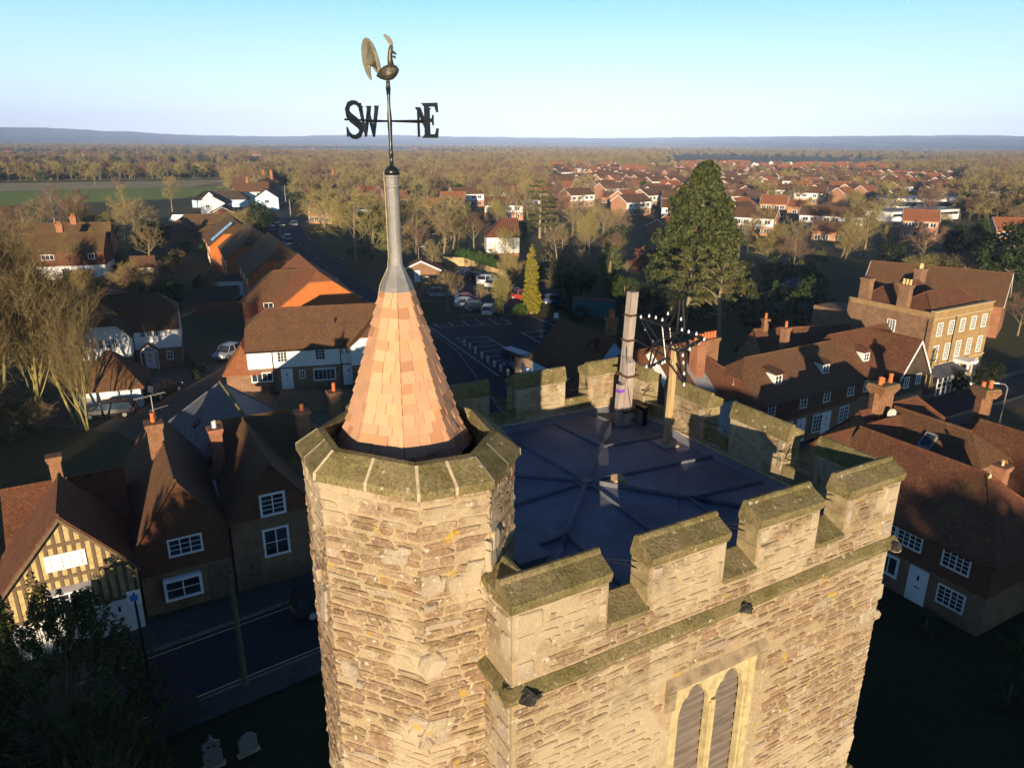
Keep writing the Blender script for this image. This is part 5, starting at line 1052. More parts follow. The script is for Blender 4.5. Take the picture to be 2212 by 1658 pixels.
h = House('low_dark_house', 'low dark roofed house by the conifers behind the chimneyed brick house', (38.5, 93, 0), 8, R(20), 7, 2.6, 'bungalow')
h.roof(2.6, 4.6, 0, 8, 0, 7, M['slate'], 'x', 'hh', wall=dict(m=M['brickbrown'])); h.window('f', 3, 1.4, 1.2, 1.0, 3, 1); h.window('f', 6, 1.4, 1.0, 1.0, 2, 1)
h = House('slate_roofed_lodge', 'small slate roofed lodge with white eaves half hidden by the pine', (37, 104, 0), 6.5, R(-30), 6, 3.4, 'lodge')
h.roof(3.4, 5.4, 0, 6.5, 0, 6, M['slate'], 'x', 'hh', .5, wall=dict(m=M['brickred'])); h.window('f', 4.5, 2.4, 1.2, .9, 2, 1)
# --- cottages to the right of the tower
AA = Vector((18.7, 38.6, 0)); sdir = AV; SN = Vector((-math.sin(AV), math.cos(AV), 0)); SP = lambda d_, n_: tuple(AA - V * d_ + SN * n_)
h = House('tile_roofed_cottage', 'cottage with broad old red roof, white casement windows and white door facing the tower', SP(0, .95), 9.0, sdir, 6.6, 4.5, 'cottage')
h.roof(4.5, 7.35, -1.2, 9.0, 0, 6.6, M['tileold'], 'x', 'gh', hipd=2.8, wall=dict(m=[M['brickbrown'], M['tilehung']], split=2.3))
h.roof(4.4, 7.1, -4.6, 1.0, .3, 8, M['tileold'], 'y', 'gg', name='side_roof', wall=dict(m=M['brickbrown'], name='side_wall'))
h.window('f', 3.55, 3.7, .7, 1.05, 2, 3, y=-.05); h.window('f', 4.75, 3.6, 1.3, 1.0, 4, 4, y=-.05); h.window('f', 7.3, 3.55, 1.3, .95, 4, 4, y=-.05); h.window('f', 3.6, 1.45, 1.4, 1.0, 3, 1, fr=.14); h.door('f', 5.6, .9, 2.0); h.window('f', 7.4, 1.35, 1.3, .95, 4, 4)
mb = MB(); mb.face([(6.42, 2.4, 6.5), (6.42, 4.2, 6.5), (6.42, 3.3, 7.42)][::-1]); mb.face([(6.40, 2.4, 6.5), (6.40, 4.2, 6.5), (6.40, 3.3, 7.42)]); mb.build('gablet', M['cream'], h.o, uv=False)
h.chimney(6.3, 4.6, 4.5, 7.55, .6, .65, M['brickred'], 1, M['potbuff'], ph=.3, pr=.08)
h = House('skylight_house', 'old tiled house with small skylight behind the cottage and beside the great chimney', SP(-2.4, 6.4), 6.4, sdir, 6.2, 4.6)
h.roof(4.6, 7.4, 0, 6.4, 0, 6.2, M['tilebrown'], 'x', 'gk', wall=dict(m=M['brickbrown'])); h.roof(4.6, 7.3, -3.6, 2.0, .5, 9.2, M['tileold'], 'y', 'gh', name='cross_roof', wall=dict(m=M['brickbrown'], name='cross_wall'))
mb = MB(); mb.prism([(2.7, 1.35, 5.9), (3.5, 1.35, 5.9), (3.5, 2.25, 6.72), (2.7, 2.25, 6.72)], (0, -.05, .1)); sk = mb.build('skylight', M['leadpipe'], h.o, uv=False); mb = MB(); mb.prism([(2.8, 1.45, 6.12), (3.4, 1.45, 6.12), (3.4, 2.1, 6.71), (2.8, 2.1, 6.71)], (0, -.01, .02)); mb.build('pane', M['glass'], sk, uv=False)
CB = at(RR(800, 375), 6.0); rB = math.hypot(CB.x, CB.y); CT = atd(RR(840, 75), rB)
def big_stack(nm, lb, base, top, w_, d, npot, rot, r3=(0,)):
    s_ = House(nm, lb, (base.x, base.y, 0), 1, rot, 1, 1, 'chimney'); z0, z1 = base.z, top
    mb = MB(); mb.box(-w_ / 2 - .02, w_ / 2 + .02, -d / 2 - .0, d / 2 + .0, 5.4, z0 + .25)
    for i in range(2 if npot > 2 else 1):
        for sg in ((-1, 1) if npot > 2 else (0,)):
            q = w_ * .26 * sg; pl = [(q + math.cos(k * math.pi / 3) * w_ * (.30 if npot > 2 else .52), math.sin(k * math.pi / 3) * d * .55, z0) for k in range(6)]; mb.prism(pl, (0, 0, z1 - z0 - .5)) if i == 0 else None
    for k, e in enumerate((.0, .06, .12, .17, .12)): mb.box(-w_ / 2 - e, w_ / 2 + e, -d / 2 - e, d / 2 + e, z1 - .62 + k * .125, z1 - .62 + (k + 1) * .125 - .002)
    c_ = mb.build('stack', M['brickold'], s_.o, fixn=True); m2 = MB(); m2.box(-w_ / 2 - .1, w_ / 2 + .1, -d / 2 - .1, d / 2 + .1, z1 + .004, z1 + .07); m2.build('mossy_cap', M['coping'], s_.o, uv=False)
    for i in range(npot):
        x = (i - (npot - 1) / 2) * w_ * .36; p = MB(); hgt = (.62, .42, .7)[i % 3]; p.lathe([(.15, z1 + .05), (.125, z1 + hgt * .8), (.16, z1 + hgt * .82), (.16, z1 + hgt * .92), (.11, z1 + hgt)], x, (.12 if i % 2 else -.08), 10); p.build('chimney_pot', M['pot'], s_.o, uv=False)
big_stack('moulded_chimney', 'great moulded brick chimney with three terracotta pots and mossy cap', CB, CT.z, 1.45, 1.0, 3, AU)
CB2 = at(RR(1520, 380), 5.6); CT2 = atd(RR(1580, 105), math.hypot(CB2.x, CB2.y))
big_stack('ornate_chimney', 'ornate ivy stained brick chimney with two terracotta pots near the street lamp', CB2, CT2.z, 1.05, .9, 2, AU + R(70))
h = House('dark_roofed_cottage', 'dark tiled cottage with pinkish end wall behind the small red chimney', SP(1.2, 10.0), 13, sdir, 6.4, 4.2, 'cottage')
h.roof(4.2, 7.0, 0, 13, 0, 6.4, M['tileold'], 'x', 'gg', wall=dict(m=M['tilehung'])); h.window('f', 4.0, 3.0, 1.0, 1.3, 2, 4, y=-.02); h.window('f', 8, 3.0, 1.0, 1.3, 2, 4)
for k, (px, py) in enumerate(((893, 330), (905, 285))):
    q = atd(RR(px, py), rB - .8); d = empty('satellite_dish', tuple(q), AU + R(-20), ('lower' if k == 0 else 'upper') + ' of two pale satellite dishes mounted beside the great chimney', 'satellite dish', 'satellite dishes')
    mb = MB(); rows = []
    for i in range(5): rr = .34 * i / 4; rows.append([(rr * math.cos(j * math.pi / 8), -.10 + .35 * rr * rr, rr * math.sin(j * math.pi / 8)) for j in range(16)])
    for i in range(4):
        for j in range(16): mb.face([rows[i][j], rows[i][(j + 1) % 16], rows[i + 1][(j + 1) % 16], rows[i + 1][j]])
    mb.build('dish', M['concrete'], d, uv=False); mb = MB(); mb.tube([(0, -.05, -.3), (0, -.4, -.05)], .015, 5); mb.tube([(0, .02, 0), (0, .2, -.1), (0, .25, -.8)], .025, 5); mb.build('bracket', M['black'], d, uv=False)
# white house between the trees and brick houses beyond
h = House('white_rendered_house', 'white rendered house with rust red roof standing among bare trees beyond the car park', (-5.6, 158, 0), 7, R(6), 8, 4.9)
h.roof(4.9, 8.2, 0, 7, 0, 8, M['tileold'], 'x', 'hg', wall=dict(m=[M['brickred'], M['wrender']], split=1.2)); h.window('f', 2.4, 3.7, 1.0, 1.1, 2, 2)
h = House('brick_toilet_block', 'small brick block with low tiled roof and white door by the car park entrance', tuple(at(R7(10, 335)).to_2d()) + (0,), 4.0, R(4), 4, 2.4, 'building')
h.roof(2.4, 3.9, -2.5, 4, 0, 4.5, M['tilered'], 'y', 'gg', barge=bm_, wall=dict(m=M['brickbrown'])); h.door('f', 0, .9, 2.0)
# ================================================================== TREES AND PLANTS
M['bark'] = NB('bark', .95, .1).color((.24, .19, .11)).mat; M['birchbark'] = simple('birch_bark', (.52, .45, .36), .8, .2, var=.35, scale=3)
M['ivybark'] = simple('mossy_bark', (.24, .20, .07), .95, .1, var=.4, scale=2)
def twig_mat(name, a, b):
    k = NB(name, .95, .05); oi = k.n('ShaderNodeObjectInfo'); g = k.n('ShaderNodeNewGeometry'); c = k.mix(oi.outputs['Random'], a, b); c = k.mix(k.ramp(g.outputs['Random Per Island'], 0, 1, 0, .6), c, tuple(x * .62 for x in a)); k.color(c); return k.mat
M['twig'] = twig_mat('bare_twigs', (.27, .215, .10), (.22, .16, .09)); M['twigred'] = twig_mat('reddish_twigs', (.215, .135, .08), (.17, .11, .08)); M['twigolive'] = twig_mat('olive_twigs', (.26, .225, .075), (.28, .21, .09))
M['yew'] = leaf_mat('yew_leaf', (.016, .026, .007), (.09, .10, .024), .1); M['ever'] = leaf_mat('evergreen_leaf', (.012, .03, .008), (.055, .085, .018), .12, (.03, .035, .014)); M['seq'] = leaf_mat('redwood_leaf', (.020, .032, .009), (.10, .108, .026), .12)
M['gold'] = leaf_mat('golden_conifer_leaf', (.13, .115, .012), (.26, .22, .025), .15); M['pineleaf'] = leaf_mat('pine_needle', (.05, .06, .016), (.15, .135, .04), .12); M['hedge'] = leaf_mat('hedge_leaf', (.02, .055, .01), (.07, .14, .02), .15); M['shrub'] = leaf_mat('olive_shrub_leaf', (.07, .065, .02), (.16, .145, .045), .15, (.10, .07, .04)); M['ivy'] = leaf_mat('ivy_leaf', (.035, .055, .012), (.11, .13, .025), .15); M['copper'] = leaf_mat('copper_leaf', (.14, .05, .02), (.25, .10, .04), .15); M['dark'] = leaf_mat('dark_evergreen_leaf', (.006, .012, .005), (.028, .036, .012), .08)
M['twigdark'] = twig_mat('brown_twigs', (.21, .16, .075), (.17, .125, .06))
def bare(seed, H, n1=8, n2=6, n3=5, n4=4, up=.25, trunk=.32, r0=None, spread=1.0, tw_=.016, multi=1):
    rg = random.Random(seed); T, W2 = MB(), MB(); r0 = r0 or H * .020
    def rv(): return Vector((rg.gauss(0, 1), rg.gauss(0, 1), rg.gauss(0, 1))).normalized()
    def br(p, d, L, r, dep, steps):
        pts = [p.copy()]; rad = [r]; q = p.copy(); dd = d.copy()
        for i in range(steps):
            dd = (dd + rv() * (.16 if dep else .06) + Vector((0, 0, up * (.25 if dep else .3)))).normalized(); q = q + dd * (L / steps); pts.append(q.copy()); rad.append(max(tw_ * .6, r * (1 - .75 * (i + 1) / steps)))
        (T if dep < 2 else W2).tube(pts, rad, 6 if dep == 0 else (4 if dep == 1 else 3), caps=False); return pts, dd
    for m in range(multi):
        base = Vector((0, 0, -.1)) if multi == 1 else Vector((rg.uniform(-.5, .5), rg.uniform(-.5, .5), -.1)); d0 = Vector((0, 0, 1)) if multi == 1 else (Vector((rg.gauss(0, .28), rg.gauss(0, .28), 1))).normalized()
        tl = H * rg.uniform(.62, .78); pts, dd = br(base, d0, tl, r0 / multi ** .5, 0, 7)
        def along(P, f): k = f * (len(P) - 1); i = min(int(k), len(P) - 2); return P[i].lerp(P[i + 1], k - i)
        for a in range(n1):
            f = trunk + (1 - trunk) * (a + rg.random()) / n1; az = a * 2.4 + rg.uniform(-.5, .5); out = Vector((math.cos(az), math.sin(az), 0)); el = .35 + .9 * f + up * .6
            d = (out * spread + Vector((0, 0, el))).normalized(); L1 = H * (.46 - .26 * (f - trunk)) * rg.uniform(.8, 1.1); p1, e1 = br(along(pts, f), d, L1, r0 * (.42 - .2 * f) / multi ** .5, 1, 5)
            for b in range(n2):
                g = .25 + .75 * (b + rg.random()) / n2; d2 = (e1 * .55 + rv() * .75 + Vector((0, 0, .15 + up * .3))).normalized(); p2, e2 = br(along(p1, g), d2, L1 * .5 * rg.uniform(.7, 1.1), r0 * .11, 2, 3)
                for c in range(n3):
                    g = .2 + .8 * (c + rg.random()) / n3; d3 = (e2 * .6 + rv() * .75 + Vector((0, 0, .12))).normalized(); p3, e3 = br(along(p2, g), d3, L1 * .27 * rg.uniform(.7, 1.2), max(tw_ * 1.3, r0 * .035), 3, 2)
                    for e in range(n4):
                        g = .2 + .8 * (e + rg.random()) / n4; d4 = (e3 * .7 + rv() * .7 + Vector((0, 0, .1))).normalized(); p = along(p3, g); L4 = L1 * .15 * rg.uniform(.6, 1.3); W2.tube([p, p + d4 * L4], [tw_, tw_ * .6], 3, caps=False)
    return T, W2
def leafcard(mb, p, n, s, rg, asp=.6):
    a = n.cross(Vector((rg.gauss(0, 1), rg.gauss(0, 1), rg.gauss(0, 1)))); a = a.normalized() if a.length > .01 else Vector((1, 0, 0)); b = n.cross(a); s1, s2 = s * rg.uniform(.7, 1.2), s * asp * rg.uniform(.7, 1.2)
    mb.face([p - a * s1, p - b * s2 + a * s1 * .1, p + a * s1, p + b * s2])
def clumps(mb, cl, n, s, rg, flat=1.0, up=.3):   # cl: list of (centre, radius)
    for c, r in cl:
        for i in range(n):
            d = Vector((rg.gauss(0, 1), rg.gauss(0, 1), rg.gauss(0, 1))).normalized(); q = rg.random() ** .45
            p = c + Vector((d.x * r * q, d.y * r * q, d.z * r * q * flat)); leafcard(mb, p, (d + Vector((rg.gauss(0, .5), rg.gauss(0, .5), up + rg.gauss(0, .4)))).normalized(), s, rg)
def trunk_of(H, r, f=.9): t = MB(); t.tube([(0, 0, -.1), (.0, .0, H * .3), (r * .4, 0, H * .6), (0, 0, H * f)], [r, r * .75, r * .45, r * .1], 8, caps=False); return t
def limb(t, pts, r): t.tube(pts, [r, r * .7, r * .3] if len(pts) == 3 else [r, r * .3], 4, caps=False)
def redwood(seed, H, W, s=.42, n=26, dens=7.0):
    rg = random.Random(seed); t = trunk_of(H, H * .034, .97); cr = MB(); cl = []; z = H * .06
    while z < H * .985:
        f = z / H; rad = W / 2 * (1 - f) ** .55 * (1.0 if f > .15 else .75 + f) * (.93 + .1 * math.sin(z * 1.3)); k = max(3, int(rad * dens * .75)); a0 = rg.uniform(0, 6)
        for i in range(k):
            a = a0 + 2 * math.pi * i / k + rg.uniform(-.25, .25); rr = rad * rg.uniform(.62, 1.08); e = Vector((math.cos(a) * rr, math.sin(a) * rr, z + rg.uniform(-.5, .5) - .05 * rr)); limb(t, [(0, 0, z), e], .05); cl.append((e, rg.uniform(.55, 1.0) * (.5 + .5 * (1 - f)) * W / 9)); cl.append((e * .72 + Vector((0, 0, z * .28)), .5 * W / 9)) if rg.random() < .5 else None
        z += H * .034
    clumps(cr, cl, n, s, rg, .75, .4); return t, cr
def dome(seed, H, W, z0=.15, nclump=60, n=40, s=.3, rc=.16, stems=True):
    rg = random.Random(seed); t = trunk_of(H, H * .03, .7) if stems else MB(); cr = MB(); cl = []
    for i in range(nclump):
        u_, v_ = rg.uniform(-1, 1), rg.uniform(0, 6.283); q = math.sqrt(1 - u_ * u_); m = rg.uniform(.55, 1.0); c = Vector((q * math.cos(v_) * W / 2 * m, q * math.sin(v_) * W / 2 * m, H * (z0 + (1 - z0) * (.5 + .47 * u_ * m)))); cl.append((c, W * rc * rg.uniform(.6, 1.25)))
        if stems and i % 4 == 0: limb(t, [(0, 0, H * .2), c], H * .008)
    clumps(cr, cl, n, s, rg, .8); return t, cr
def cedar(seed, H, W):
    rg = random.Random(seed); t = trunk_of(H, H * .03, .95); cr = MB(); cl = []
    for k, f in enumerate((.25, .36, .47, .58, .69, .80, .90, .97)):
        rad = W / 2 * (1.05 - .75 * max(0, f - .3)) * rg.uniform(.75, 1.05) * (.45 if f > .93 else 1)
        for i in range(9):
            a = i * .7 + k + rg.uniform(-.3, .3); e = Vector((math.cos(a) * rad * rg.uniform(.6, 1), math.sin(a) * rad * rg.uniform(.6, 1), H * f + rg.uniform(-.3, .3))); limb(t, [(0, 0, H * f - .5), e], .07); cl += [(e, rad * .26), (e * .55 + Vector((0, 0, H * f * .45)), rad * .24)]
    clumps(cr, cl, 34, .30, rg, .22, .9); return t, cr
def pine(seed, H, W):
    rg = random.Random(seed); t = MB(); t.tube([(0, 0, -.1), (.15, 0, H * .3), (.5, .1, H * .55), (.3, 0, H * .85)], [H * .028, H * .023, H * .016, H * .004], 8, caps=False); cr = MB(); cl = []
    for i in range(46):
        f = rg.uniform(.48, 1.0); a = rg.uniform(0, 6.283); rad = W / 2 * (1.0 - .45 * abs(f - .66) / .34) * rg.uniform(.25, 1.0); e = Vector((.4 + math.cos(a) * rad, math.sin(a) * rad, H * f)); limb(t, [(.4, 0, H * (f - .14)), e * .6 + Vector((.2, 0, H * (f - .05) * .4)), e], .06); cl.append((e, rg.uniform(.55, 1.1) * W / 8))
    clumps(cr, cl, 70, .20, rg, .55, .6)
    for i in range(4): a = rg.uniform(0, 6.28); limb(t, [(.2, 0, H * .3), (.2 + math.cos(a) * 1.5, math.sin(a) * 1.5, H * .32), (.2 + math.cos(a) * 2.3, math.sin(a) * 2.3, H * .26)], .05)
    return t, cr
def shoots(seed, H, W, ns=150, per=95, s=.085):   # yew: many upright plumes
    rg = random.Random(seed); t = trunk_of(H, .4, .6); cr = MB()
    for i in range(ns):
        a, q = rg.uniform(0, 6.283), rg.random() ** .5; x, y = math.cos(a) * q * W / 2, math.sin(a) * q * W / 2; zt = H * (1 - .75 * q ** 2.2) * rg.uniform(.72, 1.02); L = rg.uniform(1.0, 2.1); lean = Vector((x * .16 + rg.gauss(0, .12), y * .16 + rg.gauss(0, .12), 1)).normalized(); top = Vector((x, y, zt)); limb(t, [(x * .2, y * .2, zt * .35), top - lean * L], .03)
        for j in range(per):
            f = rg.random(); w_ = (.08 + .34 * math.sin(math.pi * min(1, (1 - f) * 1.05 + .04)) ** .8) * L * .42; b = rg.uniform(0, 6.283); d = Vector((math.cos(b), math.sin(b), .5)); p = top - lean * (L * (1 - f)) + Vector((d.x, d.y, 0)) * w_ * rg.random() ** .4; leafcard(cr, p, (d + Vector((rg.gauss(0, .4), rg.gauss(0, .4), .2))).normalized(), s, rg, .5)
    return t, cr
PROTO = {}
def proto(key, H, tc, tm, cm):
    PROTO[key] = (H, tc[0].mesh(key + '_trunk', M[tm], uv=False), tc[1].mesh(key + '_crown', M[cm], uv=False))
for i in range(5): proto('bare%d' % i, 12, bare(40 + i, 12, up=(.2, .35, .1, .3, .25)[i], spread=(1.0, .8, 1.2, .9, 1.1)[i], n2=6, n3=6, n4=5, tw_=.022), 'bark', ('twig', 'twigolive', 'twig', 'twigred', 'twigolive')[i])
proto('tall0', 17, bare(60, 17, n1=13, n2=8, n3=6, n4=4, up=.75, trunk=.22, spread=.55, tw_=.013, multi=2, r0=.30), 'ivybark', 'twigdark'); proto('tall1', 17, bare(61, 17, n1=12, n2=8, n3=6, n4=4, up=.6, trunk=.25, spread=.65, tw_=.013, multi=3, r0=.34), 'ivybark', 'twigdark')
proto('birch', 13, bare(70, 13, n1=14, n2=6, n3=6, n4=4, up=.1, trunk=.25, spread=.9, tw_=.018, r0=.2), 'birchbark', 'twigred'); proto('round', 8, bare(71, 8, n1=12, n2=7, n3=5, n4=4, up=.3, trunk=.28, spread=1.0, tw_=.018), 'bark', 'twig'); proto('multi', 8, bare(72, 8, n1=8, n2=6, n3=5, n4=3, up=.55, trunk=.15, spread=.8, tw_=.02, multi=4, r0=.2), 'bark', 'twigolive'); proto('shrubby', 3.5, bare(73, 3.5, n1=7, n2=6, n3=5, n4=3, up=.2, trunk=.1, spread=1.2, tw_=.012, multi=3, r0=.08), 'bark', 'twig')
proto('redwood', 21, redwood(80, 21, 16.5, .32, 58, 6.5), 'bark', 'seq'); proto('gold', 9, redwood(81, 9, 3.0, .20, 22, 16), 'bark', 'gold'); proto('conifer', 10, redwood(82, 10, 4.5, .26, 20, 11), 'bark', 'ever'); proto('cedar', 16, cedar(83, 16, 11), 'bark', 'pineleaf'); proto('pine', 12, pine(84, 12, 9.5), 'bark', 'pineleaf'); proto('broad', 8, dome(85, 8, 8.0, .05, 90, 55, .24, .13), 'bark', 'ever'); proto('darkdome', 9, dome(86, 9, 7, .05, 80, 45, .28, .15), 'bark', 'dark'); proto('bush', 2.6, dome(87, 2.6, 3.4, 0, 34, 36, .13, .17), 'bark', 'ever'); proto('olive', 4.5, dome(88, 4.5, 6.0, .0, 60, 50, .16, .14), 'bark', 'shrub'); proto('copperbush', 5, dome(89, 5, 5.5, .05, 50, 40, .2, .15), 'bark', 'copper'); proto('ivytree', 9, dome(90, 9, 5.0, .02, 60, 40, .22, .15), 'bark', 'ivy'); proto('yew', 9, shoots(91, 9, 8.5, 190, 150, .085), 'bark', 'yew'); proto('hollyhedge', 3.2, dome(92, 3.2, 5, 0, 60, 46, .15, .15), 'bark', 'hedge')
PLACED = []; NTREE = [0]
def tree(key, x, y, h, label, cat='tree', name='bare_tree', group=None, wf=1.0, rz=None, z=0):
    H, tm, cm = PROTO[key]; s = h / H; o = empty(name, (x, y, z), rz if rz is not None else (NTREE[0] * 2.399) % 6.283, label, cat, group); o.scale = (s * wf, s * wf, s); NTREE[0] += 1
    for nm, me in (('trunk', tm), ('crown', cm)): c_ = bpy.data.objects.new(nm, me); COL.objects.link(c_); c_.parent = o
    PLACED.append((x, y, h * .3 * wf)); return o
def ptree(key, base, top, label, name='bare_tree', cat='tree', wf=1.0, group=None):
    g, zt = top_over(base, top); return tree(key, g.x, g.y, max(1.0, zt), label, cat, name, group, wf)
tree('tall0', -41.4, 58.7, 16.5, 'tall bare tree with mossy stems in front of the white weatherboarded house', wf=.95, name='tall_bare_tree'); tree('tall1', -38.9, 60.2, 14.5, 'tall bare tree leaning over the white garage roof', wf=.8, name='tall_bare_tree'); tree('tall1', -44.6, 57.6, 17.5, 'dense tall bare tree at the picture edge beside the mossy stems', wf=.95, name='tall_bare_tree'); tree('tall0', -48.0, 62.0, 18.5, 'tallest bare tree of the clump at the picture edge', wf=1.0, name='tall_bare_tree'); tree('tall1', -47.0, 55.0, 15.0, 'tall bare tree lowest in the clump at the picture edge', wf=.9, name='tall_bare_tree')
tree('tall1', -57, 74, 15, 'tall bare tree behind the edge clump with olive twigs', wf=1.0, name='tall_bare_tree'); tree('multi', -52, 82, 9, 'spreading bare tree behind the white weatherboarded house')
ptree('birch', FZ(655, 700), FZ(620, 235), 'white stemmed birch standing behind the mossy roofed house', 'birch_tree'); ptree('birch', FZ(285, 760), FZ(265, 480), 'smaller white stemmed birch at the end of the mossy roofed house', 'birch_tree'); ptree('bare3', FZ(960, 580), FZ(980, 250), 'purple brown bare tree beside the white birch'); ptree('bare1', FZ(1480, 530), FZ(1440, 240), 'pale bare tree beyond the garden hedge'); ptree('bare2', FZ(1795, 1240), FZ(1760, 680), 'wide bare garden tree with pale limbs'); ptree('multi', FZ(1440, 1250), FZ(1480, 1010), 'low bare garden tree near the cream outbuilding'); ptree('shrubby', FZ(480, 640), FZ(470, 540), 'small bare shrub at the back of the mossy house', 'bare_shrub', 'shrub'); ptree('round', FZ(1290, 700), FZ(1290, 560), 'rounded brown bare tree behind the mossy roofed house'); ptree('bare1', FZ(2060, 560), FZ(2000, 160), 'olive twigged bare tree beside the white houses'); ptree('ivytree', FZ(920, 1270), FZ(905, 1035), 'small green spiky evergreen against the red brick wall', 'evergreen_tree')
for i, (a, b, c_) in enumerate(((1880, 1500, 1260), (1700, 1500, 1330), (2010, 1520, 1340), (330, 1400, 1260))): ptree('conifer' if i == 0 else 'bush', FZ(a, b), FZ(a, c_), ('dark green conifer in the garden behind the white weatherboarded house', 'green garden bush beside the dark conifer', 'dark garden bush with red flower pot near it', 'dark green bush below the red brick wall')[i], 'conifer' if i == 0 else 'garden_bush', 'tree' if i == 0 else 'bush')
ptree('bare0', R2(895, 880), R2(900, 505), 'large bare tree with forked trunk by the car park corner', wf=1.15); ptree('bare3', R2(1085, 820), R2(1110, 560), 'leaning bare tree beside the white rendered house', wf=1.2); ptree('bare2', R2(1355, 690), R2(1330, 400), 'tall bare tree rising above the white rendered house', wf=1.1); ptree('ivytree', R2(450, 880), R2(440, 520), 'ivy clad tree beside the road behind the spire', 'ivy_tree', wf=1.1); ptree('bare4', R2(330, 900), R2(300, 420), 'broad bare tree on the road bank behind the spire', wf=1.2); ptree('bare1', R2(560, 880), R2(620, 470), 'bare tree directly behind the lead pipe', wf=1.2); ptree('bare4', R2(140, 760), R2(200, 390), 'pale bare tree leaning over the road', wf=1.2); ptree('bare3', R2(720, 900), R2(760, 620), 'reddish bare tree near the brick toilet block'); ptree('bare0', R2(820, 1000), R2(830, 740), 'slender bare tree behind the street lamp')
ptree('round', R7(265, 595), R7(290, 215), 'small pale bare tree on the grass verge', wf=1.1); ptree('round', R7(545, 525), R7(520, 330), 'small bare tree between the parked cars', wf=.8); ptree('multi', R7(745, 610), R7(760, 250), 'bare tree with ivy clad foot beside the golden conifer'); ptree('ivytree', R7(700, 625), R7(700, 420), 'ivy column at the foot of the bare tree by the parked cars', 'ivy_clump', 'ivy', wf=.75); ptree('gold', R7(975, 600), R7(1010, 20), 'tall yellow golden conifer beside the tower shadow', 'golden_conifer', wf=.92); ptree('hollyhedge', R7(880, 620), R7(880, 520), 'clipped green bush at the car park edge', 'clipped_bush', 'bush', wf=.8)
ptree('redwood', (1498, 655), (1553, 352), 'giant dark green redwood towering over the estate', 'giant_redwood', wf=1.02); ptree('cedar', R2(1505, 745), R2(1512, 372), 'flat tiered cedar in front of the estate', 'cedar_tree'); ptree('pine', R8(165, 640), R8(235, 105), 'pine with bare pinkish trunk and flat olive crown', 'pine_tree'); ptree('broad', R8(740, 600), R8(745, 205), 'broad dark evergreen with feathery crown beside the pine', 'evergreen_tree', wf=.95); ptree('conifer', R8(520, 520), R8(530, 250), 'narrow conifer between the pine and the broad evergreen', 'conifer'); ptree('olive', R8(420, 560), R8(410, 380), 'small brownish conifer below the pine', 'small_conifer'); ptree('pine', R8(-60, 560), R8(-20, 60), 'second pine with yellowish crown below the redwood', 'pine_tree', wf=1.0)
ptree('multi', R3(730, 870), R3(740, 600), 'many stemmed bare tree beside the redwood', wf=1.4); ptree('multi', R3(1130, 830), R3(1130, 600), 'wide bare tree with horizontal limbs before the estate', wf=1.5); ptree('bare4', R3(1270, 760), R3(1250, 430), 'tall olive bare tree before the estate', wf=1.1); ptree('darkdome', R3(1800, 830), R3(1790, 605), 'dark oval evergreen in shade beside the white house', 'dark_evergreen'); ptree('conifer', R3(1480, 830), R3(1500, 700), 'small pointed conifer behind the long brown roof', 'conifer'); ptree('darkdome', R3(1400, 860), R3(1380, 700), 'dark hedge tree behind the long brown roof', 'dark_evergreen', wf=1.3); ptree('olive', R3(1640, 920), R3(1660, 770), 'olive rounded shrub behind the chimneyed roof', 'rounded_shrub', 'shrub', wf=1.15); ptree('olive', R3(1850, 930), R3(1850, 780), 'second olive rounded shrub nearer the picture edge', 'rounded_shrub', 'shrub', wf=1.2); ptree('broad', R3(2110, 960), R3(2080, 590), 'great dark evergreen beyond the ochre brick house', 'evergreen_tree', wf=1.1); ptree('broad', R3(1930, 800), R3(1900, 560), 'mid green evergreen beside the dark oval one', 'evergreen_tree', wf=.7); ptree('darkdome', R3(2200, 900), R3(2200, 570), 'dark evergreen at the picture edge', 'dark_evergreen'); ptree('olive', R3(2190, 800), R3(2190, 700), 'olive tree at the edge beyond the evergreen', 'rounded_shrub', 'shrub')
ptree('bare3', QZ(1595, 800), QZ(1560, 290), 'reddish bare street tree beside the ochre brick house', wf=1.0, name='street_tree'); ptree('copperbush', R7(1950, 290), R7(1940, 30), 'copper leaved tree behind the container', 'copper_tree', wf=.9); ptree('broad', R7(1760, 560), R7(1760, 265), 'dense evergreen behind the timber mast', 'evergreen_tree', wf=.9); ptree('ivytree', R7(1640, 330), R7(1640, 10), 'ivy covered tree at the edge of the tower shadow', 'ivy_tree', wf=1.1); ptree('bare0', R7(1250, 480), R7(1260, 60), 'bare tree inside the tower shadow', wf=1.3); ptree('bare2', R7(1420, 470), R7(1440, 60), 'spreading bare tree inside the tower shadow', wf=1.3); ptree('broad', R7(1330, 470), R7(1330, 150), 'shaded evergreen inside the tower shadow', 'evergreen_tree', wf=1.1); ptree('ivytree', R7(560, 240), R7(560, 60), 'green laurel beside the white rendered house', 'laurel', wf=1.3); ptree('multi', R7(800, 400), R7(820, 60), 'bare tree behind the golden conifer', wf=1.1); ptree('darkdome', R7(1900, 560), R7(1950, 330), 'dark evergreen between the mast and the redwood', 'dark_evergreen', wf=1.0); ptree('darkdome', R7(2100, 640), R7(2100, 330), 'dark yew below the pines', 'dark_evergreen', wf=1.0)
for i in range(6): q = at(R2(1010 + i * 40, 900 + i * 14)); tree('hollyhedge', q.x, q.y, 2.8 + .3 * math.sin(i * 2), 'bright green hedge bush in the row beside the car park', 'hedge', 'hedge_bush', 'green hedge by the car park', .9)
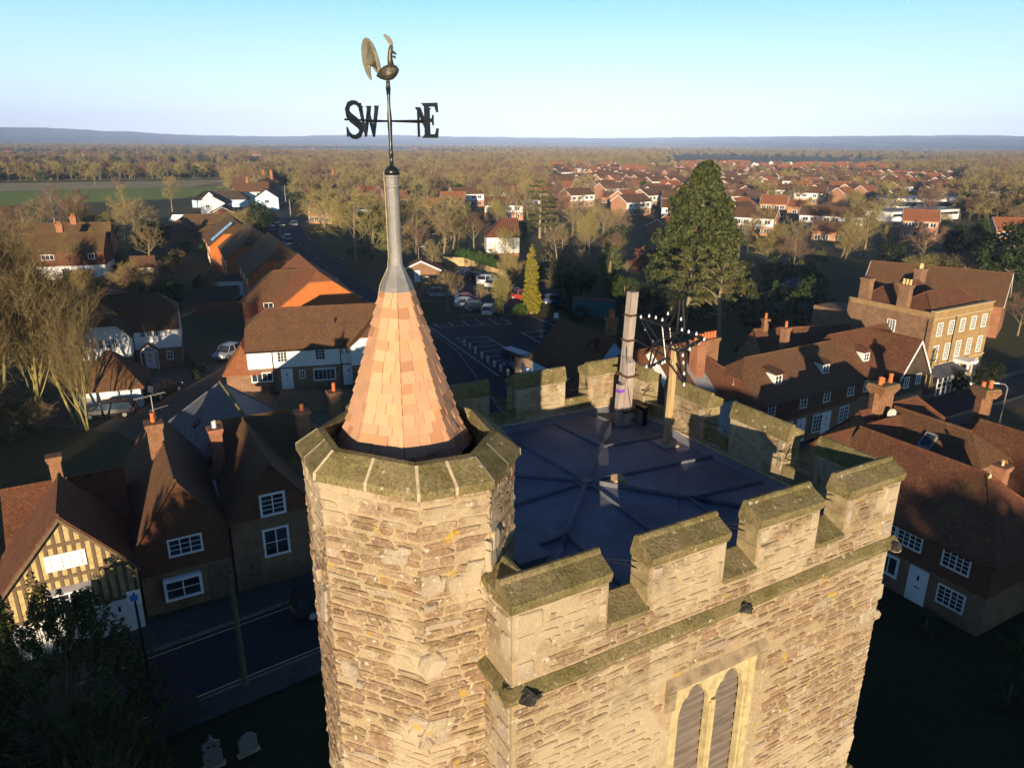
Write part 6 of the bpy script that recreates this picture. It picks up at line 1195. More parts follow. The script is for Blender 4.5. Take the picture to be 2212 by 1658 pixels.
tree('yew', -17.7, 22.9, 8.7, 'large yew with upright sunlit shoots beside the timber framed cottage', 'tree', 'yew_tree', wf=1.0); tree('yew', -20.6, 23.4, 5.0, 'second yew crown behind the large one at the picture edge', 'tree', 'yew_tree', wf=1.0); tree('yew', -14.6, 20.2, 6.2, 'lower yew crown nearest the camera', 'tree', 'yew_tree', wf=.85); tree('yew', -19.0, 18.6, 6.0, 'dark lower yew crown at the bottom edge', 'tree', 'yew_tree', wf=.9)
ptree('shrubby', RR(1700, 1640), RR(1560, 1400), 'sunlit bare shrub in front of the tile roofed cottage', 'bare_shrub', 'shrub', 1.3); q = at(RR(1800, 1600)); tree('multi', q.x + 1.0, q.y - 1, 5.0, 'shaded bare shrub beside the sunlit one', 'shrub', 'bare_shrub', wf=1.0)
for i, (x, y, s_) in enumerate(((25.2, 29.8, 1.0), (21.5, 31.6, .9), (19.4, 33.8, .8), (26, 25.5, 1.3), (22.5, 26.5, 1.1))): tree('bush', x, y, 1.5 * s_, 'low dark bush in the cottage front garden', 'bush', 'garden_bush', 'bushes in the cottage garden')
for i, (x, y) in enumerate(((-23.5, 67.6), (-18.3, 69.2), (-14.6, 70.0), (-35.5, 76.3), (-33.8, 75.2), (-33.3, 72.5))): tree('bush', x, y, 1.1, 'low clipped bush beside the white boarded houses', 'bush', 'garden_bush', 'bushes by the white boarded houses', .7)
for i, (x, y) in enumerate(((-70, 165.5), (-66, 166), (-62, 167), (-74, 164.5))): tree('hollyhedge', x, y, 2.0, 'brown green hedge below the brick bungalow', 'hedge', 'hedge_bush', 'hedge below the brick bungalow', .9)
for i, (x, y) in enumerate(((45.5, 69.8), (48.5, 71.2), (51, 72.8))): tree('darkdome', x, y, 2.6, 'dark clipped shrub before the ochre brick house', 'shrub', 'clipped_shrub', 'shrubs before the ochre brick house', .8)
for i, (x, y, h_, k) in enumerate(((-43.5, 55.2, 13, 'tall0'), (-46.5, 59.5, 16, 'tall1'), (-50, 57, 16, 'tall0'), (-53, 62, 17, 'tall1'), (-50.5, 68, 16, 'tall0'), (-37.0, 58.5, 10, 'tall0'), (-44.5, 63.5, 13, 'tall1'), (-56, 66, 16, 'tall0'))): tree(k, x, y, h_, 'bare tree in the thicket at the picture edge', 'tree', 'tall_bare_tree', 'thicket of bare trees', .85)
rg = random.Random(14)
for i in range(16): tree('shrubby', -48 + rg.uniform(-8, 7), 57.5 + rg.uniform(-4, 6), rg.uniform(2, 4), 'twiggy undergrowth shrub in the thicket of bare trees', 'shrub', 'bare_shrub', 'undergrowth in the thicket', 1.2)
for i in range(44):
    a, b = rg.uniform(-160, 980), rg.uniform(210, 560); q = at(R8(a, b)); k = rg.choice(('broad', 'darkdome', 'conifer', 'broad', 'ivytree', 'pine'))
    if q.y < 84 or (a > 700 and b > 420) or a > 880: continue
    tree(k, q.x, q.y, rg.uniform(3.2, 6.0), {'broad': 'dense evergreen', 'darkdome': 'dark evergreen', 'conifer': 'pointed conifer', 'ivytree': 'ivy clad tree', 'pine': 'young pine'}[k] + ' in the dark garden below the pines', 'tree', 'evergreen_tree', k.replace('tree', '') + ' growth below the pines', 1.1)
rg = random.Random(31)
for i in range(60):
    x, y = rg.uniform(-84, -46), rg.uniform(86, 126)
    if (x + 57) ** 2 + (y - 96) ** 2 < 40 or (x + 46) ** 2 + (y - 104) ** 2 < 50 or y > 124 + (x + 80) * .3 or x > -44 - (y - 86) * .12: continue
    k = rg.choice(('bare0', 'multi', 'round', 'bare3', 'bush', 'bush', 'shrubby', 'hollyhedge', 'olive')); nm = {'bare0': 'bare orchard tree', 'multi': 'many stemmed bare tree', 'round': 'small rounded bare tree', 'bare3': 'reddish bare tree', 'bush': 'dark evergreen bush', 'shrubby': 'twiggy bare shrub', 'hollyhedge': 'bright green bush', 'olive': 'olive brown shrub'}[k]
    tree(k, x, y, rg.uniform(4, 7) if k in ('bare0', 'multi', 'round', 'bare3') else rg.uniform(1.4, 3), nm + ' in the long gardens below the mossy roofed house', 'tree' if k[0] in 'mr' or k[:4] == 'bare' else 'bush', 'garden_tree' if k[:4] in ('bare', 'mult', 'roun') else 'garden_bush', nm + 's in the long gardens', 1.2)
# unseen churchyard trees, added behind the viewpoint to shade the street and the cottages
for i, (k, x, y, h_, wf) in enumerate((('darkdome', -20.6, -28, 17, .52), ('darkdome', -20.8, -34, 18, .5), ('darkdome', -18.3, -31, 17.5, .55), ('darkdome', -19.6, -37, 18.5, .5), ('darkdome', -24.6, -28, 10.4, .8), ('darkdome', -25.5, -36, 11, .7), ('darkdome', -14.4, -33, 17.5, .55), ('darkdome', -11.0, -29, 16.5, .55), ('darkdome', -16.0, -28, 18, .5), ('darkdome', -15.8, -35, 18, .5), ('darkdome', -30.5, -32, 9.6, 1.0), ('darkdome', -41, -30, 13, .9), ('darkdome', -48.5, -30, 12.6, .9), ('darkdome', -9, -34, 10.5, .9), ('broad', -52, -36, 15, .9), ('broad', 20, -30, 14.6, .7), ('darkdome', 13, -36, 13, .8), ('broad', 27, -33, 15.5, .8), ('darkdome', 36, -30, 14, .9), ('darkdome', 46, -34, 15, 1.0), ('broad', -62, -30, 14, 1.0), ('darkdome', 15.8, -26, 13.6, .9), ('darkdome', 10.5, -31, 12.4, .9), ('darkdome', 18.5, -27, 14.2, .8), ('darkdome', -13.0, -30, 17, .5))): tree(k, x, y, h_, 'unseen churchyard tree added behind the viewpoint for its shade', 'tree', 'unseen_shade_tree', 'unseen shade trees', wf)

rg = random.Random(61)  # unseen tree belt added to keep low sky light off the foreground
for i in range(30): x = -92 + i * 6 + rg.uniform(-2, 2); tree('darkdome', x, rg.uniform(-76, -62), rg.uniform(13, 14.5) if x < -10 else rg.uniform(14, 16.5), 'unseen dark tree in the belt added to block low sky light', 'tree', 'unseen_shade_tree', 'unseen tree belt blocking low sky', .75)
# ================================================================== THE FAR ESTATE
def estate_proto(name, L, D, he, hr, wm, fm, rm, label, seed, end_w=None):
    h = House(name, (0, 0), L, 0, D, he) if False else House(name, label, (0, 0, 0), L, 0, D, he, 'house')
    h.roof(he, hr, 0, L, 0, D, rm, 'x', 'gg', .3, .2, barge=bm_, wall=dict(m=wm)); rg = random.Random(seed); mb = MB(); n = max(1, round(L / 5.5))
    for i in range(n):
        x0 = L * i / n + .25; x1 = L * (i + 1) / n - .25
        if fm: mb.box(x0 - .15, x1 + .15, -.06, -.01, he * .5, he - .12, 1)
        for z, hh in ((he * .27, 1.1), (he * .74, 1.0)):
            if he < 3.5 and z > he * .5: continue
            for q in (.28, .72): xx = x0 + (x1 - x0) * q; mb.box(xx - .78, xx + .78, -.10, -.01, z - hh / 2 - .08, z + hh / 2 + .08, 1); mb.box(xx - .66, xx - .05, -.115, -.09, z - hh / 2, z + hh / 2, 0); mb.box(xx + .05, xx + .66, -.115, -.09, z - hh / 2, z + hh / 2, 0)
    mb.box(L + .01, L + .06, D * .3, D * .3 + .8, he * .62, he * .62 + 1.0, 1)
    mb.build('front_panels', [M['glass'], M['white']], h.o, uv=False); return h.o
M['brickest'] = brick_mat('orange_estate_brick', (.42, .16, .07), (.48, .20, .09), (.38, .3, .2), .225, .075, .012, .9, None, bump=0, patch=.15)
ES = [estate_proto('terraced_house', 12.5, 7.5, 5.0, 7.2, M['brickest'], True, M['tilebrown'], 'red brick estate terrace with white boarded upper floor', 1), estate_proto('terraced_house', 8.5, 7.5, 5.0, 7.4, M['brickest'], False, M['tilered'], 'plain red brick estate house with brown roof', 2), estate_proto('terraced_house', 17, 7.5, 4.9, 7.0, M['brickest'], True, M['tilebrown'], 'long brick estate terrace with white panels', 3), estate_proto('bungalow', 10, 7.5, 2.6, 4.6, M['brickest'], False, M['tilered'], 'low brick estate bungalow with white bargeboards', 4), estate_proto('red_roofed_house', 9, 7.5, 5.0, 8.0, M['brickred'], False, M['tilered'], 'newer red tiled house at the far edge of the estate', 5), estate_proto('red_roofed_house', 12, 8, 5.0, 8.2, M['wrender'], False, M['tilered'], 'newer white walled red tiled house at the far estate', 6)]
rg = random.Random(77); used = [False] * 6; HOUSES = []
ZN = {0: 'among the nearer gardens', 1: 'in the middle of the estate', 2: 'towards the far trees'}
def put(k, x, y, a):
    o = ES[k] if not used[k] else copy_tree(ES[k]); base = ES[k]['label'].split(' |')[0]; used[k] = True
    o.location = (x, y, 0); o.rotation_euler = (0, 0, a); o['group'] = ES[k]['label'] if False else ('estate ' + ('terraces', 'houses', 'long terraces', 'bungalows', 'red roofs', 'white red roofs')[k]); HOUSES.append((x, y)); PLACED.append((x, y, 7.5)); return o
def clear(x, y, d): return all((x - a) ** 2 + (y - b) ** 2 > (d + c_) ** 2 for a, b, c_ in PLACED)
est = []
for pxx, pyy, k, dr in ((R3(870, 650), None, 2, -26), (R3(1480, 690), None, 1, -24), (R3(950, 700), None, 3, -24), (R3(1090, 690), None, 3, -22), (R3(1680, 700), None, 0, -22), (R3(860, 470), None, 1, -26), (R3(950, 440), None, 0, -26), (R3(640, 570), None, 1, -25), (R3(740, 540), None, 3, -28), (R3(60, 600), None, 0, -10), (R3(140, 640), None, 3, 20), (R3(210, 520), None, 1, -28), (R3(60, 530), None, 0, -24), (R3(2030, 760), None, 1, -12)):
    q = at(pxx); est.append((k, q.x, q.y, R(dr)))
for k, x, y, a in est:
    if clear(x, y, 2): put(k, x, y, a)
ca, sa_ = math.cos(R(-27)), math.sin(R(-27))
for j in range(32):
    for i in range(46):
        u_, v_ = (i - 12) * 18.5 + (j % 2) * 8 + rg.uniform(-4, 4), 150 + j * 17.5 + rg.uniform(-3, 3); x, y = u_ * ca - v_ * sa_ - 60, u_ * sa_ + v_ * ca + 60; az, r = math.degrees(math.atan2(x, y)), math.hypot(x, y)
        if not (2.5 < az < 31 and 175 < r < 640) or rg.random() < .10 or (az > 19 and r < 330) or (az < 7 and r < 250): continue
        if not clear(x, y, 2.2): continue
        put(rg.choices((0, 1, 2, 3), (4, 3, 2, 2))[0], x, y, R(-27 + rg.choice((0, 0, 63, 63, 72)) + rg.uniform(-6, 6)))
for i in range(170):
    az = rg.choice((rg.uniform(2.5, 11), rg.uniform(12, 19), rg.uniform(17, 27), rg.uniform(20, 27))); r = rg.uniform(500, 700) if az < 12 else rg.uniform(600, 820); x, y = azr(az, r)
    if clear(x, y, 2.5): put(rg.choice((4, 4, 5)), x, y, R(rg.choice((-27, 63, -10)) + rg.uniform(-9, 9)))
for i, (az, r) in enumerate(((-15.5, 236), (-13.4, 246), (-9.8, 268), (-7.5, 275), (-5.6, 262), (-4.6, 290), (-12, 300), (-2.2, 240), (-1.0, 300), (.5, 330), (1.8, 300), (-.4, 262))):
    x, y = azr(az, r)
    if clear(x, y, 1): put((1, 0, 1, 3, 1, 0)[i % 6], x, y, R(-20 + (i % 3) * 20))
for i in range(40):                                   # scattered farms and hamlets on the plain
    az, r = rg.uniform(-38, 34), rg.uniform(1200, 3000); x, y = azr(az, r)
    if clear(x, y, 20): put(rg.choice((1, 4, 5)), x, y, R(rg.uniform(-40, 40)))
# the school: long white flat roofed blocks and a hall
def block(name, label, a, b, D, hh, mats, strip_=True):
    A_, B_ = at(a), at(b); L = (B_ - A_).length; h = House(name, label, tuple(A_), L, ang2(A_, B_), D, hh, 'school building', 'school buildings'); h.box('wall', M['white'], 0, L, 0, D, 0, hh); h.box('flat_roof', M['leadpipe'], -.2, L + .2, -.2, D + .2, hh, hh + .25); n = int(L / 2.2)
    mb = MB(); mb.box(.6, L - .6, -.03, 0.0, hh * .52, hh * .80); mb.build('window_band', M['glass'], h.o, uv=False); PLACED.append((*((A_ + B_) / 2)[:2], L * .5)); return h
block('school_block', 'long low white school block with flat roof', YZ(330, 690), YZ(1280, 640), 10, 3.2, None); block('school_upper_block', 'white two storey school block behind the low one', YZ(390, 600), YZ(1300, 590), 12, 6.0, None)
q = at(YZ(1330, 560)); h = House('school_hall', 'pale brick school hall with broad white edged gable', (q.x, q.y, 0), 17, R(-20), 26, 5, 'hall'); h.roof(5, 8, 0, 17, 0, 26, M['darkroof'], 'y', 'gg', barge=bm_, wall=dict(m=[M['cream'], M['timber']], split=4.6)); PLACED.append((q.x, q.y + 10, 14))
# ================================================================== BARE TREES ROUND ABOUT, ONE BY ONE, THEN THE FAR WOODS
HS = []
for o in list(COL.objects):
    if o.parent is None and o.type == 'EMPTY' and o.get('category') in ('house', 'terrace', 'cottage', 'garage', 'bungalow', 'outbuilding', 'shed', 'barn', 'building', 'lodge'):
        HS.append((o.location.x, o.location.y))
RD = nr + hs
def segd(x, y, P):
    d = 1e9; p = Vector((x, y))
    for a, b in zip(P, P[1:]):
        a2, b2 = Vector(a[:2]), Vector(b[:2]); ab = b2 - a2; k = max(0, min(1, (p - a2).dot(ab) / ab.dot(ab))); d = min(d, (p - a2 - ab * k).length)
    return d
def inpoly(x, y, P):
    c_ = False; n = len(P)
    for i in range(n):
        a, b = P[i], P[(i + 1) % n]
        if (a[1] > y) != (b[1] > y) and x < (b[0] - a[0]) * (y - a[1]) / (b[1] - a[1]) + a[0]: c_ = not c_
    return c_
def field(az, r): return (az < -20.5 and 335 < r < 545) or (az < -18 and 600 < r < 880) or (az < -16 and 940 < r < 1230) or (az < -22 and 1320 < r < 1900) or (-9 < az < -1.5 and 1620 < r < 2050) or (-17 < az < -12.5 and 360 < r < 450) or (-17 < az < -6 and 2250 < r < 2800)
rg = random.Random(5); cnt = 0; keys = ['bare0', 'bare1', 'bare2', 'bare3', 'bare4', 'round', 'multi']
zone = lambda az, r: 'beyond the left hand gardens' if az < -18 else ('on the slope behind the spire' if az < -3 else ('between the car park and the estate' if az < 9 else 'among the estate gardens'))
LAB = {'bare0': 'spreading bare winter tree', 'bare1': 'upright bare winter tree with olive twigs', 'bare2': 'wide bare winter tree', 'bare3': 'reddish brown bare winter tree', 'bare4': 'olive brown bare winter tree', 'round': 'small rounded bare tree', 'multi': 'many stemmed bare tree', 'conifer': 'dark pointed conifer', 'broad': 'dense dark evergreen'}
ZL = ['beyond the gardens on the field side', 'on the wooded slope behind the spire', 'between the car park and the estate', 'among the estate houses']
tries = 0
while cnt < 235 and tries < 9000:
    tries += 1; az = rg.uniform(-37, 36); r = 105 + 330 * rg.random() ** .8; x, y = azr(az, r); dense = (-20 < az < 4 and r < 400) or (az < -15 and r < 340)
    if (az < -18.5 and 222 < r < 350) or (4 < az < 30 and 190 < r < 520 and rg.random() < .5) or field(az, r) or segd(x, y, nr) < 8 or inpoly(x, y, [(p.x, p.y) for p in lot]) or inpoly(x, y, [(p.x, p.y) for p in lot2]): continue
    if (-33 < az < -12 and r < 190 and x > -100 and x < -9.5 - (y - 82) * .43 and segd(x, y, nr) < 48 and rg.random() < .9): continue
    if any((x - a) ** 2 + (y - b) ** 2 < 8.5 ** 2 for a, b in HS) or any((x - a - 5) ** 2 + (y - b - 4) ** 2 < 9 ** 2 for a, b in HS): continue
    if (11 < az < 27 and r < 140): continue
    if not clear(x, y, 1.2 if dense else 2.0): continue
    if not dense and rg.random() < .35: continue
    k = rg.choice(keys) if rg.random() < .86 else rg.choice(('conifer', 'broad')); h_ = rg.uniform(7, 12.5) if dense else rg.uniform(5, 9.5)
    if k in ('round', 'conifer', 'broad'): h_ *= .7
    z = 0 if az < -18 else (1 if az < -3 else (2 if az < 9 else 3)); tree(k, x, y, h_, LAB[k] + ' ' + ZL[z], 'tree', 'bare_tree' if k not in ('conifer', 'broad') else 'evergreen_tree', LAB[k] + 's ' + ZL[z], rg.uniform(1.0, 1.35)); cnt += 1
for i in range(130):        # garden shrubs
    x, y = rg.uniform(-75, 62), rg.uniform(58, 165); az, r = math.degrees(math.atan2(x, y)), math.hypot(x, y)
    if inpoly(x, y, [(p.x, p.y) for p in lot]) or inpoly(x, y, [(p.x, p.y) for p in lot2]) or segd(x, y, nr) < 6 or segd(x, y, hs) < 14 or abs(az) > 38 or (-50 < x < -10 and y < 72): continue
    if any((x - a - 4) ** 2 + (y - b - 3) ** 2 < 64 for a, b in HS) or not clear(x, y, .8): continue
    k = rg.choice(('bush', 'hollyhedge', 'shrubby', 'olive', 'bush', 'ivytree')); z = 'on the field side of the road' if x < -20 else ('beyond the car park' if x < 12 else 'behind the dormered row'); nm = {'bush': 'dark evergreen garden bush', 'hollyhedge': 'bright green garden bush', 'shrubby': 'twiggy bare garden shrub', 'olive': 'olive brown garden shrub', 'ivytree': 'tall ivy green garden shrub'}[k]; tree(k, x, y, rg.uniform(1.2, 2.8), nm + ' ' + z, 'bush', 'garden_bush', nm + 's ' + z, rg.uniform(.9, 1.3))
# far woods: nobody could count them, one object
lib = bpy.data.collections.new('wood_library')
for i in range(4):
    T_, W_2 = bare(300 + i, 10, n1=9, n2=6, n3=5, n4=3, up=.2, spread=1.1, tw_=.05, r0=.22); T_.f += [tuple(len(T_.v) + j for j in f) for f in W_2.f]; T_.v += W_2.v; T_.m += W_2.m; T_.c += W_2.c
    o = bpy.data.objects.new('wood_kind', T_.mesh('wood_kind', M[('twig', 'twigolive', 'twigred', 'twigolive')[i]], uv=False)); lib.objects.link(o)
t_, c_ = dome(310, 8, 6.5, .05, 40, 30, .4, .18); lib.objects.link(bpy.data.objects.new('wood_kind', c_.mesh('wood_evergreen', M['ever'], uv=False)))
pts = []; rg = random.Random(9)
def wood_pts(n, r0, r1, sp):
    k = 0; tr = 0
    while k < n and tr < n * 5:
        tr += 1; az = rg.uniform(-39, 38); r = math.sqrt(r0 * r0 + (r1 * r1 - r0 * r0) * rg.random()); x, y = azr(az, r)
        if field(az, r): 
            if rg.random() > .006: continue
        if az < -19 and r < 345: continue
        if r < 850 and (any((x - a - 4) ** 2 + (y - b - 2) ** 2 < 90 for a, b in HOUSES) or segd(x, y, nr) < 7): continue
        if 2.5 < az < 31 and r < 640 and rg.random() < .86: continue
        if 17 < az < 27 and 600 < r < 820 and rg.random() < .6: continue
        if r > 700 and noise.noise(Vector((x * .0022, y * .0013, 2))) < -.12: continue
        pts.append((x, y, 0)); k += 1
wood_pts(3600, 290, 620, 9); wood_pts(7600, 620, 1250, 12); wood_pts(8500, 1250, 2600, 16); wood_pts(6500, 2600, 5600, 22)
for (a0, r0_), (a1, r1_) in (((-46, 575), (-20, 540)), ((-46, 905), (-18, 905)), ((-46, 1295), (-18, 1270)), ((-46, 565), (-30, 570)), ((-20.5, 400), (-20.5, 540))):
    for i in range(26): k = rg.random(); x, y = azr(a0 + (a1 - a0) * k, r0_ + (r1_ - r0_) * k + rg.uniform(-6, 6)); pts.append((x, y, 0))
me = bpy.data.meshes.new('far_woods'); me.from_pydata(pts, [], []); fw = bpy.data.objects.new('far_woods', me); COL.objects.link(fw); fw['kind'] = 'stuff'; tag(fw, 'brown winter woods stretching to the hills', 'woodland')
ng = bpy.data.node_groups.new('scatter_woods', 'GeometryNodeTree'); ng.interface.new_socket('Geometry', in_out='INPUT', socket_type='NodeSocketGeometry'); ng.interface.new_socket('Geometry', in_out='OUTPUT', socket_type='NodeSocketGeometry')
gi, go = ng.nodes.new('NodeGroupInput'), ng.nodes.new('NodeGroupOutput'); ip = ng.nodes.new('GeometryNodeInstanceOnPoints'); ci = ng.nodes.new('GeometryNodeCollectionInfo'); ci.inputs['Collection'].default_value = lib; ci.inputs['Separate Children'].default_value = True; ip.inputs['Pick Instance'].default_value = True
def rnd(typ, lo, hi, seed):
    n = ng.nodes.new('FunctionNodeRandomValue'); n.data_type = typ; n.inputs['Seed'].default_value = seed
    if typ == 'FLOAT_VECTOR': n.inputs[0].default_value = lo; n.inputs[1].default_value = hi; return n.outputs[0]
    if typ == 'INT': n.inputs[4].default_value = lo; n.inputs[5].default_value = hi; return n.outputs[2]
L_ = ng.links.new; L_(gi.outputs[0], ip.inputs['Points']); L_(ci.outputs[0], ip.inputs['Instance']); L_(rnd('INT', 0, 4, 1), ip.inputs['Instance Index']); L_(rnd('FLOAT_VECTOR', (0, 0, 0), (.1, .1, 6.28), 2), ip.inputs['Rotation']); L_(rnd('FLOAT_VECTOR', (.7, .7, .6), (1.5, 1.5, 1.15), 3), ip.inputs['Scale']); L_(ip.outputs[0], go.inputs[0])
md = fw.modifiers.new('scatter', 'NODES'); md.node_group = ng
# ================================================================== CARS AND STREET THINGS
PAINT = {}
def paint(n, c): 
    if n not in PAINT: k = NB(n + '_car_paint', .42, .4); k.color(c); k.b.inputs['Coat Weight'].default_value = .15; PAINT[n] = k.mat
    return PAINT[n]
COLS = dict(silver=(.42, .44, .46), black=(.012, .013, .016), darkred=(.22, .02, .02), white=(.75, .75, .74), navy=(.03, .06, .16), grey=(.10, .105, .11), red=(.35, .03, .025), blue=(.05, .12, .35))
def loft(secs, mats=0):     # secs: list of rings
    mb = MB(); k = len(secs[0])
    for a, b in zip(secs, secs[1:]):
        for j in range(k): mb.face([a[j], a[(j + 1) % k], b[(j + 1) % k], b[j]], mats)
    mb.face(secs[0][::-1], mats); mb.face(secs[-1], mats); return mb
def car(x, y, rz, col, label, style='hatch', group=None):
    o = empty('parked_car' if style != 'van' else 'parked_van', (x, y, .02), rz, label, 'car' if style != 'van' else 'van', group); Lc = dict(hatch=4.0, suv=4.5, van=4.9, estate=4.6)[style]; Hc = dict(hatch=1.48, suv=1.72, van=2.0, estate=1.45)[style]; W2 = .87; b = .86 if style != 'suv' else 1.0
    prof = [(-.5, .35, b * .72, .80), (-.49, .26, b * .92, .90), (-.40, .22, b, .98), (-.2, .2, b, 1), (.1, .2, b * .99, 1), (.28, .22, b * .95, .99), (.42, .24, b * .84, .94), (.49, .28, b * .68, .84), (.5, .36, b * .60, .76)]
    secs = []
    for f, z0, z1, w_ in prof: w2 = W2 * w_; secs.append([(f * Lc, -w2 * .93, z0), (f * Lc, w2 * .93, z0), (f * Lc, w2, (z0 + z1) / 2), (f * Lc, w2 * .94, z1), (f * Lc, -w2 * .94, z1), (f * Lc, -w2, (z0 + z1) / 2)])
    loft(secs).build('body', paint(col, COLS[col]), o, uv=False, fixn=True)
    cab = {'hatch': [(-.475, 0), (-.40, .85), (-.28, 1), (.0, 1), (.10, .93), (.25, 0)], 'suv': [(-.48, 0), (-.43, .85), (-.36, 1), (.02, 1), (.09, .94), (.24, 0)], 'estate': [(-.48, 0), (-.42, .85), (-.33, 1), (.0, 1), (.1, .93), (.27, 0)], 'van': [(-.49, 0), (-.485, .9), (-.46, 1), (.2, 1), (.26, .94), (.38, 0)]}[style]
    gl = []; rf = []
    for f, k in cab: w2 = W2 * (.92 - .16 * k); z = b * .97 + (Hc - b * .97) * k; gl.append([(f * Lc, -w2, z), (f * Lc, w2, z)])
    mb = MB(); n = len(gl)
    mb.face([g[0] for g in gl]); mb.face([g[1] for g in gl][::-1])
    for a, c_ in zip(gl, gl[1:]): mb.face([a[0], a[1], c_[1], c_[0]])
    mb.build('windows', M['glass'], o, uv=False, fixn=True)
    mb = MB(); up = Vector((0, 0, .012))
    for i in (1, 2, 3): a, c_ = gl[i], gl[i + 1]; mb.face([Vector(a[0]) + up, Vector(a[1]) + up, Vector(c_[1]) + up, Vector(c_[0]) + up])
    for s_ in (0, 1):
        for i, j in ((0, 1), (4, 5), (2, 3)): mb.tube([Vector(gl[i][s_]), Vector(gl[j][s_])], .035, 4)
        xm = -.08 * Lc; mb.tube([(xm, (W2 * .92) * (1 if s_ else -1), b), (xm, W2 * .76 * (1 if s_ else -1), Hc)], .04, 4)
    mb.build('roof_panel', paint(col, COLS[col]), o, uv=False)
    for sx in (-.31, .31):
        for sy in (-1, 1):
            mb = MB(); cx, cy = sx * Lc, sy * (W2 - .1)
            R_ = [[(cx + math.cos(j * math.pi / 7) * r_, cy + sy * d_, .32 + math.sin(j * math.pi / 7) * r_) for j in range(14)] for r_, d_ in ((.30, -.10), (.32, -.06), (.32, .09), (.28, .115))]
            for a, c_ in zip(R_, R_[1:]):
                for j in range(14): mb.face([a[j], a[(j + 1) % 14], c_[(j + 1) % 14], c_[j]])
            w_ = mb.build('wheel', M['black'], o, uv=False); mb = MB(); mb.face([(cx + math.cos(j * math.pi / 6) * .2, cy + sy * .118, .32 + math.sin(j * math.pi / 6) * .2) for j in range(12)][::sy]); mb.build('rim', M['concrete'], w_, uv=False)
    for sy in (-1, 1):
        mb = MB(); mb.box(Lc * .475, Lc * .497, sy * .62 - .16, sy * .62 + .16, .62, .74); mb.build('headlight', M['bulb'], o, uv=False); mb = MB(); mb.box(-Lc * .5, -Lc * .485, sy * .66 - .12, sy * .66 + .12, .70, .88); mb.build('tail_light', paint('red', COLS['red']), o, uv=False)
    mb = MB(); mb.box(-Lc * .506, -Lc * .497, -.26, .26, .52, .63); mb.build('number_plate', paint('plate', (.62, .50, .05)), o, uv=False); return o
def pcar(p, rz, col, lb, st='hatch', g=None): q = at(p); return car(q.x, q.y, rz, col, lb, st, g)
pcar(R4(1665, 830), R(-105), 'silver', 'silver hatchback parked on the drive of the white terrace'); pcar(R4(1185, 1110), R(78), 'black', 'dark car with yellow number plate seen from behind beside the white garage', 'suv'); pcar(R4(800, 1262), R(197), 'black', 'black estate car parked across the front of the white garage', 'estate'); q = at(R9(2010, 400)); car(q.x + 1.7, q.y + .9, AU, 'black', 'dark car with red tail light parked at the kerb beside the stair turret', 'estate')
pcar(R7(430, 505), R(25), 'red', 'dark red car in the row below the bare tree'); pcar(R7(435, 545), R(20), 'silver', 'silver hatchback between the red car and the white car'); pcar(R7(520, 575), R(15), 'grey', 'grey car half hidden by the small bare tree'); pcar(R7(620, 600), R(80), 'white', 'white car at the end of the parked row'); pcar(R7(230, 455), R(10), 'silver', 'grey silver car behind the pale bare tree', 'estate'); pcar(R7(440, 290), R(-30), 'navy', 'dark blue car by the hedge at the top of the car park'); pcar(R7(530, 320), R(-30), 'black', 'black car with red tail light by the hedge'); pcar(R7(620, 360), R(-30), 'white', 'white car catching the sun behind the bare tree', 'suv'); pcar(R7(690, 385), R(-30), 'white', 'second sunlit white car beside the ivy column', 'estate'); pcar(R7(830, 455), R(-35), 'grey', 'grey car beside the golden conifer', 'estate'); pcar(R7(900, 480), R(-35), 'red', 'red car beside the golden conifer'); pcar(R7(1180, 520), R(-20), 'navy', 'dark car under trees by the container')
q = at(PZ(640, 830)); car(q.x, q.y, R(-52), 'navy', 'dark van parked beside the house with shade tinted wall', 'van')
for p, c_, lb in ((E5(1390, 930), 'blue', 'blue car parked on the road bend'), (E5(1610, 1060), 'silver', 'pale car driving on the road past the stepped row'), (E5(1700, 860), 'silver', 'silver estate car parked on the verge by the hedge'), (E5(1630, 1200), 'black', 'dark car parked beside the orange stepped row'), (E5(1230, 640), 'blue', 'bright blue car before the pale blue house'), (E5(1460, 880), 'navy', 'dark blue car at the road bend')): pcar(p, R(120), c_, lb, 'estate')
pcar(E5(60, 800), R(190), 'white', 'white van parked behind the bungalow hedge', 'van')
# bollards along the car park
for i, (a, b) in enumerate(((408, 872), (455, 903), (502, 940), (557, 980), (608, 1018), (663, 1055), (718, 1092), (778, 1128))):
    q = at(R7(a, b)); o = empty('bollard', tuple(q), 0, 'pale concrete bollard in the row along the parking bays', 'bollard', 'bollards along the parking bays'); mb = MB(); mb.lathe([(.16, 0), (.16, .72), (.13, .80), (.0, .82)], k=12); mb.build('post', M['concrete'], o, uv=False); mb = MB(); mb.lathe([(.164, .60), (.164, .68)], k=12); mb.build('band', M['white'], o, uv=False)
# shipping container
q = at(R7(1320, 625)); o = empty('shipping_container', tuple(q), R(-14), 'teal shipping container with rusty red top at the car park edge', 'container'); mb = MB()
for i in range(30): x = i * .2; mb.box(x, x + .1, -.02, 2.42, 0.1, 2.35); mb.box(x + .1, x + .2, .02, 2.38, 0.1, 2.35)
mb.build('container_wall', M['hull'], o, uv=False); mb = MB(); mb.box(-.04, 6.04, -.05, 2.45, 2.35, 2.5); mb.build('container_roof', M['rust'], o, uv=False)
mb = MB()
for y in (.3, .8, 1.6, 2.1): mb.tube([(6.1, y, .2), (6.1, y, 2.3)], .035, 6)
mb.box(6.0, 6.07, 0, 2.4, .1, 2.35); mb.build('container_door', M['hull'], o, uv=False)
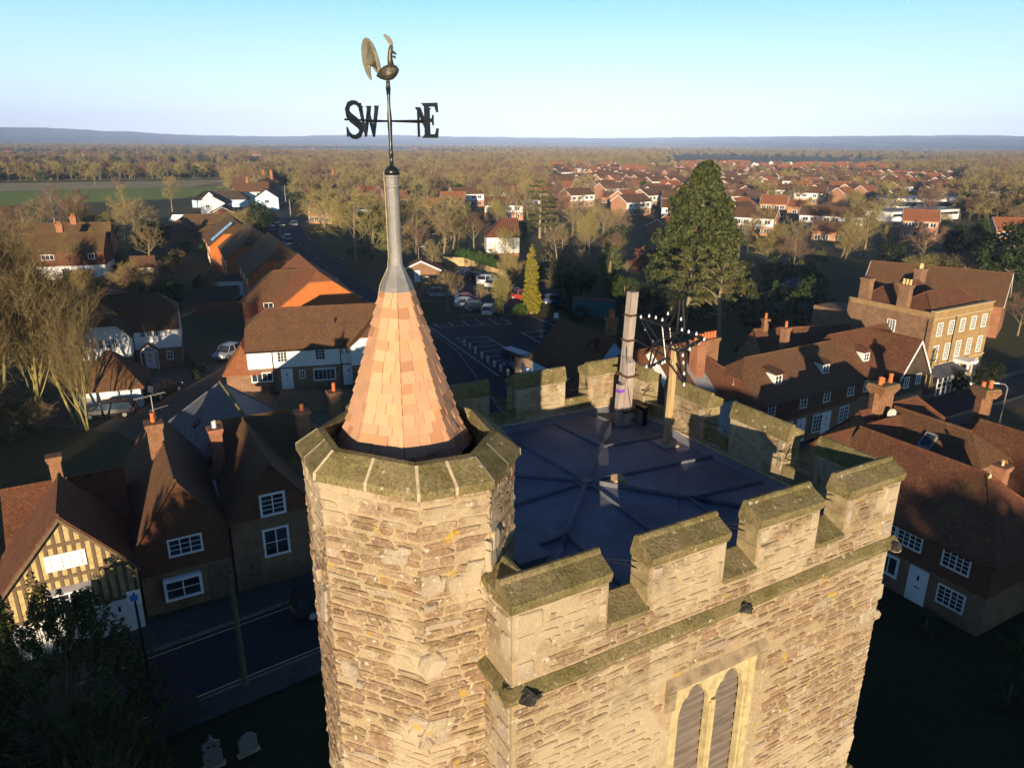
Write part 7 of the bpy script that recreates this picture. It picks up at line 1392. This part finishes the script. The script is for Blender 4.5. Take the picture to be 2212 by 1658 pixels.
# fences
def fence(name, lb, pts, hgt, mat, posts=2.0, boards=True, cat='fence'):
    o = empty(name, tuple(Vector(pts[0])), 0, lb, cat); b0 = Vector(pts[0]); mb = MB(); pm = []
    for a, b in zip(pts, pts[1:]):
        a, b = Vector(a) - b0, Vector(b) - b0; d = (b - a); L = d.length; d.normalize(); nn = Vector((-d.y, d.x, 0)); n = max(1, int(L / posts))
        if boards: mb.obox(a + nn * -.02 + Vector((0, 0, .05)), d * L, nn * .04, (0, 0, hgt - .1))
        else:
            for z in (hgt * .45, hgt * .85): mb.obox(a + nn * -.02 + Vector((0, 0, z)), d * L, nn * .04, (0, 0, .12))
        for i in range(n + 1): pm.append(a + d * L * i / n)
    mb.build('panel' if boards else 'rail', mat, o, uv=False)
    for p in pm: m2 = MB(); m2.obox(p - Vector((.05, .05, 0)), (.1, 0, 0), (0, .1, 0), (0, 0, hgt + .05)); m2.build('fence_post', mat, o, uv=False)
    return o
g3 = lambda p: tuple(at(p))
fence('timber_fence', 'brown board fence behind the parked van', [g3(PZ(600, 880)), g3(PZ(860, 900))], 1.8, M['fence']); fence('post_and_rail_fence', 'low post and rail fence between container and dark garden', [g3(PZ(1400, 240)), g3(PZ(1960, 260))], 1.2, M['fence'], 2.2, False); fence('tan_fence', 'pale timber fence behind the brick block beside the car park', [g3(R7(230, 190)), g3(R7(410, 200)), g3(R7(560, 260)), g3(R7(760, 320))], 1.8, M['pine']); fence('drive_fence', 'timber fence beside the silver car on the drive', [(-28.0, 76.5, 0), (-27.3, 70.5, 0)], 1.7, M['fence']); fence('dark_fence', 'dark board fence before the white terrace gardens', [(-21.5, 62.5, 0), (-11.5, 66.0, 0)], 1.6, M['fence'])
rl_ = [tuple(f1 + rnv * 1.2 + rdir * s_) for s_ in (-5.6, -3.4)]; fence('street_railing', 'black metal railing in front of the tile hung house', rl_, 1.0, M['black'], 1.1, False, 'railing')
# poles, lamps and signs
def pole(name, lb, base, top, r=.11, mat='oakgrey', cat='telegraph pole', arms=True):
    g, zt = top_over(base, top); o = empty(name, tuple(g), 0, lb, cat); mb = MB(); mb.tube([(0, 0, 0), (0, 0, zt)], [r * 1.15, r * .8], 10); mb.build('pole', M[mat], o, uv=False)
    if arms:
        mb = MB(); mb.box(-.05, .05, -.05, .05, zt - .02, zt + .1); mb.tube([(-.35, 0, zt - .25), (.35, 0, zt - .25)], .03, 5); mb.build('cross_arm', M['black'], o, uv=False)
    return o, zt
o, zt = pole('telegraph_pole', 'timber telegraph pole with mossy top standing by the churchyard kerb', R9(1650, 880), R9(1590, 100), .12, 'timber'); mb = MB(); rg = random.Random(6); cl = [(Vector((0, 0, zt - .2 * i)), .16) for i in range(9)]; clumps(mb, cl, 26, .05, rg); mb.build('ivy_growth', M['ivy'], o, uv=False); ztp = (o.location + Vector((0, 0, zt)))
mb = MB()
for e in ((-13, 33.5, 5.4), (-9.5, 35.6, 5.6)):
    e = Vector(e); mb.tube([ztp, ztp.lerp(e, .5) - Vector((0, 0, .3)), e], .012, 4)
tag(mb.build('overhead_wire', M['black'], uv=False), 'thin wires from the mossy telegraph pole to the gabled houses', 'wire')
o, zt = pole('bus_stop_pole', 'dark pole carrying a white and blue sign before the timber framed cottage', R9(1060, 1130), R9(925, 235), .06, 'black', 'sign', False); mb = MB(); mb.obox(Vector((-.24, -.09, zt - .55)), Vector((.46, .2, 0)), Vector((.02, -.04, 0)), (0, 0, .6)); b_ = mb.build('sign_plate', M['white'], o, uv=False); mb = MB(); mb.obox(Vector((-.13, -.10, zt - .38)), Vector((.25, .11, 0)), Vector((.01, -.02, 0)), (0, 0, .26)); mb.build('sign_symbol', paint('signblue', (.05, .16, .50)), b_, uv=False)
pole('telegraph_pole', 'yellow lichened telegraph pole against the ochre brick house', QZ(640, 1380), QZ(715, 945), .12, 'ivybark'); pole('telegraph_pole', 'grey telegraph pole with cross arm in the gardens of the mossy house', FZ(1615, 915), FZ(1590, 755), .1)
for a, b, lb in ((E5(1340, 500), E5(1337, 295), 'pale pole beside the white roadside house'), (E5(1665, 760), E5(1650, 490), 'pale pole beside the road hedge'), (E5(1590, 520), E5(1580, 290), 'pole farther up the road')): pole('telegraph_pole', lb, a, b, .13)
def lamp(lb, base, top, arm=(-.9, 0), mat='leadpipe'):
    g, zt = top_over(base, top); o = empty('street_lamp', tuple(g), 0, lb, 'street lamp'); mb = MB(); mb.tube([(0, 0, 0), (0, 0, 1.2), (0, 0, 1.25), (0, 0, zt - .3), (arm[0] * .3, arm[1] * .3, zt), (arm[0], arm[1], zt + .05)], [.09, .09, .06, .05, .045, .04], 8); mb.build('lamp_post', M[mat], o, uv=False); mb = MB(); a = Vector((arm[0], arm[1], 0)); d = a.normalized(); p = Vector((-d.y, d.x, 0)); mb.obox(a - p * .12 - d * .1 + Vector((0, 0, zt)), d * .62, p * .24, (0, 0, .12)); mb.build('lamp_head', M['concrete'], o, uv=False); return o
lamp('tall grey street lamp beside the ornate chimney', RR(1655, 420), RR(1712, 78), (-.75, .25)); lamp('green street lamp over the brick block at the car park', R7(25, 300), R7(25, 35), (.7, 0)); lamp('street lamp at the bend of the road past the stepped row', E5(1515, 985), E5(1515, 855), (1.0, 0)); lamp('white street lamp beside the road by the red gablet roof', R2(285, 925), R2(278, 880), (-.8, 0)); lamp('plain lamp column on the verge near the brick block', R7(58, 440), R7(55, 290), (.5, 0))
g = at(PZ(1115, 320)); o = empty('parking_sign', tuple(g), 0, 'small white parking sign on a dark post at the car park edge', 'sign'); mb = MB(); mb.tube([(0, 0, 0), (0, 0, 2.2)], .04, 6); mb.build('sign_post', M['black'], o, uv=False); mb = MB(); mb.box(-.3, .3, -.06, -.03, 1.5, 2.2); mb.build('sign_plate', M['white'], o, uv=False)
# gravestones, bin, pots, ladder
for (a, b, lb, kind) in ((1440, 1424, 'pale carved headstone with pierced pointed top in the churchyard', 0), (1675, 1330, 'smaller shouldered headstone beside the carved one', 1), (1215, 1140, 'dark table tomb near the churchyard kerb', 2)):
    g = at(R9(a, b)); o = empty('headstone' if kind < 2 else 'table_tomb', tuple(g), AU + R(8 * kind), lb, 'gravestone'); mb = MB()
    if kind == 0: pl = [(-.36, 0), (.36, 0), (.36, .75), (.22, .85), (.34, 1.05), (.34, 1.2), (.14, 1.3), (0, 1.62), (-.14, 1.3), (-.34, 1.2), (-.34, 1.05), (-.22, .85), (-.36, .75)]
    elif kind == 1: pl = [(-.36, 0), (.36, 0), (.38, .75), (.2, .95), (0, 1.02), (-.2, .95), (-.38, .75)]
    else: pl = [(-.9, 0), (.9, 0), (.9, .8), (-.9, .8)]
    mb.prism([(x, 0, z) for x, z in pl], (0, .12 if kind < 2 else .8, 0)); mb.build('stone_slab', M['lichenstone'] if kind < 2 else M['soot'], o, uv=False, fixn=True); mb = MB(); mb.box(-.45 if kind < 2 else -1, .45 if kind < 2 else 1, -.06, .2 if kind < 2 else .9, -.02, .08); mb.build('plinth', M['ashlar'], o, uv=False)
    if kind == 0:
        mb = MB()
        for x in (-.11, .11): mb.box(x - .05, x + .05, -.012, -.002, 1.02, 1.14)
        mb.build('carved_opening', M['black'], o, uv=False)
g = at(RR(290, 440)); o = empty('wheelie_bin', tuple(g), AU, 'dark green wheeled bin before the doors of the dormered row', 'bin'); mb = MB(); mb.prism([(-.28, -.3, .05), (.28, -.3, .05), (.33, -.36, 1.0), (-.33, -.36, 1.0)], (0, .62, 0)); gb = simple('bin_green', (.02, .07, .03), .5, .4, var=0); mb.build('bin_body', gb, o, uv=False); mb = MB(); mb.box(-.35, .35, -.4, .3, 1.0, 1.08); mb.build('bin_lid', gb, o, uv=False)
# ================================================================== AIR
mb = MB(); mb.box(-14000, 14000, -400, 12600, -3, 420); hz_ = mb.build('haze', [], uv=False); hz_['kind'] = 'stuff'; hz_.data.materials.clear()
hm_ = bpy.data.materials.new('haze'); hm_.use_nodes = True; hm_.node_tree.nodes.clear(); out = hm_.node_tree.nodes.new('ShaderNodeOutputMaterial'); pv_ = hm_.node_tree.nodes.new('ShaderNodeVolumePrincipled'); pv_.inputs['Color'].default_value = (.40, .56, .93, 1); pv_.inputs['Density'].default_value = 9.5e-5; pv_.inputs['Anisotropy'].default_value = -0.4; hm_.node_tree.links.new(pv_.outputs[0], out.inputs['Volume']); hz_.data.materials.append(hm_)
